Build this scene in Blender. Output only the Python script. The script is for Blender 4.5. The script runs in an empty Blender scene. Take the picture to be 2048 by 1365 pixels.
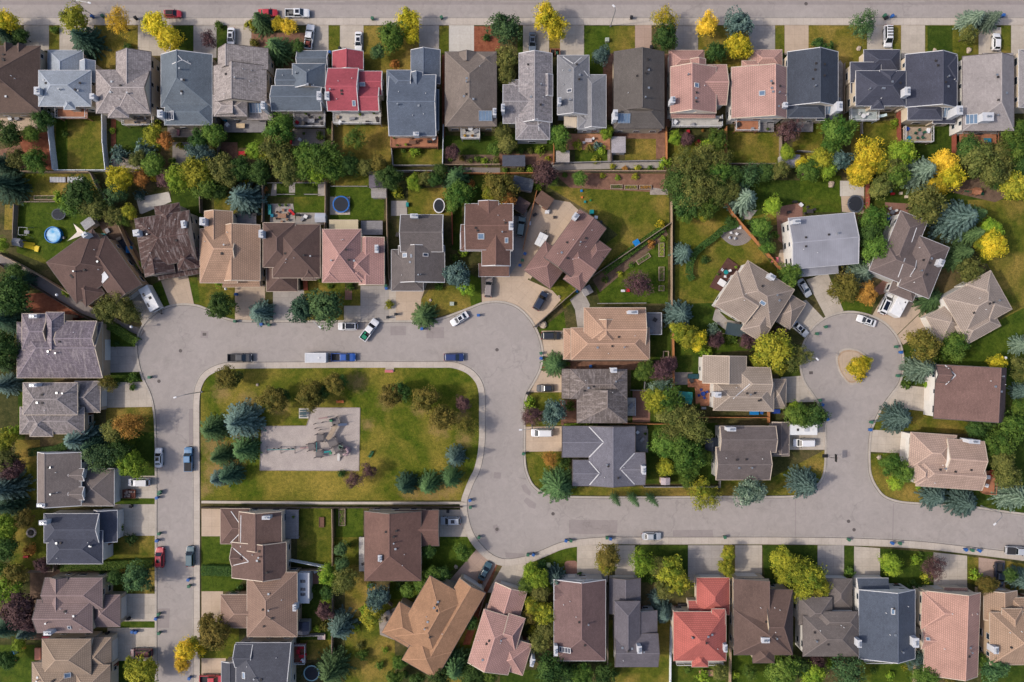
import bpy, bmesh, math, random
from mathutils import Vector, Matrix
R = math.radians
sc = bpy.context.scene
C = sc.collection
S = 0.12          # metres per photo pixel on the ground
HC = 165.0        # drone height above the ground

# ---------------------------------------------------------------- camera, sky, sun, exposure
cam = bpy.data.cameras.new('drone_camera')
cam.sensor_width = 36.0
cam.lens = 36.0 * HC / (2048 * S)
cam.clip_start = 1.0
cam.clip_end = 3000.0
cam_o = bpy.data.objects.new('drone_camera', cam)
C.objects.link(cam_o)
cam_o.location = (0, 0, HC)
sc.camera = cam_o

SUN_EL, SUN_DIR = 41.0, 187.0     # elevation; compass of the sun measured ccw from +x
world = bpy.data.worlds.new('World')
sc.world = world
world.use_nodes = True
nt = world.node_tree
nt.nodes.clear()
wo = nt.nodes.new('ShaderNodeOutputWorld')
bg = nt.nodes.new('ShaderNodeBackground')
sky = nt.nodes.new('ShaderNodeTexSky')
sky.sky_type = 'NISHITA'
sky.sun_disc = False
sky.sun_elevation = R(SUN_EL)
sky.sun_rotation = R(90.0 - SUN_DIR)
sky.altitude = 1000
sky.air_density = 0.8
sky.dust_density = 7.0
sky.ozone_density = 1.0
bg.inputs['Strength'].default_value = 0.15
nt.links.new(sky.outputs[0], bg.inputs[0])
nt.links.new(bg.outputs[0], wo.inputs[0])

sun = bpy.data.lights.new('sun', 'SUN')
sun.energy = 2.0
sun.angle = R(1.6)
sun.color = (1.0, 0.92, 0.80)
sun_o = bpy.data.objects.new('sun', sun)
C.objects.link(sun_o)
sd = Vector((math.cos(R(SUN_EL)) * math.cos(R(SUN_DIR)), math.cos(R(SUN_EL)) * math.sin(R(SUN_DIR)), math.sin(R(SUN_EL))))
sun_o.rotation_euler = sd.to_track_quat('Z', 'Y').to_euler()
sun_o.location = sd * 200

sc.view_settings.view_transform = 'Standard'
sc.view_settings.look = 'None'
sc.view_settings.gamma = 1.0
sc.view_settings.exposure = 0.78
sc.cycles.use_denoising = True
sc.cycles.max_bounces = 4
sc.cycles.diffuse_bounces = 2
sc.cycles.transparent_max_bounces = 4

# ---------------------------------------------------------------- helpers
K = 0.60
def lin(c):
    c /= 255.0
    return c / 12.92 if c <= 0.04045 else ((c + 0.055) / 1.055) ** 2.4
def col(rgb, k=1.0):
    return tuple(min(0.85, lin(x) * K * k) for x in rgb) + (1.0,)
def P(u, v, h=0.0):
    f = S * (HC - h) / HC
    return ((u - 1024.0) * f, (682.5 - v) * f)
def PV(u, v, h=0.0, z=None):
    x, y = P(u, v, h)
    return Vector((x, y, h if z is None else z))

class MB:
    """collects faces, builds one mesh object"""
    def __init__(self):
        self.v = []; self.f = []; self.m = []; self.uv = []
        self.M = Matrix.Identity(4)
    def face(self, pts, mat=0, uv=None):
        b = len(self.v)
        self.v += [tuple(self.M @ Vector(p)) for p in pts]
        self.f.append(tuple(range(b, b + len(pts))))
        self.m.append(mat)
        self.uv.append(uv if uv else [(p[0], p[1]) for p in pts])
    def box(self, x0, y0, z0, x1, y1, z1, mat=0, top=None, bottom=True):
        a, b, c, d = (x0, y0), (x1, y0), (x1, y1), (x0, y1)
        lo = [(p[0], p[1], z0) for p in (a, b, c, d)]
        hi = [(p[0], p[1], z1) for p in (a, b, c, d)]
        self.face(hi, mat if top is None else top)
        if bottom: self.face(lo[::-1], mat)
        for i in range(4):
            j = (i + 1) % 4
            L = math.hypot(lo[j][0] - lo[i][0], lo[j][1] - lo[i][1])
            self.face([lo[i], lo[j], hi[j], hi[i]], mat, [(0, z0), (L, z0), (L, z1), (0, z1)])
    def cbox(self, cx, cy, z0, sx, sy, sz, mat=0, top=None):
        self.box(cx - sx / 2, cy - sy / 2, z0, cx + sx / 2, cy + sy / 2, z0 + sz, mat, top)
    def prism(self, poly, z0, z1, mat=0, top=None):
        self.face([(p[0], p[1], z1) for p in poly], mat if top is None else top)
        self.face([(p[0], p[1], z0) for p in poly[::-1]], mat)
        n = len(poly)
        for i in range(n):
            j = (i + 1) % n
            self.face([(*poly[i], z0), (*poly[j], z0), (*poly[j], z1), (*poly[i], z1)], mat)
    def cyl(self, cx, cy, z0, r, h, n=10, mat=0, r2=None, top=None):
        r2 = r if r2 is None else r2
        lo = [(cx + r * math.cos(6.2832 * i / n), cy + r * math.sin(6.2832 * i / n), z0) for i in range(n)]
        hi = [(cx + r2 * math.cos(6.2832 * i / n), cy + r2 * math.sin(6.2832 * i / n), z0 + h) for i in range(n)]
        for i in range(n):
            j = (i + 1) % n
            self.face([lo[i], lo[j], hi[j], hi[i]], mat)
        self.face(hi, mat if top is None else top)
        self.face(lo[::-1], mat)
    def tube(self, pts, rad, n=6, mat=0):
        pts = [Vector(p) for p in pts]
        rads = rad if isinstance(rad, (list, tuple)) else [rad] * len(pts)
        rings = []
        for i, p in enumerate(pts):
            t = (pts[min(i + 1, len(pts) - 1)] - pts[max(i - 1, 0)]).normalized()
            a = t.cross(Vector((0, 0, 1)))
            if a.length < 1e-3: a = t.cross(Vector((1, 0, 0)))
            a.normalize(); b = t.cross(a)
            rings.append([p + (a * math.cos(6.2832 * k / n) + b * math.sin(6.2832 * k / n)) * rads[i] for k in range(n)])
        for i in range(len(rings) - 1):
            for k in range(n):
                l = (k + 1) % n
                self.face([rings[i][k], rings[i][l], rings[i + 1][l], rings[i + 1][k]], mat)
        self.face(rings[0][::-1], mat); self.face(rings[-1], mat)
    def bar(self, a, b, w, h, mat=0):
        """a straight bar from a to b, w wide and h tall, its top centre on the line"""
        a, b = Vector(a), Vector(b)
        t = b - a
        s = Vector((-t.y, t.x, 0))
        if s.length < 1e-6: s = Vector((1, 0, 0))
        s = s.normalized() * w / 2
        dz = Vector((0, 0, h))
        q = [a - s, a + s, b + s, b - s]
        lo = [p - dz for p in q]
        self.face([q[3], q[2], q[1], q[0]], mat); self.face(lo, mat)
        for i in range(4):
            j = (i + 1) % 4
            self.face([lo[j], lo[i], q[i], q[j]], mat)
    def build(self, name, mats, parent=None, smooth=False):
        me = bpy.data.meshes.new(name)
        me.from_pydata(self.v, [], self.f)
        for m in (mats if isinstance(mats, (list, tuple)) else [mats]): me.materials.append(m)
        me.polygons.foreach_set('material_index', self.m)
        ul = me.uv_layers.new(name='UVMap')
        flat = [c for f in self.uv for p in f for c in (p[0], p[1])]
        ul.data.foreach_set('uv', flat)
        if smooth: me.polygons.foreach_set('use_smooth', [True] * len(self.f))
        me.update()
        return link(name, me, parent)

def link(name, data, parent=None):
    o = bpy.data.objects.new(name, data)
    C.objects.link(o)
    if parent is not None: o.parent = parent
    return o
def tag(o, label=None, cat=None, group=None, kind=None):
    if label: o['label'] = label
    if cat: o['category'] = cat
    if group: o['group'] = group
    if kind: o['kind'] = kind
    return o
def empty(name, loc, rz=0.0):
    o = bpy.data.objects.new(name, None)
    o.empty_display_size = 0.3
    C.objects.link(o)
    o.location = loc; o.rotation_euler = (0, 0, rz)
    return o
KIDS = {}
def kids(o):
    return [c for c in o.children]
def copy_tree(o, parent=None, name=None):
    c = o.copy(); C.objects.link(c); c.parent = parent
    for ch in list(o.children): copy_tree(ch, c)
    return c
def crom(pts, n=6, closed=False):
    """smooth curve through pixel points"""
    out = []; N = len(pts)
    for i in range(N if closed else N - 1):
        p0 = pts[(i - 1) % N] if (closed or i > 0) else pts[0]
        p1 = pts[i]; p2 = pts[(i + 1) % N]
        p3 = pts[(i + 2) % N] if (closed or i + 2 < N) else pts[-1]
        for k in range(n):
            t = k / n
            out.append(tuple(0.5 * (2 * p1[a] + (p2[a] - p0[a]) * t + (2 * p0[a] - 5 * p1[a] + 4 * p2[a] - p3[a]) * t * t
                                    + (3 * p1[a] - p0[a] - 3 * p2[a] + p3[a]) * t ** 3) for a in (0, 1)))
    if not closed: out.append(tuple(pts[-1]))
    return out

# ---------------------------------------------------------------- materials
MATS = {}
class NT:
    def __init__(self, name):
        self.m = bpy.data.materials.new(name); self.m.use_nodes = True
        self.t = self.m.node_tree
        self.b = self.t.nodes['Principled BSDF']
        self.b.inputs['Specular IOR Level'].default_value = 0.25
    def n(self, typ, **kw):
        x = self.t.nodes.new(typ)
        for k, v in kw.items():
            if k in x.inputs: x.inputs[k].default_value = v
            else: setattr(x, k, v)
        return x
    def l(self, a, b): self.t.links.new(a, b)
    def noise(self, vec, scale, detail=3, rough=0.6, dist=0.0):
        x = self.n('ShaderNodeTexNoise')
        x.inputs['Scale'].default_value = scale; x.inputs['Detail'].default_value = detail
        x.inputs['Roughness'].default_value = rough; x.inputs['Distortion'].default_value = dist
        if vec is not None: self.l(vec, x.inputs['Vector'])
        return x.outputs['Fac']
    def ramp(self, fac, lo, hi):
        x = self.n('ShaderNodeMapRange'); x.inputs['From Min'].default_value = lo; x.inputs['From Max'].default_value = hi
        self.l(fac, x.inputs['Value'])
        return x.outputs['Result']
    def mix(self, fac, a, b, mode='MIX'):
        x = self.n('ShaderNodeMix'); x.data_type = 'RGBA'; x.blend_type = mode
        for s, i in ((fac, 0), (a, 6), (b, 7)):
            if isinstance(s, (tuple, list)): x.inputs[i].default_value = s
            elif isinstance(s, (int, float)): x.inputs[i].default_value = s
            else: self.l(s, x.inputs[i])
        return x.outputs[2]
    def math(self, op, a, b=0.5):
        x = self.n('ShaderNodeMath'); x.operation = op
        for s, i in ((a, 0), (b, 1)):
            if isinstance(s, (int, float)): x.inputs[i].default_value = s
            else: self.l(s, x.inputs[i])
        return x.outputs[0]
    def geo(self):
        return self.n('ShaderNodeNewGeometry').outputs['Position']
    def uv(self):
        return self.n('ShaderNodeUVMap').outputs[0]
    def obj(self):
        return self.n('ShaderNodeTexCoord').outputs['Object']
    def bump(self, fac, strength=0.3, dist=0.05):
        x = self.n('ShaderNodeBump'); x.inputs['Strength'].default_value = strength; x.inputs['Distance'].default_value = dist
        self.l(fac, x.inputs['Height']); self.l(x.outputs[0], self.b.inputs['Normal'])
    def out(self, c, rough=0.85, spec=None, metal=None):
        if isinstance(c, tuple): self.b.inputs['Base Color'].default_value = c
        else: self.l(c, self.b.inputs['Base Color'])
        self.b.inputs['Roughness'].default_value = rough
        if spec is not None: self.b.inputs['Specular IOR Level'].default_value = spec
        if metal is not None: self.b.inputs['Metallic'].default_value = metal
        return self.m

def plain(name, rgb, rough=0.6, var=0.12, scale=1.5, spec=None, metal=None):
    """a painted or moulded surface with slight unevenness"""
    if name in MATS: return MATS[name]
    t = NT(name)
    f = t.noise(t.obj(), scale, 4)
    c = t.mix(t.ramp(f, 0.3, 0.7), col(rgb, 1 - var), col(rgb, 1 + var))
    MATS[name] = t.out(c, rough, spec, metal)
    return MATS[name]
def two(name, a, b, scale=0.5, rough=0.9, bump=0.0, lo=0.35, hi=0.65, fine=6.0):
    if name in MATS: return MATS[name]
    t = NT(name)
    g = t.geo()
    f = t.noise(g, scale, 5)
    c = t.mix(t.ramp(f, lo, hi), col(a), col(b))
    f2 = t.noise(g, fine, 3)
    c = t.mix(t.ramp(f2, 0.25, 0.75), t.mix(1.0, c, (0.72, 0.72, 0.72, 1), 'MULTIPLY'), t.mix(1.0, c, (1.25, 1.25, 1.25, 1), 'MULTIPLY'))
    if bump: t.bump(f2, bump, 0.05)
    MATS[name] = t.out(c, rough)
    return MATS[name]

def grass_mat(name, g1, g2, dry, dry_amt=0.5, scale=0.12, worn=()):
    t = NT(name)
    g = t.geo()
    big = t.noise(g, scale, 4, 0.6, 0.4)
    c = t.mix(t.ramp(t.noise(g, 0.45, 4), 0.35, 0.68), col(g1), col(g2))
    th = 0.72 - 0.32 * dry_amt
    c = t.mix(t.ramp(big, th - 0.11, th + 0.13), c, col(dry))
    med = t.noise(g, 1.3, 4, 0.65)
    c = t.mix(t.ramp(med, 0.25, 0.75), t.mix(1.0, c, (0.58, 0.66, 0.58, 1), 'MULTIPLY'), t.mix(1.0, c, (1.40, 1.30, 1.2, 1), 'MULTIPLY'))
    fine = t.noise(g, 4.0, 4, 0.75)
    c = t.mix(t.ramp(fine, 0.28, 0.72), t.mix(1.0, c, (0.5, 0.55, 0.5, 1), 'MULTIPLY'), t.mix(1.0, c, (1.55, 1.48, 1.4, 1), 'MULTIPLY'))
    for u, v, r in worn:      # bare, needle-strewn ground round trees and along desire lines
        d = t.n('ShaderNodeVectorMath'); d.operation = 'DISTANCE'
        t.l(g, d.inputs[0]); d.inputs[1].default_value = (*P(u, v), 0)
        q = t.math('ADD', t.math('DIVIDE', d.outputs['Value'], r * S), t.math('MULTIPLY', t.noise(g, 0.8, 5, 0.7), 2.4))
        c = t.mix(t.math('MULTIPLY', t.ramp(q, 2.35, 1.35), 0.62), c, t.mix(t.ramp(fine, .3, .7), col((140, 112, 70)), col((184, 152, 106))))
    t.bump(fine, 0.5, 0.08)
    MATS[name] = t.out(c, 0.95, 0.1)
    return MATS[name]

def concrete_mat(name, rgb, joint=1.8, stain=0.14):
    t = NT(name)
    g = t.geo()
    c = t.mix(t.ramp(t.noise(g, 0.35, 5), 0.3, 0.7), col(rgb, 1 - stain), col(rgb, 1 + stain * 0.6))
    c = t.mix(t.ramp(t.noise(g, 2.2, 5, 0.7), 0.3, 0.7), t.mix(1.0, c, (0.90, 0.90, 0.90, 1), 'MULTIPLY'), t.mix(1.0, c, (1.07, 1.07, 1.06, 1), 'MULTIPLY'))
    st = t.noise(g, 0.9, 6, 0.75, 0.6)
    c = t.mix(t.ramp(st, 0.60, 0.78), c, t.mix(1.0, c, (0.78, 0.75, 0.72, 1), 'MULTIPLY'))
    br = t.n('ShaderNodeTexBrick'); br.offset = 0.0
    t.l(t.uv(), br.inputs['Vector'])
    br.inputs['Scale'].default_value = 1.0
    br.inputs['Brick Width'].default_value = joint; br.inputs['Row Height'].default_value = joint
    br.inputs['Mortar Size'].default_value = 0.028; br.inputs['Mortar Smooth'].default_value = 0.3
    br.inputs['Color1'].default_value = (1, 1, 1, 1); br.inputs['Color2'].default_value = (0.93, 0.93, 0.93, 1)
    br.inputs['Mortar'].default_value = (0.72, 0.70, 0.68, 1)
    c = t.mix(1.0, c, br.outputs['Color'], 'MULTIPLY')
    MATS[name] = t.out(c, 0.9)
    return MATS[name]

def asphalt_mat(name, rgb):
    t = NT(name)
    g = t.geo()
    c = t.mix(t.ramp(t.noise(g, 0.05, 4), 0.3, 0.7), col(rgb, 0.93), col(rgb, 1.06))
    c = t.mix(t.ramp(t.noise(g, 0.6, 5, 0.7, 1.0), 0.3, 0.75), t.mix(1.0, c, (0.89, 0.89, 0.89, 1), 'MULTIPLY'), t.mix(1.0, c, (1.08, 1.08, 1.08, 1), 'MULTIPLY'))
    c = t.mix(t.ramp(t.noise(g, 7, 2), 0.2, 0.8), t.mix(1.0, c, (0.92, 0.92, 0.92, 1), 'MULTIPLY'), t.mix(1.0, c, (1.07, 1.07, 1.07, 1), 'MULTIPLY'))
    # old crack sealing: thin wandering lines, only here and there
    vo = t.n('ShaderNodeTexVoronoi'); vo.feature = 'DISTANCE_TO_EDGE'; vo.inputs['Scale'].default_value = 0.07
    ds = t.n('ShaderNodeVectorMath'); ds.operation = 'ADD'
    nz = t.n('ShaderNodeTexNoise'); nz.inputs['Scale'].default_value = 0.35; nz.inputs['Detail'].default_value = 5
    t.l(g, nz.inputs['Vector'])
    sc_ = t.n('ShaderNodeVectorMath'); sc_.operation = 'SCALE'; sc_.inputs[3].default_value = 6.0
    t.l(nz.outputs['Color'], sc_.inputs[0]); t.l(g, ds.inputs[0]); t.l(sc_.outputs[0], ds.inputs[1])
    t.l(ds.outputs[0], vo.inputs['Vector'])
    line = t.ramp(vo.outputs['Distance'], 0.016, 0.004)
    line = t.math('MULTIPLY', line, t.ramp(t.noise(g, 0.06, 2), 0.5, 0.6))
    c = t.mix(t.math('MULTIPLY', line, 0.26), c, t.mix(1.0, c, (0.45, 0.45, 0.46, 1), 'MULTIPLY'))
    # oil and tyre smudges
    sm = t.ramp(t.noise(g, 0.22, 6, 0.75, 1.5), 0.56, 0.72)
    c = t.mix(t.math('MULTIPLY', sm, 0.85), c, t.mix(1.0, c, (0.80, 0.79, 0.79, 1), 'MULTIPLY'))
    MATS[name] = t.out(c, 0.92)
    return MATS[name]

def roof_mat(name, rgb, style):
    """style: 'a' asphalt shingle, 't' ribbed tile, 's' weathered shake, 'm' standing seam metal"""
    t = NT(name)
    uv = t.uv()
    g = t.geo()
    br = t.n('ShaderNodeTexBrick')
    t.l(uv, br.inputs['Vector'])
    br.inputs['Scale'].default_value = 1.0
    br.inputs['Color1'].default_value = (1, 1, 1, 1)
    br.inputs['Mortar Smooth'].default_value = 0.2
    fine = t.noise(g, {'a': 5.0, 't': 4.0, 's': 3.0, 'm': 3.0}[style], 4, 0.7)
    if style == 'a':
        bw, rh, c2, mo, ms = 0.55, 0.30, 0.84, 0.66, 0.02
        v0, v1 = 0.74, 1.28
    elif style == 't':
        bw, rh, c2, mo, ms = 0.40, 0.42, 0.93, 0.56, 0.055
        v0, v1 = 0.88, 1.12
    elif style == 's':
        bw, rh, c2, mo, ms = 0.38, 0.45, 0.64, 0.50, 0.03
        v0, v1 = 0.66, 1.40
    else:
        bw, rh, c2, mo, ms = 0.5, 60.0, 0.97, 0.80, 0.02
        v0, v1 = 0.96, 1.04
    br.inputs['Brick Width'].default_value = bw; br.inputs['Row Height'].default_value = rh
    br.inputs['Mortar Size'].default_value = ms
    br.inputs['Color2'].default_value = (c2, c2, c2, 1); br.inputs['Mortar'].default_value = (mo, mo, mo, 1)
    big = t.noise(g, 0.25, 4)
    c = t.mix(t.ramp(big, 0.3, 0.7), col(rgb, 0.86), col(rgb, 1.12))
    c = t.mix(t.ramp(fine, 0.28, 0.72), t.mix(1.0, c, (v0, v0, v0, 1), 'MULTIPLY'), t.mix(1.0, c, (v1, v1, v1, 1), 'MULTIPLY'))
    c = t.mix(1.0, c, br.outputs['Color'], 'MULTIPLY')
    if style == 's':      # silver weathering streaks down the slope
        mp = t.n('ShaderNodeMapping'); mp.inputs['Scale'].default_value = (1.0, 0.16, 1.0); t.l(uv, mp.inputs['Vector'])
        st = t.noise(mp.outputs[0], 1.6, 5, 0.7)
        c = t.mix(t.math('MULTIPLY', t.ramp(st, 0.50, 0.72), 0.6), c, col((198, 186, 184), 1.0))
    mp = t.n('ShaderNodeMapping'); mp.inputs['Scale'].default_value = (1.0, 0.10, 1.0); t.l(uv, mp.inputs['Vector'])
    st = t.noise(mp.outputs[0], 0.8, 4, 0.7)
    c = t.mix(t.math('MULTIPLY', t.ramp(st, 0.55, 0.8), 0.35), c, t.mix(1.0, c, (0.74, 0.73, 0.72, 1), 'MULTIPLY'))
    if style != 'm':
        t.bump(br.outputs['Fac'], -0.35 if style != 't' else -0.6, 0.04)
    return t.out(c, 0.85 if style != 'm' else 0.5, 0.2)
def roofm(rgb, style):
    key = 'roof_%s_%d_%d_%d' % ((style,) + tuple(rgb))
    if key not in MATS: MATS[key] = roof_mat(key, rgb, style)
    return MATS[key]

def glass_mat(name, rgb=(46, 58, 70)):
    if name in MATS: return MATS[name]
    t = NT(name)
    f = t.noise(t.obj(), 0.8, 2)
    c = t.mix(f, col(rgb, 0.7), col(rgb, 1.3))
    MATS[name] = t.out(c, 0.06, 0.6)
    return MATS[name]
def paint_mat(name, rgb):
    if name in MATS: return MATS[name]
    t = NT(name)
    f = t.noise(t.obj(), 3.0, 3)
    c = t.mix(f, col(rgb, 0.94), col(rgb, 1.06))
    m = t.out(c, 0.32, 0.5)
    t.b.inputs['Coat Weight'].default_value = 0.6
    t.b.inputs['Coat Roughness'].default_value = 0.08
    MATS[name] = m
    return m
def leaf_mat(name, a, b, trans=0.25, k=1.25):
    t = NT(name)
    at = t.n('ShaderNodeAttribute'); at.attribute_name = 'tint'
    rnd = t.n('ShaderNodeObjectInfo').outputs['Random']
    c = t.mix(at.outputs['Fac'], col(a, k), col(b, k))
    hs = t.n('ShaderNodeHueSaturation')
    hs.inputs['Saturation'].default_value = 0.95
    t.l(t.ramp(rnd, -0.6, 1.4), hs.inputs['Fac'])
    v = t.n('ShaderNodeMapRange'); v.inputs['To Min'].default_value = 0.74; v.inputs['To Max'].default_value = 1.22
    t.l(rnd, v.inputs['Value']); t.l(v.outputs[0], hs.inputs['Value'])
    hs.inputs['Fac'].default_value = 1.0
    hu = t.n('ShaderNodeMapRange'); hu.inputs['To Min'].default_value = 0.492; hu.inputs['To Max'].default_value = 0.516
    t.l(t.math('FRACT', t.math('MULTIPLY', rnd, 7.31), 0), hu.inputs['Value']); t.l(hu.outputs[0], hs.inputs['Hue'])
    for lk in list(t.t.links):
        if lk.to_node == hs and lk.to_socket.name == 'Fac': t.t.links.remove(lk)
    t.l(c, hs.inputs['Color'])
    t.out(hs.outputs[0], 0.75, 0.15)
    tr = t.n('ShaderNodeBsdfTranslucent'); t.l(hs.outputs[0], tr.inputs['Color'])
    mx = t.n('ShaderNodeMixShader'); mx.inputs[0].default_value = trans
    o = t.t.nodes['Material Output']
    t.l(t.b.outputs[0], mx.inputs[1]); t.l(tr.outputs[0], mx.inputs[2]); t.l(mx.outputs[0], o.inputs['Surface'])
    return t.m
# ---------------------------------------------------------------- setting materials
GROUND = grass_mat('rough_garden_ground', (60, 66, 36), (84, 84, 52), (118, 102, 78), 0.45, 0.10)
LAWN = {
    'lush': grass_mat('lush_lawn', (60, 82, 22), (86, 102, 34), (128, 118, 54), 0.15, 0.09),
    'mix': grass_mat('mixed_lawn', (78, 90, 28), (108, 110, 42), (152, 130, 70), 0.5, 0.10),
    'dry': grass_mat('dry_lawn', (106, 104, 40), (130, 118, 54), (164, 138, 80), 0.55, 0.10),
    'dark': grass_mat('shaded_lawn', (50, 72, 22), (72, 88, 32), (104, 102, 48), 0.18, 0.10),  # darker green, the shade over the yards put into the grass colour
    'park': grass_mat('park_lawn', (70, 90, 22), (104, 110, 38), (150, 134, 64), 0.52, 0.075, [(425, 885, 36), (455, 925, 40), (430, 945, 30), (490, 870, 30), (495, 805, 26), (445, 785, 22), (560, 812, 24), (625, 805, 20), (715, 765, 22), (775, 800, 22), (840, 815, 20), (880, 855, 24), (925, 835, 18), (930, 880, 20), (860, 990, 36), (900, 975, 26), (820, 985, 22), (735, 850, 14), (410, 980, 16)]),
}
CONC = concrete_mat('pale_concrete', (202, 190, 176), 1.9)
CONCW = concrete_mat('new_white_concrete', (214, 207, 198), 2.6, 0.06)
CONCT = concrete_mat('tan_concrete', (204, 182, 160), 2.4, 0.09)
CONCG = concrete_mat('grey_concrete', (178, 170, 164), 1.9)
CONCP = concrete_mat('pink_aggregate', (186, 160, 145), 2.2, 0.05)
WALK = concrete_mat('sidewalk_concrete', (205, 193, 181), 1.6, 0.10)
PAVER = concrete_mat('grey_pavers', (150, 142, 138), 0.45, 0.12)
BRICKP = concrete_mat('red_brick_pavers', (158, 118, 104), 0.4, 0.12)
ASPH = asphalt_mat('weathered_asphalt', (174, 165, 160))
ASPHD = asphalt_mat('patched_asphalt', (160, 150, 147))
ASPHX = asphalt_mat('lane_asphalt', (142, 132, 128))
SOIL = two('garden_soil', (104, 84, 70), (132, 108, 90), 0.8, 0.95, 0.6)
MULCH = two('red_mulch', (130, 72, 50), (158, 98, 72), 1.2, 0.95, 0.7)
BARK = two('brown_bark_mulch', (122, 88, 72), (150, 112, 92), 1.0, 0.95, 0.7)
GRAVEL = two('park_gravel', (180, 168, 162), (196, 184, 176), 0.4, 0.95, 0.5)
ROCK = two('garden_gravel', (150, 140, 132), (178, 166, 156), 1.0, 0.95, 0.8)
STAINT = two('terracotta_slab', (176, 124, 92), (200, 148, 116), 0.8, 0.9)

NSHEET = [0]
def sheet(name, poly, z, mat, h=None, kind='structure'):
    """flat sheet traced on the ground, in photo pixels"""
    NSHEET[0] += 1
    z = z + (NSHEET[0] % 37) * 0.0001
    pts = [Vector((*P(u, v), z)) for u, v in poly]
    L, a = max(((pts[(i + 1) % len(pts)] - pts[i]).length, i) for i in range(len(pts)))
    d = (pts[(a + 1) % len(pts)] - pts[a]).normalized()
    o = pts[a]
    uv = [((p - o).dot(d) + 0.02, (p - o).dot(Vector((-d.y, d.x, 0))) + 0.02) for p in pts]
    m = MB()
    if sum(pts[i].x * pts[(i + 1) % len(pts)].y - pts[(i + 1) % len(pts)].x * pts[i].y for i in range(len(pts))) < 0:
        pts = pts[::-1]; uv = uv[::-1]
    m.face(pts, 0, uv)
    ob = m.build(name, mat)
    bm = bmesh.new(); bm.from_mesh(ob.data)
    bmesh.ops.triangulate(bm, faces=bm.faces[:]); bm.to_mesh(ob.data); bm.free()
    tag(ob, kind=kind)
    return ob
def rect(x0, y0, x1, y1): return [(x0, y0), (x1, y0), (x1, y1), (x0, y1)]
def ribbon(name, line, w, z0, z1, mat, kind='structure'):
    """raised strip along a pixel line; w in pixels to the left of travel as seen in the photo"""
    pts = [Vector((*P(u, v), 0)) for u, v in line]
    wm = w * S
    n = len(pts); off = []
    for i in range(n):
        t = (pts[min(i + 1, n - 1)] - pts[max(i - 1, 0)]).normalized()
        off.append(pts[i] + Vector((-t.y, t.x, 0)) * wm)
    m = MB(); L = 0
    up = lambda p, z: (p.x, p.y, z)
    for i in range(n - 1):
        l2 = L + (pts[i + 1] - pts[i]).length
        q = [pts[i], pts[i + 1], off[i + 1], off[i]]
        uv = [(L, 0.1), (l2, 0.1), (l2, abs(wm) + .1), (L, abs(wm) + .1)]
        if wm < 0: q = q[::-1]; uv = uv[::-1]
        m.face([up(p, z1) for p in q], 0, uv)
        for a, b in ((pts[i], pts[i + 1]), (off[i + 1], off[i])):
            if wm < 0: a, b = b, a
            m.face([up(a, z0), up(b, z0), up(b, z1), up(a, z1)], 0)
        L = l2
    return tag(m.build(name, mat), kind=kind)

# ---------------------------------------------------------------- ground
m = MB()
G_ = 900
m.face([(-G_, -G_, 0), (G_, -G_, 0), (G_, G_, 0), (-G_, G_, 0)])
tag(m.build('ground', GROUND), kind='structure')

# ---------------------------------------------------------------- roads
sheet('road', [(-700, -260), (2750, -260), (2750, 37), (-700, 37)], 0.02, ASPH)
outer_left = crom([(314, 1500), (314, 1365), (314, 1100), (314, 950), (313, 860), (309, 815), (301, 785), (287, 755), (278, 722), (275, 690), (282, 662), (300, 637), (330, 618), (362, 611), (395, 614), (420, 624), (448, 638), (480, 644), (560, 645), (700, 645), (820, 645), (862, 643), (887, 638), (915, 628), (941, 618), (968, 608), (1000, 606), (1031, 615), (1056, 637), (1072, 663), (1081, 690), (1083, 715), (1078, 740), (1067, 762), (1056, 781), (1050, 796), (1047, 820), (1047, 860), (1047, 909), (1049, 935), (1055, 955), (1066, 974), (1086, 988), (1120, 995), (1200, 997), (1320, 997), (1450, 996), (1560, 996), (1600, 993), (1625, 981), (1643, 963), (1651, 940), (1653, 900), (1652, 860), (1648, 832), (1638, 806), (1626, 787), (1610, 763), (1603, 735), (1604, 705), (1615, 675), (1632, 652), (1660, 634), (1697, 626), (1735, 632), (1768, 648), (1792, 675), (1803, 707), (1804, 738), (1797, 766), (1780, 790), (1764, 812), (1750, 838), (1741, 860), (1737, 890), (1737, 935), (1742, 958), (1752, 977), (1768, 995), (1800, 1006), (1851, 1010), (1934, 1015), (1990, 1023), (2060, 1032), (2200, 1050)], 4)
inner_south = crom([(2200, 1130), (2048, 1108), (1934, 1094), (1831, 1083), (1700, 1077), (1560, 1075), (1400, 1075), (1280, 1075), (1209, 1075), (1150, 1080), (1120, 1086), (1095, 1096), (1067, 1108), (1037, 1116), (1006, 1118), (981, 1107), (958, 1084), (944, 1060), (936, 1030), (934, 1005), (940, 985), (949, 963), (959, 943), (966, 915), (970, 878), (970, 830), (970, 794), (966, 770), (956, 752), (938, 736), (908, 725), (870, 724), (700, 724), (560, 725), (470, 726), (440, 729), (412, 742), (396, 762), (388, 792), (387, 850), (388, 1000), (388, 1200), (388, 1365), (388, 1500)], 4)
sheet('road', outer_left + inner_south, 0.02, ASPH)

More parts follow.
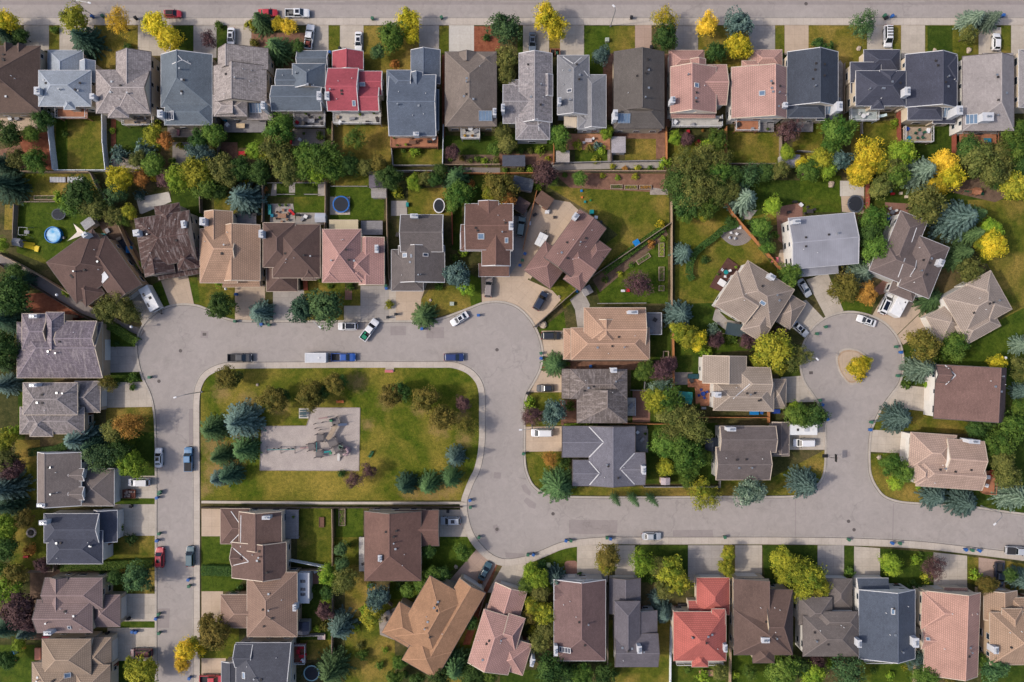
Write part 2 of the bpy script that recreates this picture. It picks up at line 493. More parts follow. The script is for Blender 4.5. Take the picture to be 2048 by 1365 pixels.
# sidewalks beside the roads (raised kerb step)
KH = 0.13
ribbon('sidewalk', [(-700, 37), (2750, 37)], -14, 0.0, KH, WALK)
si = inner_south
a0 = min(range(len(si)), key=lambda i: abs(si[i][0] - 2200) + abs(si[i][1] - 1130))
a1 = min(range(len(si)), key=lambda i: abs(si[i][0] - 934) + abs(si[i][1] - 1005))
ribbon('sidewalk', si[a0:a1 + 1], 14, 0.0, KH, WALK)
a2 = min(range(len(si)), key=lambda i: abs(si[i][0] - 949) + abs(si[i][1] - 963))
ribbon('sidewalk', si[a1:], 12, 0.0, KH, WALK)
KERB = concrete_mat('kerb_concrete', (196, 186, 175), 3.0)
ribbon('kerb', outer_left, 4, 0.0, KH, KERB)
# gutter pans and darker seams
tag(ribbon('gutter_pan', outer_left, -3.5, 0.0, 0.027, CONCG), kind='structure')
ribbon('gutter_pan', si, -3.5, 0.0, 0.0275, CONCG)
ribbon('gutter_pan', [(-700, 37), (2750, 37)], 3.5, 0.0, 0.027, CONCG)
SEAM = plain('gutter_seam', (110, 102, 98), .95)
ribbon('gutter_seam', outer_left, -.9, 0.0, 0.0285, SEAM); ribbon('gutter_seam', si, -.9, 0.0, 0.0286, SEAM); ribbon('gutter_seam', [(-700, 37), (2750, 37)], .9, 0.0, 0.0285, SEAM)
# kerb of the far side of the top road
ribbon('kerb', [(-700, 1), (2750, 1)], 4, 0.0, KH, KERB)

# roundabout island
isl = crom([(1672, 722), (1674, 708), (1684, 699), (1700, 697), (1718, 701), (1734, 714), (1737, 735), (1727, 753), (1712, 768), (1700, 770), (1690, 762), (1678, 744)], 5, True)
def shrink(poly, f):
    cx = sum(p[0] for p in poly) / len(poly); cy = sum(p[1] for p in poly) / len(poly)
    return [(cx + (p[0] - cx) * f, cy + (p[1] - cy) * f) for p in poly]
m = MB(); m.prism([P(*p) for p in isl][::-1], 0.0, 0.14); tag(m.build('island_kerb', KERB), kind='structure')
m = MB(); m.prism([P(*p) for p in shrink(isl, 0.90)][::-1], 0.1, 0.16); tag(m.build('island_border', two('island_border', (178, 150, 124), (192, 168, 142), 1.0)), kind='structure')
m = MB(); m.prism([P(*p) for p in shrink(isl, 0.80)][::-1], 0.1, 0.18); tag(m.build('island_paving', CONCT), kind='structure')

# darker asphalt repairs and long seams
for pl in ([(1138, 1040), (1235, 1041), (1234, 1067), (1182, 1069), (1138, 1067)], [(1166, 1058), (1233, 1057), (1233, 1067), (1166, 1068)], [(781, 653), (812, 653), (812, 671), (781, 671)], [(853, 655), (888, 655), (888, 677), (853, 677)],
           [(1042, 972), (1050, 968), (1062, 985), (1060, 992), (1048, 984)], [(1047, 1002), (1053, 995), (1073, 1008), (1070, 1018), (1058, 1015)], [(988, 944), (1002, 946), (1001, 958), (987, 957)], [(310, 1218), (340, 1217), (338, 1256), (316, 1256)],
           [(313, 828), (320, 828), (319, 852), (313, 852)], [(378, 818), (387, 818), (387, 890), (378, 890)], [(1346, 1061), (1425, 1060), (1427, 1075), (1346, 1073)], [(985, 1052), (994, 1049), (1001, 1060), (992, 1068)],
           [(402, 662), (417, 663), (416, 677), (401, 676)], [(1691, 904), (1700, 903), (1701, 913), (1692, 914)], [(1010, 1105), (1050, 1108), (1048, 1117), (1012, 1116)], [(1590, 1000), (1592, 1000), (1592, 1072), (1590, 1072)], [(1786, 1008), (1788, 1008), (1786, 1084), (1784, 1084)],
           [(318, 11), (345, 11), (345, 15), (318, 15)], [(1318, 3), (1344, 3), (1343, 15), (1318, 14)]):
    sheet('asphalt_patch', pl, 0.0265, ASPHD)
sheet('asphalt_patch', [(-300, 3), (2350, 3), (2350, 10), (-300, 10)], 0.0265, ASPHD)
for x0, x1 in ((560, 690), (1000, 1120), (1700, 1850)):
    sheet('asphalt_patch', [(x0, 3.2), (x1, 3.2), (x1, 5.2), (x0, 5.2)], 0.031, ASPH)

# lanes and paths
sheet('footpath', [(-60, 470), (0, 507), (33, 523), (92, 556), (154, 592), (195, 617), (245, 645), (292, 662), (283, 673), (240, 655), (190, 638), (164, 628), (108, 594), (46, 556), (0, 527), (-60, 492)], 0.02, ASPHX)
sheet('footpath', [(1103, 326), (1330, 323), (1330, 336), (1103, 341)], 0.02, CONCG)
sheet('footpath', [(895, 335), (1000, 336), (1000, 346), (895, 345)], 0.02, PAVER)
ribbon('footpath', [(403, 1002), (640, 1004), (925, 1004)], -5, 0.0, 0.06, WALK)

# ---------------------------------------------------------------- park
park = [(402, 1001), (402, 792)] + crom([(402, 792), (407, 768), (420, 750), (440, 740), (468, 737), (560, 736), (700, 735), (870, 735), (903, 735), (928, 743), (946, 758), (955, 776), (958, 800), (958, 881), (954, 917), (944, 948), (930, 985), (924, 1001)], 4)
sheet('park_lawn', park, 0.012, LAWN['park'])
gpad = [(523, 853), (613, 852), (618, 837), (620, 816), (720, 816), (718, 942), (520, 941)]
sheet('playground_gravel', gpad, 0.02, GRAVEL)
m = MB()
for i in range(len(gpad)):
    a, b = gpad[i], gpad[(i + 1) % len(gpad)]
    m.bar(PV(*a, 0, 0.10 + i * .002), PV(*b, 0, 0.10 + i * .002), 0.16, 0.12)
tag(m.build('gravel_edging', two('timber_edge', (150, 138, 124), (170, 158, 146), 1.0)), kind='structure')

# ---------------------------------------------------------------- lawns
for k, pl in [
    ('mix', rect(98, 50, 119, 99)), ('dry', rect(188, 50, 276, 150)), ('dark', rect(346, 50, 387, 112)), ('dark', rect(433, 52, 455, 98)), ('mix', rect(657, 50, 680, 104)),
    ('dry', rect(727, 52, 838, 145)), ('mix', rect(878, 52, 898, 125)), ('dark', rect(1035, 52, 1046, 110)), ('dry', rect(1098, 52, 1120, 96)), ('lush', rect(1168, 52, 1219, 175)), ('mix', rect(1219, 52, 1270, 106)),
    ('dry', rect(1396, 50, 1498, 135)), ('mix', rect(1550, 50, 1569, 106)), ('dry', rect(1617, 50, 1734, 150)), ('mix', rect(1785, 50, 1802, 114)), ('mix', rect(1850, 50, 1957, 125)), ('mix', rect(2002, 48, 2022, 114)),
    ('dark', rect(1855, 52, 1905, 108)),
    ('mix', [(105, 232), (212, 232), (218, 343), (112, 343)]), ('lush', rect(112, 238, 135, 340)), ('dark', rect(222, 240, 322, 305)), ('dark', rect(460, 262, 528, 296)), ('dry', rect(668, 250, 782, 340)), ('mix', rect(788, 298, 886, 334)),
    ('dark', rect(888, 272, 998, 312)), ('dark', rect(1003, 268, 1106, 302)), ('lush', rect(1150, 296, 1218, 328)), ('mix', rect(1250, 274, 1312, 320)), ('mix', rect(1334, 286, 1448, 328)), ('mix', rect(1452, 262, 1558, 330)),
    ('mix', rect(1585, 245, 1645, 332)), ('mix', rect(1702, 242, 1796, 305)), ('dark', rect(1800, 286, 1906, 318)), ('dark', rect(1862, 246, 1906, 300)),
    ('mix', [(45, 348), (188, 348), (214, 395), (150, 400), (40, 390)]), ('lush', [(42, 405), (215, 400), (200, 440), (150, 480), (95, 530), (33, 505), (36, 440)]), ('dry', [(10, 410), (36, 410), (34, 460), (8, 460)]),
    ('dark', rect(342, 366, 404, 545)), ('mix', rect(428, 388, 526, 440)), ('dark', rect(545, 366, 650, 395)), ('lush', rect(588, 394, 652, 427)), ('lush', rect(660, 372, 768, 440)), ('mix', rect(662, 352, 740, 372)), ('mix', rect(816, 376, 902, 432)),
    ('dark', rect(905, 340, 1000, 410)), ('dark', rect(905, 410, 924, 500)), ('mix', [(1092, 372), (1338, 382), (1338, 445), (1165, 562), (1130, 545), (1236, 470), (1180, 425)]), ('lush', [(1190, 572), (1336, 452), (1336, 608), (1200, 606)]),
    ('mix', [(1350, 400), (1452, 412), (1556, 545), (1560, 575), (1440, 610), (1350, 608)]), ('dark', [(1462, 360), (1690, 362), (1690, 400), (1560, 420), (1480, 440)]), ('lush', rect(1600, 352, 1682, 425)),
    ('dark', [(1735, 350), (2060, 360), (2060, 420), (1900, 425), (1740, 425)]), ('mix', [(1935, 400), (2060, 400), (2060, 720), (1925, 700), (2022, 622), (1965, 545)]), ('lush', [(1905, 690), (2060, 610), (2060, 740), (1880, 730)]),
    ('dark', [(1350, 608), (1440, 606), (1520, 690), (1600, 690), (1600, 755), (1560, 760), (1540, 700), (1405, 705), (1405, 800), (1350, 780)]), ('lush', [(1360, 690), (1480, 675), (1500, 700), (1360, 712)]),
    ('dark', [(208, 744), (286, 742), (292, 766), (208, 770)]), ('lush', [(205, 660), (220, 640), (278, 684), (276, 694), (210, 694)]), ('mix', rect(212, 815, 309, 875)), ('dark', rect(160, 865, 309, 952)), ('mix', [(215, 1060), (310, 1058), (311, 1128), (200, 1128)]),
    ('mix', rect(226, 1135, 311, 1188)), ('lush', rect(236, 1243, 311, 1256)), ('lush', rect(230, 996, 311, 1009)), ('dark', rect(215, 1322, 313, 1380)), ('mix', rect(20, 1020, 92, 1140)), ('dark', rect(36, 760, 50, 890)), ('mix', rect(30, 880, 80, 1000)), ('lush', rect(0, 1290, 70, 1380)),
    ('lush', rect(403, 1073, 470, 1140)), ('lush', [(403, 1130), (500, 1140), (470, 1183), (403, 1183)]), ('mix', rect(594, 1016, 664, 1132)), ('lush', rect(672, 1014, 726, 1080)), ('mix', rect(668, 1075, 740, 1185)), ('dry', rect(690, 1130, 750, 1240)), ('dark', rect(600, 1150, 664, 1290)), ('dry', rect(600, 1280, 664, 1320)),
    ('mix', rect(690, 1240, 790, 1380)), ('mix', rect(403, 1255, 478, 1318)), ('lush', [(842, 1085), (880, 1074), (935, 1074), (952, 1099), (930, 1128), (905, 1140), (850, 1195), (780, 1200), (780, 1165)]), ('mix', [(760, 1180), (830, 1200), (770, 1262), (740, 1250)]),
    ('lush', [(1052, 1130), (1085, 1118), (1120, 1101), (1154, 1093), (1154, 1165), (1040, 1210)]), ('dark', rect(1270, 1091, 1376, 1165)), ('mix', rect(1447, 1091, 1470, 1158)), ('dark', [(1524, 1091), (1635, 1091), (1635, 1165), (1530, 1160)]), ('dark', rect(1688, 1093, 1708, 1150)),
    ('dark', [(1760, 1097), (1867, 1105), (1867, 1180), (1760, 1165)]), ('mix', [(1934, 1113), (1957, 1116), (1957, 1172), (1934, 1166)]), ('dry', [(2010, 1122), (2060, 1130), (2060, 1180), (2010, 1180)]), ('mix', rect(1215, 1240, 1340, 1380)), ('lush', rect(1342, 1330, 1452, 1380)), ('lush', rect(1455, 1300, 1570, 1380)),
    ('lush', rect(1720, 1320, 1832, 1380)), ('dark', rect(1962, 1330, 2060, 1380)), ('dark', rect(1000, 1340, 1100, 1380)), ('mix', rect(880, 1200, 960, 1380)),
    ('lush', [(1640, 552), (1668, 560), (1748, 606), (1742, 628), (1706, 622), (1688, 622)]), ('dark', [(1806, 690), (1900, 690), (1880, 730), (1870, 775), (1800, 768)]), ('mix', [(1748, 842), (1770, 815), (1868, 826), (1935, 845), (1935, 868), (1746, 860)]),
    ('mix', [(1740, 908), (1818, 906), (1850, 985), (1850, 1006), (1802, 1002), (1772, 992), (1756, 975), (1744, 950)]), ('dark', [(1850, 975), (1990, 980), (2060, 1000), (2060, 1028), (1990, 1019), (1850, 1006)]), ('dark', rect(2012, 720, 2060, 990)), ('dark', rect(1960, 850, 2030, 985)),
    ('mix', [(1062, 786), (1124, 784), (1140, 850), (1052, 853)]), ('mix', [(1051, 905), (1124, 902), (1148, 975), (1435, 972), (1435, 992), (1120, 991), (1090, 984), (1070, 970), (1059, 952)]), ('mix', [(1440, 962), (1540, 958), (1654, 898), (1651, 936), (1641, 960), (1622, 978), (1598, 990), (1440, 992)]),
    ('lush', [(1076, 664), (1128, 622), (1132, 660)]), ('dark', rect(1262, 655, 1342, 845)), ('dark', rect(1290, 846, 1435, 968)), ('mix', [(858, 580), (962, 560), (962, 606), (912, 624), (862, 638), (842, 642), (842, 600)]), ('lush', [(935, 545), (962, 560), (962, 606), (942, 612)]),
    ('mix', [(388, 560), (470, 575), (470, 640), (448, 632), (420, 620), (390, 610)]), ('lush', [(376, 555), (394, 555), (400, 605), (388, 607)]), ('mix', rect(608, 560, 690, 642)), ('mix', rect(685, 580, 721, 642)), ('lush', [(288, 578), (322, 562), (342, 615), (322, 620)]),
    ('mix', [(1048, 600), (1120, 560), (1185, 575), (1128, 618), (1118, 600)]), ('mix', rect(1480, 395, 1560, 450)),
]:
    sheet('lawn', pl, 0.008, LAWN[k])

# ---------------------------------------------------------------- beds, gravel and paving
for nm, pl, mt in [
    ('mulch_bed', [(35, 275), (104, 262), (108, 340), (60, 340)], MULCH), ('mulch_bed', [(0, 300), (40, 290), (55, 338), (0, 340)], BARK), ('mulch_bed', [(52, 588), (110, 585), (168, 635), (120, 650), (50, 630)], MULCH),
    ('mulch_bed', rect(948, 53, 1000, 108), MULCH), ('mulch_bed', [(1106, 346), (1330, 348), (1335, 386), (1140, 376)], BARK), ('mulch_bed', [(503, 66), (612, 66), (612, 102), (503, 104)], BARK), ('mulch_bed', rect(1228, 258, 1330, 278), BARK), ('mulch_bed', rect(1312, 276, 1330, 318), BARK),
    ('mulch_bed', [(1083, 712), (1128, 722), (1128, 742), (1080, 740)], MULCH), ('mulch_bed', [(965, 1178), (990, 1120), (997, 1124), (975, 1185), (940, 1290), (925, 1290)], MULCH), ('mulch_bed', rect(1128, 720, 1300, 740), BARK), ('mulch_bed', [(1120, 800), (1160, 800), (1160, 850), (1122, 850)], BARK),
    ('mulch_bed', rect(884, 110, 890, 275), MULCH), ('mulch_bed', rect(1206, 108, 1228, 240), BARK), ('mulch_bed', rect(1330, 108, 1340, 255), BARK), ('mulch_bed', rect(222, 238, 232, 340), MULCH), ('soil_bed', rect(555, 340, 650, 366), SOIL), ('soil_bed', rect(890, 310, 990, 332), SOIL),
    ('soil_bed', rect(998, 308, 1106, 330), BARK), ('soil_bed', [(1185, 560), (1330, 455), (1336, 470), (1200, 585)], SOIL), ('soil_bed', rect(1128, 268, 1220, 300), STAINT), ('soil_bed', [(1860, 375), (2060, 335), (2060, 372), (1990, 405)], SOIL), ('soil_bed', rect(440, 285, 475, 330), BARK), ('soil_bed', rect(60, 1140, 120, 1280), SOIL),
    ('patio', rect(0, 228, 75, 262), CONCT), ('patio', rect(335, 250, 402, 275), PAVER), ('patio', rect(345, 285, 400, 330), PAVER), ('patio', [(540, 408), (586, 408), (592, 446), (540, 446)], CONCG), ('patio', rect(592, 426, 652, 450), CONCG), ('patio', rect(660, 394, 700, 430), CONC),
    ('patio', rect(782, 402, 814, 432), CONCG), ('patio', [(1022, 445), (1056, 425), (1072, 395), (1110, 400), (1140, 405), (1178, 440), (1120, 480), (1060, 560), (1035, 520)], CONCT), ('patio', [(1012, 440), (1055, 420), (1045, 520), (1015, 560)], CONCG),
    ('patio', [(1680, 362), (1728, 362), (1728, 393), (1680, 393)], CONCW), ('patio', [(1682, 393), (1728, 393), (1727, 428), (1684, 424)], CONCT), ('patio', [(1552, 415), (1605, 405), (1605, 440), (1575, 440), (1580, 500), (1556, 480)], BRICKP), ('patio', [(1560, 500), (1580, 500), (1582, 535), (1552, 535)], CONCT),
    ('patio', crom([(1440, 470), (1455, 455), (1478, 452), (1500, 462), (1502, 478), (1485, 490), (1462, 490)], 5, True), PAVER), ('patio', [(1478, 425), (1515, 420), (1500, 440), (1485, 438)], CONCG), ('patio', rect(688, 612, 722, 644), CONC), ('patio', rect(690, 575, 704, 600), BRICKP),
    ('patio', [(272, 396), (337, 384), (342, 404), (280, 428)], CONCW), ('patio', [(1140, 600), (1165, 580), (1180, 610), (1165, 660), (1155, 655), (1150, 620)], CONCG), ('patio', rect(584, 258, 650, 292), PAVER), ('patio', [(195, 445), (240, 440), (290, 530), (260, 550), (215, 480)], SOIL), ('patio', [(230, 482), (250, 470), (268, 488), (245, 506)], two('slate_slab', (58, 60, 70), (74, 76, 86), 1.0)),
    ('patio', rect(1270, 858, 1296, 905), CONCG), ('patio', rect(1345, 745, 1385, 770), PAVER), ('patio', [(1770, 405), (1822, 408), (1835, 440), (1770, 440)], BRICKP), ('patio', [(757, 1232), (800, 1210), (815, 1290), (760, 1270)], ROCK), ('patio', rect(1265, 780, 1300, 845), BRICKP), ('patio', [(1448, 610), (1440, 625), (1455, 640), (1480, 645), (1480, 670), (1450, 660), (1425, 640), (1430, 620)], CONCG),
    ('patio', [(1775, 553), (1810, 545), (1800, 580), (1760, 590), (1745, 580)], BRICKP), ('patio', [(1300, 375), (1336, 380), (1336, 390), (1300, 390)], ROCK), ('patio', [(545, 368), (553, 368), (553, 392), (541, 392)], CONCG), ('patio', rect(636, 368, 652, 392), CONCG), ('patio', rect(578, 366, 590, 386), CONCG),
    ('patio', crom([(1130, 1125), (1145, 1122), (1154, 1126), (1154, 1155), (1140, 1158), (1132, 1145)], 4, True), BRICKP), ('patio', rect(1215, 300, 1226, 326), ROCK), ('patio', [(1640, 185), (1680, 120), (1686, 128), (1686, 228), (1678, 228)], ROCK),
    ('patio', rect(560, 580, 608, 590), CONC), ('patio', rect(612, 1140, 640, 1168), BRICKP), ('patio', [(225, 300), (285, 310), (280, 340), (225, 335)], ROCK),
]:
    sheet(nm, pl, 0.014, mt)

# ---------------------------------------------------------------- driveways
for pl, mt in [
    (rect(48, 51, 98, 102), CONC), (rect(119, 51, 188, 110), CONC), (rect(276, 51, 346, 112), CONC), (rect(387, 51, 433, 116), CONCG), (rect(455, 51, 503, 110), CONC), (rect(612, 51, 657, 110), CONC), (rect(680, 51, 727, 110), CONC), (rect(838, 51, 878, 112), CONCG),
    (rect(898, 51, 948, 112), CONCW), (rect(1046, 51, 1098, 115), CONC), (rect(1120, 51, 1168, 118), CONC), (rect(1270, 51, 1303, 112), CONCP), (rect(1350, 51, 1396, 110), CONCG), (rect(1498, 51, 1550, 110), CONCG), (rect(1569, 51, 1617, 110), CONCT), (rect(1734, 51, 1785, 114), CONC), (rect(1802, 51, 1850, 118), CONC), (rect(1957, 55, 2002, 118), CONC), (rect(2022, 51, 2070, 112), CONC),
    ([(260, 592), (290, 578), (322, 622), (300, 645), (287, 655)], CONC), ([(322, 562), (376, 552), (388, 609), (342, 617)], CONCT), (rect(470, 570, 530, 643), CONCT), (rect(546, 580, 606, 643), CONCG), (rect(721, 572, 778, 643), CONCG), (rect(778, 560, 792, 643), CONC), ([(792, 578), (855, 565), (842, 600), (842, 643), (792, 643)], CONCT),
    ([(962, 548), (1018, 552), (1040, 520), (1062, 550), (1045, 575), (1012, 604), (990, 604), (964, 606)], CONCT), ([(1045, 555), (1105, 582), (1122, 600), (1072, 658), (1056, 634), (1032, 613), (1012, 605)], CONCT), ([(1083, 662), (1130, 662), (1130, 714), (1087, 714)], CONCT), ([(1082, 742), (1126, 742), (1126, 785), (1060, 785)], CONCT), ([(1051, 854), (1126, 853), (1126, 903), (1051, 904)], CONCT),
    ([(1612, 560), (1655, 545), (1687, 622), (1652, 636)], CONC), ([(1580, 612), (1612, 600), (1650, 640), (1630, 650), (1615, 668), (1578, 655)], CONC), ([(1768, 590), (1845, 600), (1845, 620), (1792, 672), (1768, 645), (1744, 632)], CONCT), ([(1845, 622), (1875, 645), (1806, 690), (1794, 672)], CONCT), ([(1562, 755), (1604, 752), (1622, 785), (1632, 804), (1562, 806)], CONC), (rect(1572, 846, 1650, 900), CONC),
    ([(1782, 792), (1800, 770), (1872, 777), (1870, 826), (1758, 812)], CONC), ([(1744, 860), (1818, 864), (1818, 908), (1739, 904)], CONC), ([(205, 694), (275, 694), (279, 720), (284, 744), (205, 746)], CONCG), ([(200, 766), (292, 764), (304, 790), (309, 814), (205, 816)], CONC), (rect(220, 952, 312, 997), CONC), (rect(226, 1009, 312, 1072), CONC), (rect(236, 1188, 312, 1243), CONC), (rect(215, 1256, 312, 1322), CONC),
    (rect(403, 1018, 446, 1073), CONCT), (rect(403, 1183, 446, 1244), CONCT), (rect(403, 1317, 452, 1400), CONCT), ([(875, 1020), (925, 1020), (924, 1040), (934, 1074), (875, 1074)], CONC), ([(900, 1160), (952, 1100), (970, 1116), (994, 1127), (960, 1195)], CONCP), ([(1006, 1130), (1052, 1128), (1040, 1195), (975, 1185)], CONC), (rect(1154, 1091, 1216, 1165), CONC), (rect(1230, 1091, 1270, 1165), CONC),
    (rect(1376, 1091, 1447, 1165), CONCG), (rect(1470, 1091, 1524, 1160), CONC), (rect(1635, 1091, 1688, 1165), CONCG), ([(1708, 1093), (1760, 1097), (1760, 1165), (1708, 1165)], CONC), ([(1867, 1105), (1934, 1112), (1934, 1185), (1867, 1185)], CONC), ([(1957, 1115), (2010, 1122), (2010, 1180), (1957, 1180)], CONCP),
    ([(920, 1165), (900, 1160), (880, 1168), (890, 1180)], CONC),
]:
    sheet('driveway', pl, 0.022, mt)
# ---------------------------------------------------------------- houses
WALLC = {'cream': (226, 210, 188), 'beige': (206, 188, 164), 'white': (232, 228, 222), 'tan': (196, 170, 142), 'grey': (188, 186, 184), 'pinkish': (224, 196, 180), 'blue': (166, 178, 190), 'brick': (176, 128, 106)}
def wallm(k):
    nm = 'siding_' + k
    if nm in MATS: return MATS[nm]
    t = NT(nm)
    br = t.n('ShaderNodeTexBrick'); t.l(t.uv(), br.inputs['Vector']); br.offset = 0.37
    br.inputs['Scale'].default_value = 1.0; br.inputs['Brick Width'].default_value = 3.6 if k != 'brick' else 0.24; br.inputs['Row Height'].default_value = 0.2 if k != 'brick' else 0.08
    br.inputs['Mortar Size'].default_value = 0.012
    br.inputs['Color1'].default_value = (1, 1, 1, 1); br.inputs['Color2'].default_value = (.96, .96, .96, 1); br.inputs['Mortar'].default_value = (.7, .69, .68, 1)
    f = t.noise(t.geo(), 0.7, 4)
    c = t.mix(t.ramp(f, 0.3, 0.7), col(WALLC[k], 0.92), col(WALLC[k], 1.05))
    c = t.mix(1.0, c, br.outputs['Color'], 'MULTIPLY')
    MATS[nm] = t.out(c, 0.85)
    return MATS[nm]
TRIM = plain('white_trim', (216, 215, 216), 0.5, 0.05)
TRIMD = plain('dark_trim', (96, 88, 84), 0.5, 0.08)
TRIMB = plain('beige_trim', (214, 196, 176), 0.5, 0.06)
CHIMW = plain('chimney_white', (206, 208, 214), 0.7, 0.06)
METAL = plain('galvanised_metal', (190, 194, 198), 0.35, 0.12, 1.5, 0.5, 0.7)
VENTD = plain('dark_vent', (56, 52, 52), 0.7)
PIPEW = plain('white_vent_pipe', (238, 238, 238), 0.5, 0.04)
WGLASS = glass_mat('window_glass')
SKYG = glass_mat('skylight_glass', (112, 134, 158))
SKYD = glass_mat('dark_skylight_glass', (50, 58, 76))
GDOOR = plain('garage_door_white', (228, 222, 214), 0.6, 0.04)
FDOOR = plain('front_door', (120, 70, 52), 0.5)
WOODD = {}
def deckm(name, rgb):
    key = 'deck_' + name
    if key in MATS: return MATS[key]
    t = NT(key)
    br = t.n('ShaderNodeTexBrick'); t.l(t.uv(), br.inputs['Vector']); br.offset = 0.41
    br.inputs['Scale'].default_value = 1.0; br.inputs['Brick Width'].default_value = 3.2; br.inputs['Row Height'].default_value = 0.28
    br.inputs['Mortar Size'].default_value = 0.03
    br.inputs['Color1'].default_value = (1, 1, 1, 1); br.inputs['Color2'].default_value = (.82, .82, .82, 1); br.inputs['Mortar'].default_value = (.45, .44, .43, 1)
    f = t.noise(t.geo(), 1.2, 5)
    c = t.mix(t.ramp(f, 0.3, 0.7), col(rgb, 0.85), col(rgb, 1.1))
    c = t.mix(1.0, c, br.outputs['Color'], 'MULTIPLY')
    MATS[key] = t.out(c, 0.8)
    return MATS[key]
DECKS = {'wood': deckm('cedar', (196, 134, 102)), 'grey': deckm('grey', (158, 154, 156)), 'brown': deckm('brown', (104, 70, 62)), 'white': deckm('pale', (214, 210, 204)), 'tan': deckm('tan', (188, 168, 146)), 'green': deckm('mint', (196, 206, 206)), 'red': deckm('red', (150, 92, 74))}

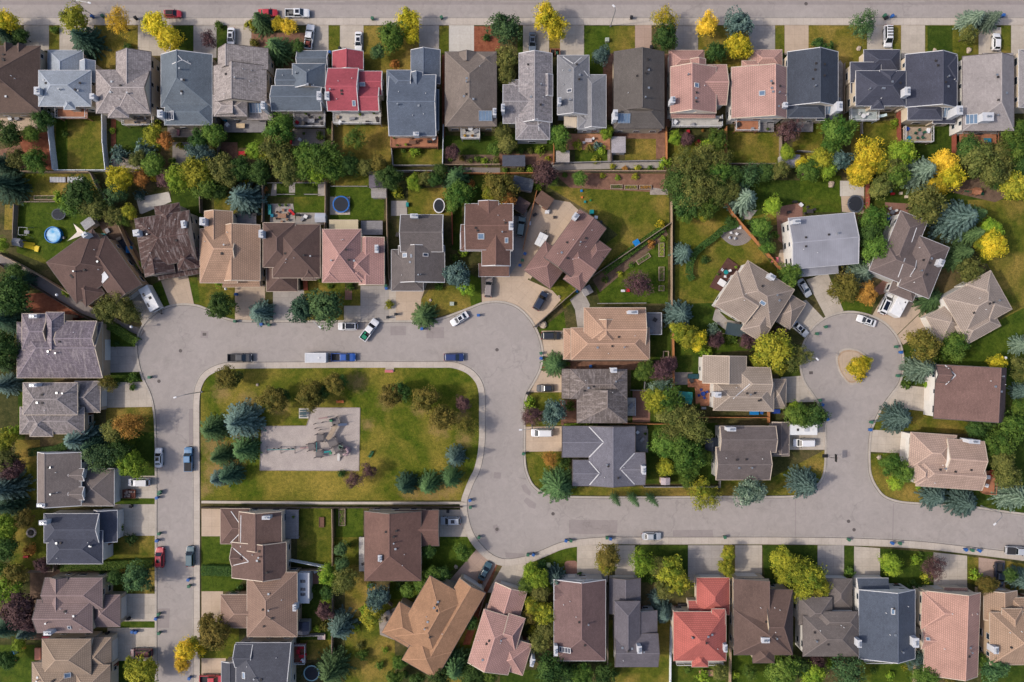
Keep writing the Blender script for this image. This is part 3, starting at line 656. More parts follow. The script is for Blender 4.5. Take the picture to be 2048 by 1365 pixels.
HOUSES = {}
CODE = {'x': 'xgg', 'X': 'xhh', 'y': 'ygg', 'Y': 'yhh'}
class House:
    def __init__(s, key, phrase, label, rgb, style, wall, blocks, ang=0.0, piv=None, trim='d', front='N', gar=None, chim=(), sky=(), deck=(), vents=6, extra=None, group=None, cap=None, seed=0):
        s.rng = random.Random(key + str(seed))
        s.ang = R(ang)
        us = [b[0] for b in blocks] + [b[2] for b in blocks]; vs = [b[1] for b in blocks] + [b[3] for b in blocks]
        s.rel = piv is not None
        s.piv = piv if piv else ((min(us) + max(us)) / 2, (min(vs) + max(vs)) / 2)
        s.key = key; s.phrase = phrase
        s.root = empty('house', (*P(*s.piv, 2.5), 0.0), -s.ang)
        tag(s.root, label, 'house', group)
        HOUSES[key] = s
        rm = roofm(rgb, style); wm = wallm(wall)
        tm = {'w': TRIM, 'd': TRIMD, 'b': TRIMB}[trim]
        s.B = []
        for i, b in enumerate(blocks):
            code = CODE.get(b[4], b[4]); h = b[5] + 0.013 * i
            pitch = (b[6] if len(b) > 6 and b[6] else 0.42) * (1 + 0.017 * i)
            r = b[7] if len(b) > 7 else 0.5
            a0, b0 = s.loc(b[0], b[1], h); a1, b1 = s.loc(b[2], b[3], h)
            e = 0.011 * i
            s.B.append(dict(a0=a0 - e, b0=b0 - e, a1=a1 + e, b1=b1 + e, code=code, h=h, pitch=pitch, r=r))
        roof = MB(); wl = MB(); gut = MB(); caps = MB()
        for i, B in enumerate(s.B):
            s.roof_block(B, roof, gut, caps)
            ins = 0.42 + 0.006 * i
            wl.box(B['a0'] + ins, -(B['b1'] - ins), -0.3, B['a1'] - ins, -(B['b0'] + ins), B['h'] - 0.06)
        s.roof = fixn(roof.build('roof', [rm, tm, wm], s.root))
        s.wall = wl.build('wall', wm, s.root)
        gut.build('gutter', tm, s.root)
        if caps.f:
            crgb = cap if cap else tuple(min(255, int(c * 1.05 + 3)) for c in rgb)
            caps.build('ridge_cap', plain('ridge_%d_%d_%d' % crgb, crgb, 0.8), s.roof)
        s.openings(front, gar, tm)
        for c in chim: s.chimney(*c)
        for k in sky: s.skylight(*k)
        for d in deck: s.deck(*d)
        s.vents(vents)

    def px(s, u, v):
        if not s.rel: u, v = u - s.piv[0], v - s.piv[1]
        c, n = math.cos(s.ang), math.sin(s.ang)
        return s.piv[0] + u * c - v * n, s.piv[1] + u * n + v * c
    def loc(s, u, v, h):
        """photo pixel (house frame) at height h -> house-local metres, second axis pointing down the photo"""
        X, Y = P(*s.px(u, v), h)
        dx, dy = X - s.root.location.x, -(Y - s.root.location.y)
        c, n = math.cos(s.ang), math.sin(s.ang)
        return dx * c + dy * n, -dx * n + dy * c
    def blk(s, B):
        ax = B['code'][0] == 'x'
        if ax: l0, l1, c0, c1 = B['a0'], B['a1'], B['b0'], B['b1']
        else: l0, l1, c0, c1 = B['b0'], B['b1'], B['a0'], B['a1']
        half = (c1 - c0) / 2
        H = B['pitch'] * half
        cr = c0 + (c1 - c0) * B['r']
        ins = min(half, (l1 - l0) / 2 - 0.02)
        return ax, l0, l1, c0, c1, half, H, cr, ins
    def roofz(s, a, b):
        best = None
        for B in s.B:
            if not (B['a0'] <= a <= B['a1'] and B['b0'] <= b <= B['b1']): continue
            if B['code'][0] in 'fs':
                z = B['h'] + (0.12 if B['code'][0] == 'f' else 0)
                if B['code'][0] == 's': z += s.shedz(B, a, b)
            else:
                ax, l0, l1, c0, c1, half, H, cr, ins = s.blk(B)
                l, c = (a, b) if ax else (b, a)
                t = min((c - c0) / max(cr - c0, .01), (c1 - c) / max(c1 - cr, .01))
                if B['code'][1] == 'h': t = min(t, (l - l0) / ins)
                if B['code'][2] == 'h': t = min(t, (l1 - l) / ins)
                z = B['h'] + H * t
            if best is None or z > best: best = z
        return best
    def shedz(s, B, a, b):
        d = B['code'][1]
        fa = (a - B['a0']) / (B['a1'] - B['a0']); fb = (b - B['b0']) / (B['b1'] - B['b0'])
        f = {'N': 1 - fb, 'S': fb, 'W': 1 - fa, 'E': fa}[d]
        L = (B['b1'] - B['b0']) if d in 'NS' else (B['a1'] - B['a0'])
        return f * L * B['pitch']
    def roof_block(s, B, roof, gut, caps):
        h = B['h']; th = 0.2
        a0, a1, b0, b1 = B['a0'], B['a1'], B['b0'], B['b1']
        F = lambda a, b, z: (a, -b, z)
        cor = [(a0, b0), (a1, b0), (a1, b1), (a0, b1)]
        roof.face([F(*p, h - th) for p in cor], 1)
        for i in range(4):
            p, q = cor[i], cor[(i + 1) % 4]
            roof.face([F(*p, h - th), F(*q, h - th), F(*q, h), F(*p, h)], 1)
        g = 0.085
        for i, (x0, y0, x1, y1) in enumerate(((a0 - g, b0 - g, a1 + g, b0 - .002), (a0 - g, b1 + .002, a1 + g, b1 + g), (a0 - g, b0, a0 - .002, b1), (a1 + .002, b0, a1 + g, b1))):
            gut.box(x0, -y1, h - 0.13, x1, -y0, h - 0.005)
        if B['code'][0] == 'f':
            roof.face([F(*p, h + 0.01) for p in cor], 0, [(p[0], p[1]) for p in cor]); return
        if B['code'][0] == 's':
            zs = [h + s.shedz(B, *p) for p in cor]
            roof.face([F(*p, z) for p, z in zip(cor, zs)], 0, [(p[0], p[1]) if B['code'][1] in 'NS' else (p[1], p[0]) for p in cor])
            for i in range(4):
                j = (i + 1) % 4
                if max(zs[i], zs[j]) - h > 0.01:
                    pts = [F(*cor[i], h), F(*cor[j], h)]
                    if zs[j] > h + .01: pts.append(F(*cor[j], zs[j]))
                    if zs[i] > h + .01: pts.append(F(*cor[i], zs[i]))
                    roof.face(pts, 2)
            return
        ax, l0, l1, c0, c1, half, H, cr, ins = s.blk(B)
        G = (lambda l, c, z: (l, -c, z)) if ax else (lambda l, c, z: (c, -l, z))
        r0 = l0 + (ins if B['code'][1] == 'h' else 0); r1 = l1 - (ins if B['code'][2] == 'h' else 0)
        zt = h + H
        for cs, sg in ((c0, 1), (c1, -1)):
            sl = math.hypot(abs(cr - cs), H)
            roof.face([G(l0, cs, h), G(l1, cs, h), G(r1, cr, zt), G(r0, cr, zt)], 0, [(l0, 0), (l1, 0), (r1, sl), (r0, sl)])
        for le, re, cd in ((l0, r0, B['code'][1]), (l1, r1, B['code'][2])):
            if cd == 'h':
                sl = math.hypot(ins, H)
                roof.face([G(le, c0, h), G(le, c1, h), G(re, cr, zt)], 0, [(c0, 0), (c1, 0), (cr, sl)])
                for cc in (c0, c1): caps.bar(G(le, cc, h + .03), G(re, cr, zt + .03), 0.2, 0.07)
            else:
                roof.face([G(le, c0, h), G(le, c1, h), G(re, cr, zt)], 2, [(c0, 0), (c1, 0), (cr, H)])
                for cc in (c0, c1): gut.bar(G(le, cc, h + .02), G(le, cr, zt + .02), 0.16, 0.2)   # barge boards
        caps.bar(G(r0, cr, zt + .035), G(r1, cr, zt + .035), 0.22, 0.07)
    def inside(s, a, b, skip):
        return any(B['a0'] - .1 <= a <= B['a1'] + .1 and B['b0'] - .1 <= b <= B['b1'] + .1 for j, B in enumerate(s.B) if j != skip)
    def side(s, B, d, t, off):
        """point on wall side d at metres t along it, off outward"""
        i = 0.42
        if d == 'N': return (t, B['b0'] + i - off)
        if d == 'S': return (t, B['b1'] - i + off)
        if d == 'W': return (B['a0'] + i - off, t)
        return (B['a1'] - i + off, t)
    def panel(s, name, mats, B, d, t, w, z0, z1, off=0.06, parent=None, mat=0):
        m = MB()
        p = s.side(B, d, t, off); q = s.side(B, d, t, -0.05)
        if d in 'NS': m.box(t - w / 2, -max(p[1], q[1]), z0, t + w / 2, -min(p[1], q[1]), z1)
        else: m.box(min(p[0], q[0]), -(t + w / 2), z0, max(p[0], q[0]), -(t - w / 2), z1)
        return m.build(name, mats, parent if parent else s.root)
    def openings(s, front, gar, tm):
        used = []
        if gar is not None:
            B = s.B[gar]
            t0, t1 = (B['a0'], B['a1']) if front in 'NS' else (B['b0'], B['b1'])
            w = min(4.9, (t1 - t0) - 1.6)
            g = s.panel('garage_door', GDOOR, B, front, (t0 + t1) / 2, w, 0.02, 2.25, 0.05)
            for k in range(1, 4):
                s.panel('door_seam', TRIMB, B, front, (t0 + t1) / 2, w - 0.1, 0.02 + k * .55, 0.05 + k * .55, 0.062, g)
            used.append((gar, front))
        door = False
        n = 0
        c, sn = math.cos(s.ang), math.sin(s.ang)
        out = {'N': (0, -1), 'S': (0, 1), 'E': (1, 0), 'W': (-1, 0)}
        pu, pv = s.piv[0] - 1024, s.piv[1] - 682
        rad = math.hypot(pu, pv) + 1
        for i, B in enumerate(s.B):
            if B['code'][0] == 'f': continue
            for d in 'NSEW':
                od = out[d]; wx, wy = od[0] * c - od[1] * sn, od[0] * sn + od[1] * c
                facing = -(wx * pu + wy * pv) / rad
                lo, hi = (B['a0'], B['a1']) if d in 'NS' else (B['b0'], B['b1'])
                if d == front and not door and (i != gar):
                    for t in (lo + 1.6, (lo + hi) / 2, hi - 1.6):
                        if not s.inside(*s.side(B, d, t, 0.9), i):
                            s.panel('front_door', FDOOR, B, d, t, 0.95, 0.02, 2.1, 0.05); door = True; break
                if facing < 0.45: continue
                k = max(1, int((hi - lo - 1.2) / 3.4))
                for q in range(k):
                    t = lo + (hi - lo) * (q + 0.5) / k
                    if s.inside(*s.side(B, d, t, 0.9), i) or s.inside(*s.side(B, d, t - .8, 0.9), i) or s.inside(*s.side(B, d, t + .8, 0.9), i): continue
                    for z0 in ((3.5,) if B['h'] > 4.5 else ()) + (() if (i, d) in used else (0.95,)):
                        w = s.rng.choice((1.1, 1.5, 1.8)); hh = 1.15
                        fr = s.panel('window', TRIM, B, d, t, w, z0, z0 + hh, 0.07)
                        s.panel('pane', WGLASS, B, d, t, w - 0.2, z0 + .1, z0 + hh - .1, 0.085, fr)
                        n += 1
    def chimney(s, u, v, w=9, d=9, h=7.6, mat=None):
        a, b = s.loc(u, v, h)
        m = MB(); W, D = w * S * .84, d * S * .84
        base = s.roofz(a, b)
        z0 = 0.0 if base is None else base - 1.0
        m.cbox(a, -b, z0, W, D, h - z0)
        m.cbox(a, -b, h, W + .14, D + .14, 0.12)
        c = m.build('chimney', mat or CHIMW, s.root)
        f = MB()
        n = 2 if max(W, D) > 1.3 else 1
        for k in range(n):
            o = (k - (n - 1) / 2) * 0.55
            fa, fb = (a + o, b) if W >= D else (a, b + o)
            f.cyl(fa, -fb, h + .1, 0.16, 0.35, 10); f.cyl(fa, -fb, h + .45, 0.24, 0.06, 10)
        f.build('flue', METAL, c)
    def skylight(s, u, v, w, d, g='n'):
        z = 5.5
        for _ in range(4):
            a, b = s.loc(u, v, z); zz = s.roofz(a, b)
            if zz is None: return
            z = zz
        e = 0.15
        za = (s.roofz(a + e, b) or z) - (s.roofz(a - e, b) or z); zb = (s.roofz(a, b + e) or z) - (s.roofz(a, b - e) or z)
        nrm = Vector((-za / (2 * e), zb / (2 * e), 1)).normalized()
        M = Matrix.Translation((a, -b, z)) @ Vector((0, 0, 1)).rotation_difference(nrm).to_matrix().to_4x4()
        W, D = w * S * .96, d * S * .96
        m = MB(); m.M = M
        f = 0.11
        m.box(-W / 2, -D / 2, -.05, W / 2, -D / 2 + f, .16); m.box(-W / 2, D / 2 - f, -.05, W / 2, D / 2, .16)
        m.box(-W / 2, -D / 2 + f, -.05, -W / 2 + f, D / 2 - f, .16); m.box(W / 2 - f, -D / 2 + f, -.05, W / 2, D / 2 - f, .16)
        if W > 1.6 and g != 'w':
            for k in range(1, int(W / .9) + 1):
                x = -W / 2 + W * k / (int(W / .9) + 1); m.box(x - .045, -D / 2 + f, .03, x + .045, D / 2 - f, .13)
        fr = m.build('skylight', TRIM if g != 'b' else METAL, s.root)
        p = MB(); p.M = M
        p.box(-W / 2 + f, -D / 2 + f, 0.0, W / 2 - f, D / 2 - f, .10)
        p.build('pane', SKYD if g == 'd' else CHIMW if g == 'w' else SKYG, fr)
    def deck(s, u0, v0, u1, v1, z=1.4, mat='wood', rail='w', sides='NSEW'):
        a0, b0 = s.loc(u0, v0, z); a1, b1 = s.loc(u1, v1, z)
        m = MB()
        m.box(a0, -b1, z - .22, a1, -b0, z)
        for pa in (a0 + .2, a1 - .2):
            for pb in (b0 + .2, b1 - .2): m.box(pa - .08, -pb - .08, 0, pa + .08, -pb + .08, z - .21)
        d = m.build('deck', DECKS[mat], s.root)
        if rail:
            r = MB(); t = 0.09; hh = 1.0
            rm = {'w': TRIM, 'd': VENTD, 'o': DECKS['wood'], 'g': METAL}[rail]
            seg = {'N': ((a0, b0), (a1, b0)), 'S': ((a0, b1), (a1, b1)), 'W': ((a0, b0), (a0, b1)), 'E': ((a1, b0), (a1, b1))}
            for k in sides:
                p, q = seg[k]
                mx = t * 0.6
                p = (min(max(p[0], a0 + mx), a1 - mx), min(max(p[1], b0 + mx), b1 - mx)); q = (min(max(q[0], a0 + mx), a1 - mx), min(max(q[1], b0 + mx), b1 - mx))
                r.bar((p[0], -p[1], z + hh), (q[0], -q[1], z + hh), 0.12, 0.07)
                r.bar((p[0], -p[1], z + .15), (q[0], -q[1], z + .15), 0.05, 0.06)
                L = math.hypot(q[0] - p[0], q[1] - p[1]); n = max(2, int(L / .35))
                for i in range(n + 1):
                    f = i / n; x, y = p[0] + (q[0] - p[0]) * f, p[1] + (q[1] - p[1]) * f
                    w = .05 if i % 5 == 0 else .02
                    r.box(x - w, -y - w, z, x + w, -y + w, z + hh - .07, bottom=False)
            r.build('railing', rm, d)
    def lines(s, segs, w=0.16):
        for u0, v0, u1, v1 in segs:
            prev = None; m = MB()
            for k in range(7):
                u, v = u0 + (u1 - u0) * k / 6, v0 + (v1 - v0) * k / 6; z = 5.0
                for _ in range(3):
                    a, b = s.loc(u, v, z) if not s.ang else s.loc_abs(u, v, z); q = s.roofz(a, b)
                    if q is None: break
                    z = q
                cur = None if q is None else (a, -b, z + .06)
                if prev and cur: m.bar(prev, cur, w, .1)
                prev = cur
            if m.f: m.build('valley_flashing', TRIM, s.roof)
    def loc_abs(s, u, v, h):
        du, dv = u - s.piv[0], v - s.piv[1]; c, n = math.cos(s.ang), math.sin(s.ang)
        return s.loc(du * c + dv * n + (0 if s.rel else s.piv[0]), -du * n + dv * c + (0 if s.rel else s.piv[1]), h)
    def vents(s, n):
        main = max(s.B, key=lambda B: (B['a1'] - B['a0']) * (B['b1'] - B['b0']) * (1 if B['code'][0] in 'xy' else 0))
        if main['code'][0] not in 'xy': return
        ax, l0, l1, c0, c1, half, H, cr, ins = s.blk(main)
        sd = s.rng.choice((-1, 1))
        for k in range(n):
            kind = s.rng.choice('bbbpp') if k else 'f'
            l = l0 + (l1 - l0) * s.rng.uniform(.15, .85)
            c = cr + s.rng.choice((sd, sd, -sd)) * s.rng.uniform(0.5, 1.6) if kind != 'p' else cr + s.rng.choice((-1, 1)) * s.rng.uniform(.2, .7) * half
            a, b = (l, c) if ax else (c, l)
            z = s.roofz(a, b)
            if z is None: continue
            m = MB()
            if kind == 'f':
                m.cyl(a, -b, z - .3, .13, 1.0, 10); m.cyl(a, -b, z + .7, .2, .14, 10); mt = METAL; nm = 'flue'
            elif kind == 'p':
                m.cyl(a, -b, z - .2, .075, .55, 8); mt = PIPEW; nm = 'vent_pipe'
            else:
                m.cbox(a, -b, z - .15, .38, .38, .33); m.cbox(a, -b, z + .18, .46, .46, .04); mt = s.rng.choice((VENTD, VENTD, METAL)); nm = 'roof_vent'
            m.build(nm, mt, s.root)
def fixn(o):
    bm = bmesh.new(); bm.from_mesh(o.data)
    bmesh.ops.recalc_face_normals(bm, faces=bm.faces[:]); bm.to_mesh(o.data); bm.free()
    return o

TOP = 'houses in the top row along the main road'
def H(*a, **k): return House(*a, **k)
# top row, left to right
H('a1', 'the brown top-left corner house', 'two-storey house with a broad brown hip roof at the top left corner of the photo', (112, 92, 82), 'a', 'beige', [(-60, 92, 80, 226, 'Y', 5.2, .5), (8, 88, 24, 120, 'y', 5.3, .9), (34, 90, 50, 125, 'y', 5.3, .9)], group=TOP, vents=8)
H('a2', 'the pale blue-grey house', 'two-storey house with a pale blue-grey hip roof beside the white-fenced lawn', (168, 176, 186), 'a', 'cream', [(77, 141, 182, 213, 'X', 5.4, .5), (96, 101, 166, 160, 'yhg', 3.1, .5), (160, 122, 190, 165, 'ygg', 4.2, .6), (128, 200, 150, 219, 'Y', 5.4, .6)], trim='w', gar=1, chim=((74, 182, 12, 16), (184, 193, 9, 11)), deck=((115, 214, 175, 238, 2.4, 'wood', 'w', 'WSE'),), group=TOP)
H('a3', 'the pale shake house with a brown-grey east slope', 'house with weathered grey shake roof and beige side wall, right of the white-fenced lawn', (172, 162, 160), 's', 'cream', [(232, 104, 302, 228, 'ygh', 5.4, .5, .44), (192, 140, 300, 227, 'xhg', 5.35, .5), (216, 205, 258, 236, 'Y', 5.2, .5)], front='N', gar=0, deck=((248, 228, 308, 252, 2.3, 'tan', 'w', 'WSE'),), group=TOP)
H('a4', 'the slate-blue house with a cream chimney box', 'slate-blue roofed house with a notched front, fourth from left in top row', (112, 122, 132), 'a', 'beige', [(322, 109, 424, 215, 'ygh', 5.3, .4, .40), (329, 205, 424, 250, 'xhh', 5.2, .4), (366, 110, 390, 135, 'y', 5.4, .6)], trim='w', gar=0, chim=((320, 228, 11, 16, 7.0),), sky=((341, 232, 18, 18, 'd'),), group=TOP)
H('a5', 'the taupe shake house with a sunroom', 'house with taupe shake roof and grey deck behind, fifth from left in top row', (174, 164, 160), 's', 'cream', [(427, 132, 533, 205, 'ygg', 5.4, .42, .42), (436, 97, 536, 140, 'ygg', 5.35, .42, .24), (497, 105, 515, 132, 'y', 5.6, .6), (428, 196, 494, 233, 'xhh', 5.45, .42), (426, 190, 470, 230, 'ygg', 5.38, .42, .96), (494, 203, 545, 240, 'sN', 3.2, .25)], gar=1, chim=((526, 211, 8, 16),), sky=((511, 216, 24, 20),), deck=((448, 234, 532, 265, 1.2, 'grey', None),), group=TOP)
H('a6', 'the slate house with spruces in front', 'two-storey house with a slate-grey roof behind the dark spruce pair of the top row', (106, 116, 128), 'a', 'cream', [(543, 172, 643, 222, 'xgg', 5.5, .42), (553, 139, 650, 190, 'xgh', 4.6, .4), (594, 102, 655, 137, 'xgg', 3.1, .4), (585, 128, 650, 176, 'yhg', 5.2, .5)], trim='w', gar=2, chim=((638, 192, 9, 19),), deck=((589, 223, 651, 255, 2.2, 'grey', 'w', 'WSE'),), group=TOP)
H('a7', 'the red-roofed top-row house', 'two-storey house with a bright raspberry red roof and a long pale deck', (180, 88, 98), 'a', 'white', [(655, 137, 717, 222, 'xgg', 5.8, .42), (714, 143, 764, 190, 'xgg', 5.0, .3), (714, 174, 758, 222, 'xgg', 5.4, .42), (665, 103, 726, 140, 'ygg', 3.1, .4)], trim='w', gar=3, chim=((654, 192, 9, 17),), sky=((725, 169, 11, 8), (708, 207, 7, 11)), deck=((668, 223, 762, 249, 2.4, 'white', 'w', 'WSE'),), group=TOP)
H('a8', 'the long slate-blue house', 'long slate-blue shingled house with a cedar deck behind, right of the red roof', (104, 114, 130), 'a', 'cream', [(778, 150, 872, 272, 'xgg', 5.5, .36), (822, 100, 880, 168, 'ygg', 3.4, .4, .45), (774, 141, 822, 190, 'xhg', 5.4, .4), (822, 145, 845, 180, 'y', 5.6, .6), (866, 180, 877, 260, 'sW', 4.2, .2)], trim='w', gar=1, chim=((832, 268, 12, 7, 6.8),), deck=((782, 273, 876, 296, 2.2, 'wood', 'o', 'WSE'),), group=TOP)
H('a9', 'the two-tone brown-grey house', 'two-storey house with a brown-grey hip roof, a blue glass skylight and a small grey deck', (134, 122, 114), 'a', 'tan', [(890, 104, 993, 253, 'yhh', 5.3, .38, .48), (955, 107, 988, 132, 'yhh', 5.4, .5), (918, 104, 949, 124, 'y', 5.6, .5)], gar=0, chim=((989, 224, 7, 15),), sky=((971, 232, 27, 20, 'b'),), deck=((922, 254, 960, 279, 2.2, 'white', 'w', 'WSE'),), group=TOP)
H('a10', 'the octagon-backed shake house', 'two-storey house with a pale grey shake roof and an angled bay roof at its back', (158, 152, 154), 's', 'grey', [(1038, 107, 1104, 245, 'ygg', 5.4, .42, .47), (1006, 170, 1060, 247, 'xgg', 4.6, .4), (1018, 160, 1056, 188, 'xhg', 4.2, .4), (1032, 232, 1099, 279, 'xhh', 5.1, .42), (1086, 150, 1105, 192, 'y', 5.6, .5)], trim='w', gar=0, chim=((1006, 216, 7, 16),), group=TOP)
H('a11', 'the grey house with the awning', 'two-storey house with a mid-grey roof and a cream awning over its back porch', (138, 138, 142), 'a', 'grey', [(1115, 111, 1178, 230, 'yhg', 5.5, .4), (1170, 150, 1212, 256, 'yhg', 5.2, .42, .3), (1155, 228, 1190, 258, 'xhh', 4.8, .4)], trim='w', gar=0, chim=((1119, 202, 7, 14),), sky=((1139, 182, 10, 7, 'd'),), group=TOP, vents=7)
H('a12', 'the dark grey-brown house with a shed behind', 'house with a dark grey-brown roof and blue skylight, left of the pink tiled roofs', (104, 98, 94), 'a', 'beige', [(1228, 104, 1328, 222, 'ygg', 5.4, .42, .53), (1228, 200, 1328, 257, 'xhh', 5.3, .42), (1270, 98, 1302, 124, 'ygg', 5.9, .2), (1249, 104, 1270, 124, 'y', 5.7, .4)], gar=0, chim=((1231, 230, 9, 22),), sky=((1248, 237, 25, 19, 'b'),), deck=((1232, 255, 1322, 262, 1.6, 'white', 'w', 'S'),), group=TOP, vents=8)
H('a13', 'the left pink tiled house', 'house with a stepped pink tile roof and pale balcony, left of the pink pair', (194, 152, 142), 't', 'white', [(1341, 134, 1432, 226, 'ygg', 5.6, .42, .42), (1338, 101, 1408, 145, 'xhh', 3.2, .42), (1381, 118, 1411, 180, 'y', 5.2, .42), (1380, 130, 1453, 210, 'xgg', 4.8, .35), (1388, 176, 1432, 226, 'ygg', 5.6, .3, .1), (1342, 225, 1430, 236, 'sN', 3.4, .3)], trim='b', gar=1, chim=((1346, 200, 9, 13),), sky=((1393, 171, 10, 9),), deck=((1343, 232, 1443, 255, 2.4, 'white', 'w', 'WSE'),), group=TOP)
H('a14', 'the right pink tiled house', 'house with a broad plain pink tile roof and cedar balcony, right of the pink pair', (204, 162, 150), 't', 'white', [(1463, 135, 1573, 237, 'ygg', 5.6, .32, .74), (1502, 100, 1564, 140, 'xhh', 3.2, .42), (1484, 122, 1516, 140, 'xhg', 3.6, .3)], trim='b', gar=1, chim=((1571, 210, 9, 10),), sky=((1524, 187, 12, 10),), deck=((1470, 240, 1517, 263, 2.4, 'wood', 'w', 'WSE'), (1517, 240, 1548, 264, 1.0, 'grey', None)), group=TOP, vents=8)
H('a15', 'the dark slate house beside the pink roof', 'two-storey house with a dark slate roof, directly right of the two pink tiled roofs', (76, 82, 94), 'a', 'cream', [(1575, 104, 1676, 212, 'ygg', 5.4, .42, .56), (1575, 200, 1650, 236, 'xhh', 5.3, .42), (1633, 200, 1676, 241, 'sN', 3.6, .3)], trim='w', gar=0, chim=((1679, 213, 12, 20),), sky=((1659, 219, 22, 20),), deck=((1576, 238, 1626, 264, 1.0, 'grey', None),), group=TOP)
H('a16', 'the charcoal house with a white deck', 'two-storey house with a charcoal hip roof, cream side wall and pale railed deck', (78, 80, 94), 'a', 'cream', [(1712, 142, 1812, 212, 'xhh', 5.6, .45), (1728, 100, 1800, 148, 'xhh', 3.2, .42), (1701, 125, 1762, 165, 'xhh', 4.0, .4), (1760, 141, 1792, 180, 'yhh', 5.7, .5), (1742, 195, 1768, 218, 'yhh', 5.4, .6), (1702, 160, 1712, 186, 'f', 3.0)], trim='w', gar=1, chim=((1815, 183, 11, 18, 8.2),), deck=((1699, 218, 1754, 243, 2.2, 'green', 'w', 'WSE'),), group=TOP)
H('a17', 'the charcoal house with a skylit rear', 'two-storey house with a charcoal roof, railed brown deck behind and a skylight by its chimney', (80, 82, 96), 'a', 'cream', [(1811, 109, 1914, 215, 'ygg', 5.4, .36, .62), (1846, 112, 1915, 162, 'xhh', 5.6, .42), (1816, 205, 1884, 240, 'xhh', 5.2, .42), (1866, 208, 1910, 247, 'sN', 3.6, .25)], trim='w', gar=0, chim=((1919, 221, 13, 19),), sky=((1896, 225, 20, 20),), deck=((1807, 254, 1863, 286, 2.2, 'tan', 'w', 'WSE'),), group=TOP)
H('a18', 'the taupe house with two white chimney stacks', 'house with pale taupe roof, large white chimney and skylight, far right of top row', (168, 160, 158), 'a', 'white', [(1925, 113, 2028, 262, 'ygh', 5.5, .34, .64), (1966, 107, 2026, 140, 'yhh', 5.6, .2)], gar=0, chim=((1976, 234, 24, 18, 7.9),), sky=((1943, 239, 22, 20),), deck=((1920, 264, 1992, 290, 1.6, 'wood', 'o', 'WSE'),), group=TOP)
H('a19', 'the grey house at the top right edge', 'grey-roofed house with tall cream wall cut by the right edge of the photo', (150, 146, 148), 'a', 'cream', [(2038, 100, 2150, 215, 'Y', 5.6, .42)], trim='w', group=TOP)

# second row
MID = 'houses north of the park crescent'
H('b1', 'the brown corner house by the footpath', 'large brown-roofed house set at an angle beside the diagonal footpath', (104, 82, 76), 'a', 'tan', [(-72, -58, 42, 44, 'xhh', 5.0, .42), (-8, -32, 56, 90, 'yhg', 4.9, .38), (-60, 10, -14, 60, 'yhh', 4.6, .5)], ang=-36, piv=(185, 530), front='S', gar=1, chim=((22, -58, 11, 9),), sky=((4, 34, 22, 14, 'w'),), group=MID, vents=7)
H('b2', 'the dark brown turreted house', 'dark brown shake house with an octagonal front turret and a white patio slab behind', (92, 70, 66), 's', 'cream', [(-55, -56, 56, 44, 'xhg', 5.2, .42), (-12, -74, 38, -10, 'yhh', 4.6, .42), (-52, 4, 8, 62, 'yhg', 4.6, .5, .45), (-26, 50, 56, 72, 'sN', 3.0, .3), (16, 20, 60, 60, 'yhh', 4.8, .6)], ang=-9, piv=(332, 485), front='S', gar=3, chim=((-56, -28, 13, 13), (40, -30, 9, 16)), group=MID)
H('b3', 'the tan ribbed-tile house', 'house with a tan ribbed tile roof streaked orange, between two dark brown roofs', (188, 154, 130), 't', 'cream', [(449, 450, 520, 562, 'ygg', 5.2, .45, .28), (400, 458, 475, 566, 'xhg', 4.9, .42, .4), (409, 423, 465, 490, 'ygg', 4.9, .45, .42), (446, 555, 520, 574, 'sN', 3.0, .3)], front='S', gar=3, chim=((405, 443, 12, 16),), deck=((466, 428, 512, 450, 1.4, 'grey', None),), group=MID, trim='b')
H('b4', 'the brown hip-roofed house', 'house with a dark brown multi-hip roof and red front steps, behind the twin spruces', (108, 87, 80), 'a', 'beige', [(526, 446, 590, 535, 'yhh', 5.3, .42), (545, 449, 640, 556, 'xhh', 5.1, .36), (533, 530, 595, 583, 'yhh', 3.4, .45), (604, 515, 632, 560, 'yhh', 4.8, .55)], front='S', gar=2, chim=((522, 468, 9, 16),), group=MID, trim='b')
H('b5', 'the pink tiled second-row house', 'house with a rosy pink tile roof and cream pergola, below the blue-rimmed trampoline', (190, 148, 140), 't', 'white', [(645, 459, 722, 565, 'xhh', 5.2, .42), (690, 500, 746, 560, 'xhh', 4.9, .45), (718, 475, 768, 570, 'ygg', 4.6, .28, .3), (645, 530, 678, 565, 'yhh', 5.2, .45), (700, 535, 728, 560, 'yhh', 5.2, .4)], front='S', gar=2, chim=((753, 498, 7, 17, 6.2),), deck=((722, 442, 765, 470, 1.2, 'grey', None),), group=MID, trim='b')
H('b6', 'the grey-brown house by the trampoline', 'house with a grey-brown shingle roof, white skylight and an oval trampoline behind', (112, 104, 102), 'a', 'grey', [(801, 430, 886, 504, 'xgg', 5.5, .38), (797, 492, 889, 565, 'ygg', 4.6, .36, .38), (783, 500, 846, 582, 'yhh', 4.2, .3)], front='S', gar=2, chim=((828, 432, 16, 8),), sky=((810, 511, 11, 9), (851, 510, 11, 7, 'd')), group=MID, trim='w')
H('b7', 'the brown house with white skylights', 'house with a brown shingle roof and two white skylights beside the orange timber fence', (124, 94, 84), 'a', 'beige', [(930, 408, 1026, 500, 'xgg', 5.4, .3), (957, 402, 997, 445, 'ygg', 5.5, .25), (922, 450, 1024, 502, 'xgg', 4.9, .38, .3), (964, 468, 1020, 532, 'ygg', 4.9, .42), (958, 528, 1018, 553, 'sN', 3.0, .3), (921, 470, 958, 500, 'yhh', 4.9, .4)], front='S', gar=4, chim=((1022, 452, 9, 18),), sky=((962, 473, 13, 12), (1013, 481, 7, 11)), group=MID, trim='w')
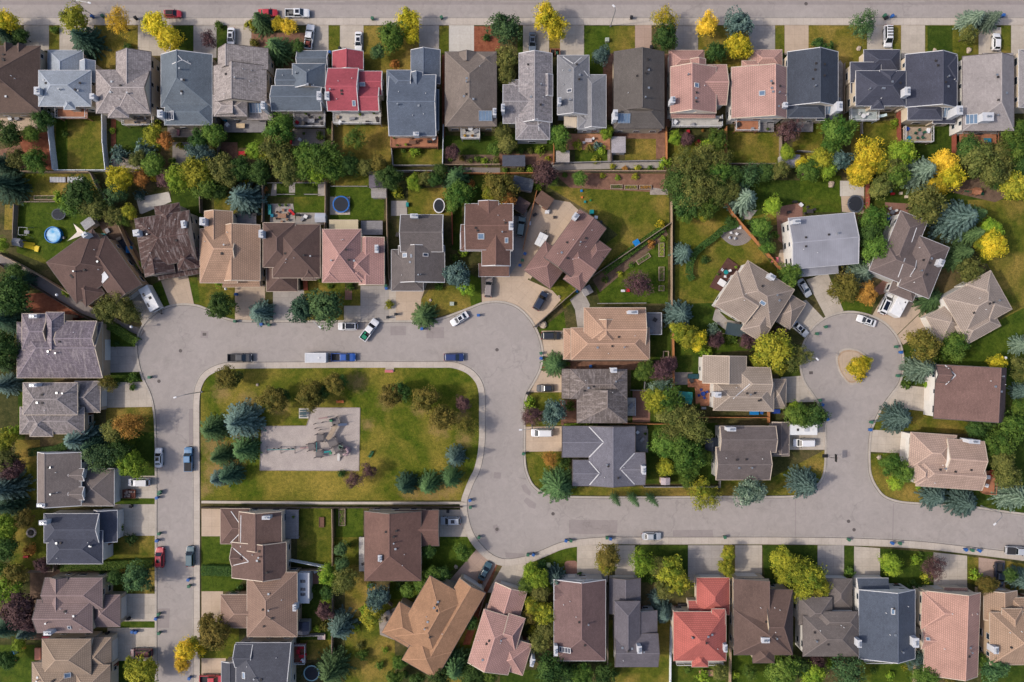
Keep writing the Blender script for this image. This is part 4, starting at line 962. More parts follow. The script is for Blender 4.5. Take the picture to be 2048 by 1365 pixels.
H('b8', 'the mottled plum-brown house', 'angled house with a mottled plum-brown tile roof, left of the large back lawn', (148, 116, 110), 't', 'tan', [(-36, -72, 30, 48, 'ygg', 5.2, .4), (-54, 20, 10, 92, 'yhh', 3.6, .42), (-10, -20, 62, 40, 'xhg', 5.0, .4), (20, -44, 62, 60, 'yhh', 4.6, .4)], ang=36, piv=(1146, 498), front='S', gar=1, chim=((-34, -56, 11, 13),), group=MID, trim='d', vents=12)

# cul-de-sac
CUL = 'houses around the cul-de-sac'
H('b9', 'the beige house with a brown deck', 'angled house with a beige tile roof and a dark brown deck, left of the cul-de-sac', (168, 152, 140), 't', 'white', [(-52, -60, 58, 30, 'xhh', 5.2, .42), (-60, -30, 10, 50, 'xhg', 5.0, .42), (10, -10, 58, 64, 'yhh', 4.6, .42), (50, -48, 92, 12, 'xhh', 3.2, .4)], ang=32, piv=(1508, 600), front='S', gar=2, chim=((6, -58, 14, 10),), sky=((18, -4, 12, 8),), group=CUL, trim='b')
H('b10', 'the grey metal-roofed house', 'house with a plain light grey metal roof and a brick patio, north of the cul-de-sac', (158, 158, 166), 'm', 'white', [(-66, -52, 66, 50, 'xgg', 5.6, .22), (-64, 46, 24, 66, 'sN', 3.2, .15)], ang=-5, piv=(1647, 483), front='S', gar=1, chim=((-50, -44, 16, 9),), group=CUL, trim='w')
H('b11', 'the grey-brown house behind the camper', 'angled house with a grey-brown shingle roof, behind the white camper of the cul-de-sac', (122, 108, 104), 'a', 'white', [(0, -42, 66, 68, 'yhh', 5.4, .4, .45), (-52, -74, 6, 40, 'yhh', 5.2, .4, .42), (-66, -10, 10, 60, 'xhg', 5.0, .42), (-14, 60, 38, 86, 'xhh', 3.2, .4)], ang=22, piv=(1822, 510), front='S', gar=3, chim=((62, -8, 12, 14),), group=CUL, trim='w', vents=8)
H('b12', 'the sand-coloured hip house', 'angled house with a pale sand tile roof and wide eaves, right of the cul-de-sac', (178, 162, 150), 't', 'white', [(-44, -42, 64, 44, 'xhh', 5.2, .42), (10, -44, 66, 44, 'yhh', 5.3, .42, .4), (-92, -26, -30, 34, 'xhh', 3.4, .4), (-50, 20, 30, 62, 'xhh', 4.8, .42)], ang=-29, piv=(1945, 612), front='W', gar=2, group=CUL, trim='b', deck=((36, -62, 60, -42, 1.4, 'brown', 'd', 'NWE'),))
H('h1', 'the plum gabled house', 'house with a large plum-brown shingle roof and a white-trimmed gable facing the cul-de-sac', (132, 104, 97), 'a', 'white', [(1870, 733, 2010, 841, 'ygg', 4.8, .35, .80), (1870, 738, 1898, 768, 'xgg', 5.5, .55)], ang=3.0, piv=None, front='W', gar=0, chim=((1993, 838, 17, 8, 6.5),), group=CUL, trim='d')
H('h2', 'the pink-beige house with a cedar deck', 'house with a pink-beige tile roof and orange cedar deck, below the plum gabled house', (196, 168, 152), 't', 'white', [(-74, -50, 18, 24, 'xhh', 4.6, .38), (0, -42, 74, 34, 'xgg', 5.3, .36), (-56, 0, 76, 56, 'xhg', 4.8, .36), (-60, 12, -28, 50, 'yhh', 4.9, .5)], ang=4, piv=(1892, 920), front='W', gar=0, chim=((54, -40, 24, 8),), deck=((78, 16, 100, 62, 1.2, 'wood', 'o', 'NSE'),), group=CUL, trim='b')
H('g1', 'the taupe tiled house beside the cul-de-sac', 'house with a taupe ribbed tile roof and cedar patio, left of the cul-de-sac stem', (176, 160, 146), 't', 'white', [(1405, 713, 1492, 768, 'ygg', 5.2, .4, .55), (1428, 765, 1548, 822, 'xhh', 5.1, .42), (1468, 735, 1540, 800, 'xhg', 5.0, .42), (1535, 758, 1572, 815, 'xhh', 3.2, .42)], ang=1, piv=None, front='E', gar=3, chim=((1437, 791, 12, 11),), group=CUL, trim='b')
H('g2', 'the dark taupe house with two trailers', 'house with a dark taupe roof beside the parked white trailer and van', (116, 106, 104), 'a', 'grey', [(1440, 853, 1552, 905, 'xgg', 5.3, .34), (1432, 895, 1540, 960, 'xgg', 5.1, .36), (1508, 890, 1578, 912, 'f', 3.2), (1545, 845, 1578, 908, 'ygg', 3.1, .3)], front='E', gar=3, chim=((1463, 859, 19, 8),), group=CUL, trim='b')
# between the two streets
H('f1', 'the tan tile house east of the bulb', 'house with a tan ribbed tile roof and grey deck, right of the street bulb', (194, 158, 134), 't', 'cream', [(1142, 656, 1299, 720, 'xhh', 4.4, .42), (1127, 658, 1180, 719, 'xhg', 3.4, .3), (1168, 616, 1291, 690, 'xhg', 4.8, .34, .6), (1186, 640, 1236, 694, 'ygh', 5.0, .42)], front='W', gar=1, chim=((1266, 625, 21, 7),), deck=((1293, 626, 1322, 670, 1.6, 'grey', 'w', 'NSE'),), group='houses east of the park', trim='b')
H('f2', 'the taupe shake-look house', 'house with a taupe-grey textured roof between the tan tile and blue-grey roofs', (130, 119, 114), 's', 'cream', [(1140, 739, 1254, 798, 'xhh', 5.3, .42), (1124, 739, 1156, 797, 'ygg', 3.4, .3), (1154, 780, 1254, 846, 'ygh', 5.1, .42, .58), (1154, 802, 1200, 840, 'xhg', 5.0, .42)], front='W', gar=1, chim=((1228, 741, 12, 10),), deck=((1255, 796, 1270, 832, 1.4, 'white', 'g', 'E'),), group='houses east of the park')
H('f3', 'the blue-grey house with white ridges', 'house with a blue-grey shingle roof marked by white ridge lines', (124, 122, 132), 'a', 'grey', [(1124, 853, 1225, 915, 'xgg', 4.6, .32), (1178, 853, 1270, 972, 'ygg', 4.65, .32, .5), (1145, 921, 1225, 972, 'xgg', 4.6, .32), (1222, 906, 1290, 970, 'xgg', 4.6, .32)], front='W', gar=0, chim=((1288, 941, 7, 18),), group='houses east of the park', deck=((1271, 852, 1294, 902, 0.5, 'grey', None),))

# left column
LEFT = 'houses along the left street'
H('c1', 'the purple-grey shake house', 'large house with a purple-grey weathered shake roof at the left of the street bulb', (136, 125, 134), 's', 'tan', [(34, 645, 205, 756, 'xhg', 3.9, .46, .46), (92, 625, 128, 700, 'yhg', 5.9, .6), (44, 628, 96, 700, 'xhg', 5.2, .42), (118, 643, 193, 712, 'xgg', 5.6, .42)], front='E', gar=0, chim=((66, 633, 17, 8, 6.6),), group=LEFT, trim='b')
H('c2', 'the grey shake house with twin dormers', 'house with a grey shake roof and paired white dormers, second in the left column', (150, 141, 140), 's', 'beige', [(46, 766, 155, 830, 'xhh', 5.5, .45), (150, 763, 200, 825, 'xgh', 3.4, .42), (40, 815, 168, 868, 'xhh', 4.4, .42), (60, 825, 105, 873, 'yhh', 4.8, .5)], front='E', gar=1, chim=((66, 771, 16, 7),), group=LEFT, trim='b')
H('c3', 'the dark taupe house by the white van', 'house with a dark taupe shingle roof and two white gables, behind the white van', (132, 121, 117), 'a', 'white', [(75, 905, 162, 1012, 'ygg', 5.4, .42, .30), (155, 938, 228, 1012, 'xhh', 3.4, .36), (140, 938, 168, 962, 'xgg', 5.5, .5), (140, 975, 168, 1000, 'xgg', 5.5, .5)], front='E', gar=1, chim=((82, 1011, 18, 7),), group=LEFT, trim='w')
H('c4', 'the navy-slate house', 'house with a dark navy-slate roof and white dormer windows, fourth in the left column', (80, 83, 97), 'a', 'white', [(88, 1028, 198, 1086, 'xhg', 5.3, .42), (94, 1062, 205, 1128, 'xhh', 5.0, .4), (188, 1021, 234, 1084, 'ygg', 3.4, .42, .3)], front='E', gar=2, chim=((86, 1046, 16, 9),), group=LEFT, trim='w')
H('c5', 'the mauve tiled house', 'house with a mauve-brown ribbed tile roof, second from the bottom in the left column', (152, 130, 127), 't', 'beige', [(90, 1156, 205, 1218, 'xgh', 5.0, .42), (74, 1200, 185, 1266, 'xgh', 5.4, .42), (180, 1190, 240, 1254, 'xhh', 3.4, .42), (100, 1156, 134, 1220, 'y', 5.3, .5)], front='E', gar=2, chim=((95, 1267, 16, 8),), sky=((139, 1255, 7, 8, 'd'),), group=LEFT, trim='d')
H('c6', 'the tan hip house at the bottom left', 'house with a tan tile hip roof at the bottom left corner', (172, 150, 130), 't', 'cream', [(84, 1278, 182, 1350, 'xhh', 5.2, .42), (64, 1325, 160, 1400, 'xhh', 4.8, .42), (170, 1275, 222, 1342, 'xhh', 3.4, .42), (140, 1330, 220, 1400, 'xhh', 4.2, .4)], front='E', gar=2, sky=((135, 1351, 12, 10),), group=LEFT, trim='d')

# south of the park
SOU = 'houses south of the park'
H('d1', 'the brown T-shaped house', 'house with a brown shingle T-shaped roof below the left end of the park', (120, 96, 88), 'a', 'cream', [(478, 1024, 563, 1100, 'ygg', 5.2, .38, .45), (441, 1018, 500, 1088, 'xhg', 3.4, .42), (464, 1085, 572, 1156, 'ygg', 4.9, .38, .64), (463, 1096, 500, 1132, 'xgh', 5.0, .5)], front='W', gar=1, chim=((532, 1036, 17, 7),), deck=((565, 1020, 597, 1078, 1.3, 'grey', None),), group=SOU, trim='b')
H('d2', 'the tan ribbed house with a white sunroom', 'house with a tan-brown ribbed tile roof and a white flat-roofed sunroom at its right', (158, 130, 115), 't', 'tan', [(494, 1145, 594, 1274, 'yhh', 5.0, .38, .44), (441, 1190, 520, 1256, 'xhg', 3.6, .42)], front='W', gar=1, chim=((589, 1216, 7, 14, 6.4),), group=SOU, trim='b')
H('d3', 'the navy house at the bottom edge', 'house with a dark navy-grey roof and a red-furnished deck at the bottom edge', (86, 88, 98), 'a', 'cream', [(472, 1286, 582, 1420, 'xhg', 5.2, .36), (443, 1324, 480, 1420, 'ygg', 3.4, .3), (470, 1290, 505, 1335, 'xgg', 5.3, .5)], front='W', gar=1, sky=((488, 1351, 8, 13),), deck=((583, 1288, 612, 1326, 1.6, 'red', 'w', 'NSE'),), group=SOU, trim='w')
H('d4', 'the brown house right of the fenced lawn', 'house with a reddish brown shingle roof beside the parked silver car below the park', (122, 93, 84), 'a', 'beige', [(729, 1023, 842, 1162, 'ygh', 5.2, .38, .47), (790, 1021, 878, 1092, 'xgg', 3.8, .38)], front='E', gar=1, chim=((760, 1117, 8, 13, 7.4),), deck=((718, 1075, 738, 1143, 1.2, 'white', None),), group=SOU, trim='d', vents=8)
_h = HOUSES['d2']
m = MB(); x0, y0 = P(596, 1206, 3.2); x1, y1 = P(618, 1147, 3.2); X, Y = _h.root.location.x, _h.root.location.y
m.box(x0 - X, y0 - Y, 0, x1 - X, y1 - Y, 3.2); m.box(x0 - X - .1, y0 - Y - .1, 3.2, x1 - X + .1, y1 - Y + .1, 3.3)
_s = m.build('sunroom', CHIMW, _h.root)
for v in (1163, 1179, 1189):
    q = MB(); x, y = P(606, v, 3.3); q.cbox(x - X, y - Y, 3.29, 1.1, .65, .1); q.build('skylight', SKYD, _s)
# bottom row
BOT = 'houses in the bottom row'
H('e1', 'the amber shake house', 'angled house with an amber-brown shake roof, leftmost of the bottom row', (174, 134, 104), 'a', 'beige', [(-64, -80, 30, 60, 'yhh', 5.3, .4, .55), (-10, -106, 50, 88, 'ygh', 5.0, .38, .45), (-90, -4, -30, 66, 'xhg', 4.8, .4), (-28, 30, 50, 93, 'yhh', 5.05, .35)], ang=30, piv=(875, 1253), front='N', gar=1, group=BOT, trim='d', vents=9)
H('e2', 'the rose tiled angled house', 'angled house with a rose pink ribbed tile roof, beside the amber shake roof', (198, 156, 146), 't', 'pinkish', [(-50, -34, 34, 78, 'yhg', 5.2, .42, .42), (-44, -92, 22, -28, 'ygg', 3.4, .36), (0, -40, 34, 30, 'xgh', 5.0, .42), (0, 6, 62, 70, 'xhh', 4.4, .42)], ang=17, piv=(1006, 1266), front='N', gar=1, chim=((74, 40, 7, 17, 6.4),), group=BOT, trim='b')
H('e3', 'the mauve-brown house', 'house with a mauve-brown shingle roof and a front gable, third in the bottom row', (128, 103, 100), 'a', 'grey', [(1108, 1160, 1211, 1322, 'ygh', 5.1, .38, .52), (1150, 1160, 1186, 1196, 'y', 5.4, .5), (1108, 1172, 1146, 1200, 'xgg', 5.2, .4)], front='N', gar=0, chim=((1112, 1302, 7, 22, 6.8),), sky=((1130, 1300, 24, 11, 'd'),), group=BOT, trim='w')
H('e4', 'the dark grey split-level house', 'house with a dark grey roof, low front garage and a blue spruce at its right', (112, 107, 114), 'a', 'grey', [(1229, 1203, 1280, 1300, 'yhg', 5.3, .42, .5), (1219, 1157, 1281, 1228, 'ygg', 3.2, .3), (1230, 1268, 1316, 1334, 'xgg', 5.0, .38), (1276, 1222, 1314, 1290, 'sW', 4.2, .2)], front='N', gar=1, chim=((1279, 1300, 9, 16, 7.4),), group=BOT, trim='d')
H('e5', 'the coral-red tiled house', 'house with a vivid coral-red tile roof in the bottom row', (202, 114, 104), 't', 'cream', [(1347, 1224, 1452, 1322, 'xhh', 5.2, .46), (1393, 1156, 1459, 1230, 'yhh', 3.4, .42), (1376, 1202, 1420, 1230, 'xgg', 3.2, .3), (1384, 1300, 1416, 1334, 'yhh', 5.0, .5), (1424, 1219, 1450, 1250, 'yhh', 5.3, .3)], front='N', gar=1, chim=((1451, 1297, 7, 16, 6.6),), deck=((1352, 1320, 1447, 1328, 1.6, 'white', 'w', 'S'),), group=BOT, trim='b', cap=(192, 108, 98))
H('e6', 'the dark brown hip house', 'house with a dark brown hip roof, directly right of the coral-red roof', (112, 91, 83), 'a', 'beige', [(1468, 1158, 1538, 1310, 'ygh', 5.2, .38, .94), (1530, 1180, 1585, 1310, 'xgh', 5.15, .38), (1468, 1220, 1585, 1310, 'yhh', 5.2, .38, .56), (1506, 1290, 1548, 1326, 'yhh', 5.0, .5)], front='N', gar=0, chim=((1531, 1281, 17, 11, 7.8),), group=BOT, trim='d')
H('e7', 'the taupe hip house', 'house with a taupe hip roof half under the golden tree of the bottom row', (120, 111, 107), 'a', 'white', [(1606, 1232, 1717, 1313, 'xhh', 5.4, .42), (1650, 1158, 1704, 1220, 'yhh', 3.4, .38), (1598, 1195, 1664, 1250, 'xhh', 4.6, .4), (1638, 1224, 1715, 1260, 'xhh', 5.5, .42)], front='N', gar=1, chim=((1719, 1288, 8, 16),), group=BOT, trim='d')
H('e8', 'the slate-blue bottom-row house', 'house with a slate-blue shingle roof and one bright skylight in the bottom row', (90, 98, 112), 'a', 'white', [(1718, 1180, 1830, 1318, 'ygg', 5.4, .36, .60), (1714, 1157, 1776, 1182, 'sS', 3.4, .3), (1752, 1182, 1826, 1235, 'xhh', 5.5, .36)], front='N', gar=1, chim=((1832, 1286, 12, 20),), sky=((1786, 1223, 7, 12),), deck=((1728, 1318, 1782, 1324, 2.0, 'white', 'w', 'S'),), group=BOT, trim='w')
H('e9', 'the salmon tiled house', 'house with a salmon pink tile roof, second from the right in the bottom row', (204, 160, 144), 't', 'cream', [(1850, 1184, 1958, 1352, 'ygg', 5.2, .36, .66), (1842, 1186, 1934, 1260, 'xhg', 5.0, .38), (1886, 1176, 1932, 1196, 'f', 3.2), (1844, 1262, 1890, 1300, 'xgh', 5.0, .36)], ang=2, piv=None, front='N', gar=0, sky=((1856, 1280, 8, 6),), group=BOT, trim='b')
H('e10', 'the tan tiled house at the bottom right', 'house with a tan ribbed tile roof at the bottom right corner', (182, 153, 130), 't', 'tan', [(1980, 1225, 2090, 1330, 'xhh', 5.3, .42), (1968, 1182, 2034, 1240, 'ygg', 3.8, .36), (2004, 1218, 2044, 1270, 'yhh', 5.5, .42), (2020, 1196, 2100, 1240, 'xhh', 4.0, .36)], front='N', gar=1, chim=((1992, 1301, 10, 15, 6.8),), group=BOT, trim='b')

HOUSES['f3'].lines([(1178, 854, 1207, 885), (1207, 885, 1178, 915), (1178, 923, 1199, 947), (1199, 947, 1179, 970), (1269, 907, 1240, 938), (1240, 938, 1269, 969)], .22)
HOUSES['a4'].lines([(345, 129, 360, 122), (360, 122, 366, 121), (366, 121, 382, 129), (356, 111, 365, 121)])
HOUSES['d1'].lines([(482, 1031, 481, 1095), (462, 1023, 481, 1050), (461, 1086, 481, 1066), (467, 1097, 497, 1123), (467, 1131, 497, 1124)])
HOUSES['b11'].lines([(1810, 517, 1796, 555), (1833, 456, 1823, 485)])
HOUSES['h1'].lines([(1890, 731, 1911, 751), (1911, 751, 1891, 770)], .22)
HOUSES['g1'].lines([(1466, 798, 1500, 768)])
HOUSES['a10'].lines([(1064, 240, 1075, 238), (1075, 238, 1078, 262)]); HOUSES['a11'].lines([(1126, 114, 1146, 128), (1163, 115, 1148, 128), (1168, 142, 1176, 152)])
# ---------------------------------------------------------------- foliage
LEAF = {
    'bs': leaf_mat('blue_spruce_needles', (42, 70, 63), (112, 138, 126), 0.1, 1.05),
    'bp': leaf_mat('pale_spruce_needles', (58, 88, 70), (144, 164, 138), 0.1, 1.05),
    'gs': leaf_mat('green_spruce_needles', (38, 70, 38), (96, 124, 70), 0.1, 1.15),
    'ds': leaf_mat('dark_spruce_needles', (30, 60, 44), (72, 102, 74), 0.1, 1.15),
    'gr': leaf_mat('green_leaves', (56, 92, 26), (118, 142, 50), 0.3),
    'dg': leaf_mat('dark_green_leaves', (42, 72, 28), (86, 112, 46), 0.25),
    'lm': leaf_mat('lime_leaves', (100, 136, 22), (166, 184, 44), 0.3),
    'ol': leaf_mat('olive_leaves', (78, 90, 36), (140, 138, 66), 0.28),
    'yg': leaf_mat('yellow_green_leaves', (94, 116, 24), (190, 180, 40), 0.3, 1.25),
    'yl': leaf_mat('yellow_leaves', (142, 146, 14), (240, 206, 14), 0.35, 1.4),
    'go': leaf_mat('gold_leaves', (184, 150, 20), (250, 198, 30), 0.35, 1.45),
    'or': leaf_mat('rust_leaves', (150, 98, 36), (204, 140, 56), 0.3),
    'pu': leaf_mat('purple_leaves', (66, 44, 50), (118, 84, 84), 0.2),
    'br': leaf_mat('bronze_leaves', (86, 88, 28), (142, 124, 50), 0.25),
}
BARKM = two('tree_bark', (86, 72, 62), (116, 100, 86), 2.0, 0.95, 0.5)

class Leaves:
    def __init__(s): s.v = []; s.f = []; s.t = []
    def quad(s, c, n, up, w, l, tint):
        n = n.normalized(); u = up - n * up.dot(n)
        if u.length < 1e-4: u = n.orthogonal()
        u.normalize(); r = n.cross(u)
        b = len(s.v)
        s.v += [c - u * l * .5, c + r * w * .5 - u * l * .05, c + u * l * .5, c - r * w * .5 - u * l * .05]
        s.f.append((b, b + 1, b + 2, b + 3)); s.t.append(tint)
    def mesh(s, name, mat):
        me = bpy.data.meshes.new(name)
        me.from_pydata([tuple(p) for p in s.v], [], s.f)
        at = me.attributes.new('tint', 'FLOAT', 'FACE')
        at.data.foreach_set('value', s.t)
        me.materials.append(mat)
        me.update()
        return me

def spruce_mesh(seed, levels=15, nb=15, dense=1.0, hgt=2.6, shape=0.82):
    """unit radius conifer: whorls of drooping boughs set with needle sprays"""
    g = random.Random(seed); L = Leaves()
    for lv in range(levels):
        f = (lv + g.uniform(-.2, .2)) / (levels - 1); f = min(max(f, 0), 1)
        z = hgt * (0.07 + 0.90 * f)
        rad = (1 - f) ** shape * 0.97 + 0.05
        n = max(5, int(nb * (0.42 + 0.6 * (1 - f)) * dense))
        ph = g.uniform(0, 6.28)
        for k in range(n):
            a = ph + 6.2832 * k / n + g.uniform(-.16, .16)
            ln = rad * g.uniform(0.72, 1.12)
            d = Vector((math.cos(a), math.sin(a), 0)); side = Vector((-d.y, d.x, 0))
            droop = g.uniform(0.18, 0.42); lift = g.uniform(.0, .12)
            bt = g.uniform(0, .6) * (.6 + .4 * f)
            seg = max(3, int(11 * ln + 2))
            for i in range(seg):
                t = (i + 0.7) / seg
                if t < 0.10 and ln > .4: continue
                p = d * (ln * t) + Vector((0, 0, z - droop * ln * t + lift * t * t * ln))
                wd = (1 - 0.55 * t)
                for sg in (-1, 1):
                    q = p + side * sg * 0.07 * wd * ln
                    di = (d * 0.75 + side * sg * g.uniform(.5, .95)) + Vector((0, 0, -0.25 + g.uniform(-.15, .2)))
                    L.quad(q, Vector((g.uniform(-.3, .3), g.uniform(-.3, .3), 1)) + d * .35, di, 0.058 * g.uniform(.7, 1.3), 0.19 * wd * g.uniform(.7, 1.3) * (0.55 + .5 * ln), min(1, max(0, bt + 0.4 * t + g.uniform(-.28, .28))))
            tip = d * ln + Vector((0, 0, z - droop * ln + lift * ln))
            L.quad(tip, Vector((0, 0, 1)) + d * .5, d + Vector((0, 0, -.2)), 0.08, 0.17, min(1, bt + .5))
    for k in range(8):
        a = 6.28 * k / 8
        L.quad(Vector((0, 0, hgt * .97)), Vector((math.cos(a), math.sin(a), .4)), Vector((math.cos(a) * .2, math.sin(a) * .2, 1)), .05, .16, .6)
    return L

def leafy_mesh(seed, clumps=44, per=85, flat=0.78, leaf=0.085, gap=0.0, spiky=0.0):
    """unit radius broadleaf crown made of many leaf clumps of uneven size"""
    g = random.Random(seed); L = Leaves()
    lob = [(g.uniform(0, 6.28), g.uniform(.05, .17), k) for k in (2, 3, 5)]
    cl = []
    for i in range(clumps):
        for _ in range(30):
            u = g.uniform(-0.55, 1); a = g.uniform(0, 6.2832)
            rr = (g.random() ** 0.42)
            env = 1 + sum(am * math.sin(k * a + p) for p, am, k in lob)
            s = math.sqrt(max(0, 1 - u * u))
            cr = g.choice((g.uniform(.14, .24), g.uniform(.24, .4)))
            p = Vector((math.cos(a) * s * rr * env * (1 - cr * .8), math.sin(a) * s * rr * env * (1 - cr * .8), u * rr * flat * (1 - cr * .6)))
            if all((p - q).length > 0.55 * (cr + qr) * (1 + gap) * .62 for q, qr, _ in cl): break
        cl.append((p, cr, g.random()))
    for p, cr, tn in cl:
        out = p.normalized() if p.length > .05 else Vector((0, 0, 1))
        for k in range(int(per * (cr / .25) ** 2)):
            d = Vector((g.gauss(0, 1), g.gauss(0, 1), g.gauss(0, 1) + .25)).normalized()
            q = p + d * cr * g.uniform(.55, 1.0 + spiky * (g.random() < .3))
            n = (d + out * .5 + Vector((g.uniform(-.6, .6), g.uniform(-.6, .6), g.uniform(-.2, .8))))
            up = Vector((g.uniform(-1, 1), g.uniform(-1, 1), g.uniform(-.6, .5)))
            sz = leaf * g.uniform(.65, 1.35)
            L.quad(q, n, up, sz, sz * 1.35, min(1, max(0, 0.9 * tn + g.uniform(-.14, .26))))
    for k in range(int(clumps * 7)):     # stray sprigs break the outline
        a = g.uniform(0, 6.28); u = g.uniform(-.3, .9); s = math.sqrt(1 - u * u)
        env = 1 + sum(am * math.sin(kk * a + pp) for pp, am, kk in lob)
        q = Vector((math.cos(a) * s, math.sin(a) * s, u * flat)) * env * g.uniform(.85, 1.06)
        L.quad(q, Vector((g.uniform(-1, 1), g.uniform(-1, 1), 1)), Vector((q.x, q.y, -.2)), leaf * .9, leaf * 1.5, g.random())
    return L

PROTO = {'spruce': [], 'leafy': [], 'airy': [], 'shrub': [], 'column': [], 'round': []}
PM = LEAF['gr']
for k in range(5): PROTO['spruce'].append((spruce_mesh(100 + k, levels=19 + k % 3, nb=17 + k % 4).mesh('spruce_crown', PM), 2.6))
for k in range(6): PROTO['leafy'].append(leafy_mesh(200 + k, clumps=38 + 5 * k, per=105, leaf=.075, gap=.15 if k % 2 else 0, spiky=.25).mesh('leafy_crown', PM))
for k in range(4): PROTO['airy'].append(leafy_mesh(300 + k, clumps=42, per=85, leaf=.058, gap=.3, spiky=.3).mesh('airy_crown', PM))
for k in range(4): PROTO['shrub'].append(leafy_mesh(400 + k, clumps=16, per=42, flat=.7, leaf=.17).mesh('shrub_foliage', PM))
for k in range(3): PROTO['round'].append(leafy_mesh(500 + k, clumps=60, per=70, flat=.95, leaf=.085).mesh('round_crown', PM))
for k in range(2): PROTO['column'].append((spruce_mesh(600 + k, levels=16, nb=11, hgt=6.0, shape=.45).mesh('column_crown', PM), 6.0))

def trunk_mesh(seed, h, r, limbs):
    g = random.Random(seed); m = MB()
    m.tube([(0, 0, -.05), (g.uniform(-.03, .03), g.uniform(-.03, .03), h * .5), (g.uniform(-.05, .05), g.uniform(-.05, .05), h)], [r, r * .72, r * .35], 8)
    for k in range(limbs):
        a = 6.28 * k / limbs + g.uniform(-.4, .4); z = h * g.uniform(.38, .75)
        ln = g.uniform(.45, .75)
        m.tube([(0, 0, z), (math.cos(a) * ln * .5, math.sin(a) * ln * .5, z + ln * .35), (math.cos(a) * ln, math.sin(a) * ln, z + ln * .55)], [r * .5, r * .32, r * .14], 5)
    me = bpy.data.meshes.new('trunk'); me.from_pydata(m.v, [], m.f); me.materials.append(BARKM)
    return me
TR_CON = trunk_mesh(1, 2.5, .065, 0)
TR_LEAF = [trunk_mesh(10 + k, 1.5, .085, 6) for k in range(3)]
TR_SHR = trunk_mesh(30, .5, .05, 5)
tg = random.Random(77)
KINDW = {'bs': 'blue-green spruce', 'bp': 'pale silvery spruce', 'gs': 'green spruce', 'ds': 'dark spruce', 'gr': 'green leafy tree', 'dg': 'dark green tree', 'lm': 'lime green tree', 'ol': 'olive green tree', 'yg': 'yellow-green tree', 'yl': 'bright yellow tree', 'go': 'golden tree', 'or': 'rusty orange tree', 'pu': 'purple-leaved tree', 'br': 'bronze leaved tree'}
PLANTS = []      # (object, px, py, radius px, kind word, category) - labelled at the end
def plant(u, v, r, kind, form=None, hs=1.0):
    """u, v, r as seen in the photo (crown outline)"""
    if form is None: form = 'spruce' if kind in ('bs', 'bp', 'gs', 'ds') else ('shrub' if r < 12.5 else 'leafy')
    rm = r * S
    if form in ('spruce', 'column'):
        me, uh = tg.choice(PROTO[form])
        f = HC / (HC - 1.0)
        rad = rm * 1.04 if form == 'spruce' else rm
        sz = rad * (1.0 if form == 'column' else tg.uniform(.90, 1.05) * (.72 if r > 28 else .86)) * hs
        hm = 0.30 * uh * sz
        rad *= (HC - hm) / HC
        x, y = P(u, v, hm)
        root = empty('spruce_tree' if form == 'spruce' else 'columnar_tree', (x, y, 0), tg.uniform(0, 6.28))
        cr = link('crown', me, root); cr.scale = (rad, rad, sz)
        tr = link('trunk', TR_CON, root); tr.scale = (rad, rad, sz * uh / 2.6)
        cat = 'spruce' if form == 'spruce' else 'tree'
    elif form == 'shrub':
        me = tg.choice(PROTO['shrub'])
        hm = rm * .6
        x, y = P(u, v, hm)
        root = empty('shrub', (x, y, 0), tg.uniform(0, 6.28))
        cr = link('foliage', me, root); cr.scale = (rm, rm, rm * hs); cr.location.z = hm
        tr = link('stem', TR_SHR, root); tr.scale = (rm, rm, rm)
        cat = 'shrub'
    else:
        me = tg.choice(PROTO[form])
        ht = (2.0 + rm * 1.45) * hs
        hm = ht - rm * .72
        rad = rm * (HC - hm) / HC * 1.08
        x, y = P(u, v, hm)
        root = empty('leafy_tree', (x, y, 0), tg.uniform(0, 6.28))
        cr = link('crown', me, root); cr.scale = (rad, rad, rad); cr.location.z = hm
        tr = link('trunk', tg.choice(TR_LEAF), root); tr.scale = (rad * .8, rad * .8, (hm + rad * .2) / 1.5)
        cat = 'tree'
    cr.material_slots[0].link = 'OBJECT'; cr.material_slots[0].material = LEAF[kind]
    w = KINDW[kind]
    if form == 'shrub': w = w.replace('leafy tree', 'leafy bush').replace('leaved tree', 'leaved bush').replace('tree', 'bush')
    if form == 'column': w = 'narrow dark columnar evergreen'
    if form == 'airy': w = 'loose ' + w
    if form == 'round': w = 'round ' + w
    PLANTS.append([root, u, v, r, w, cat])
    return root

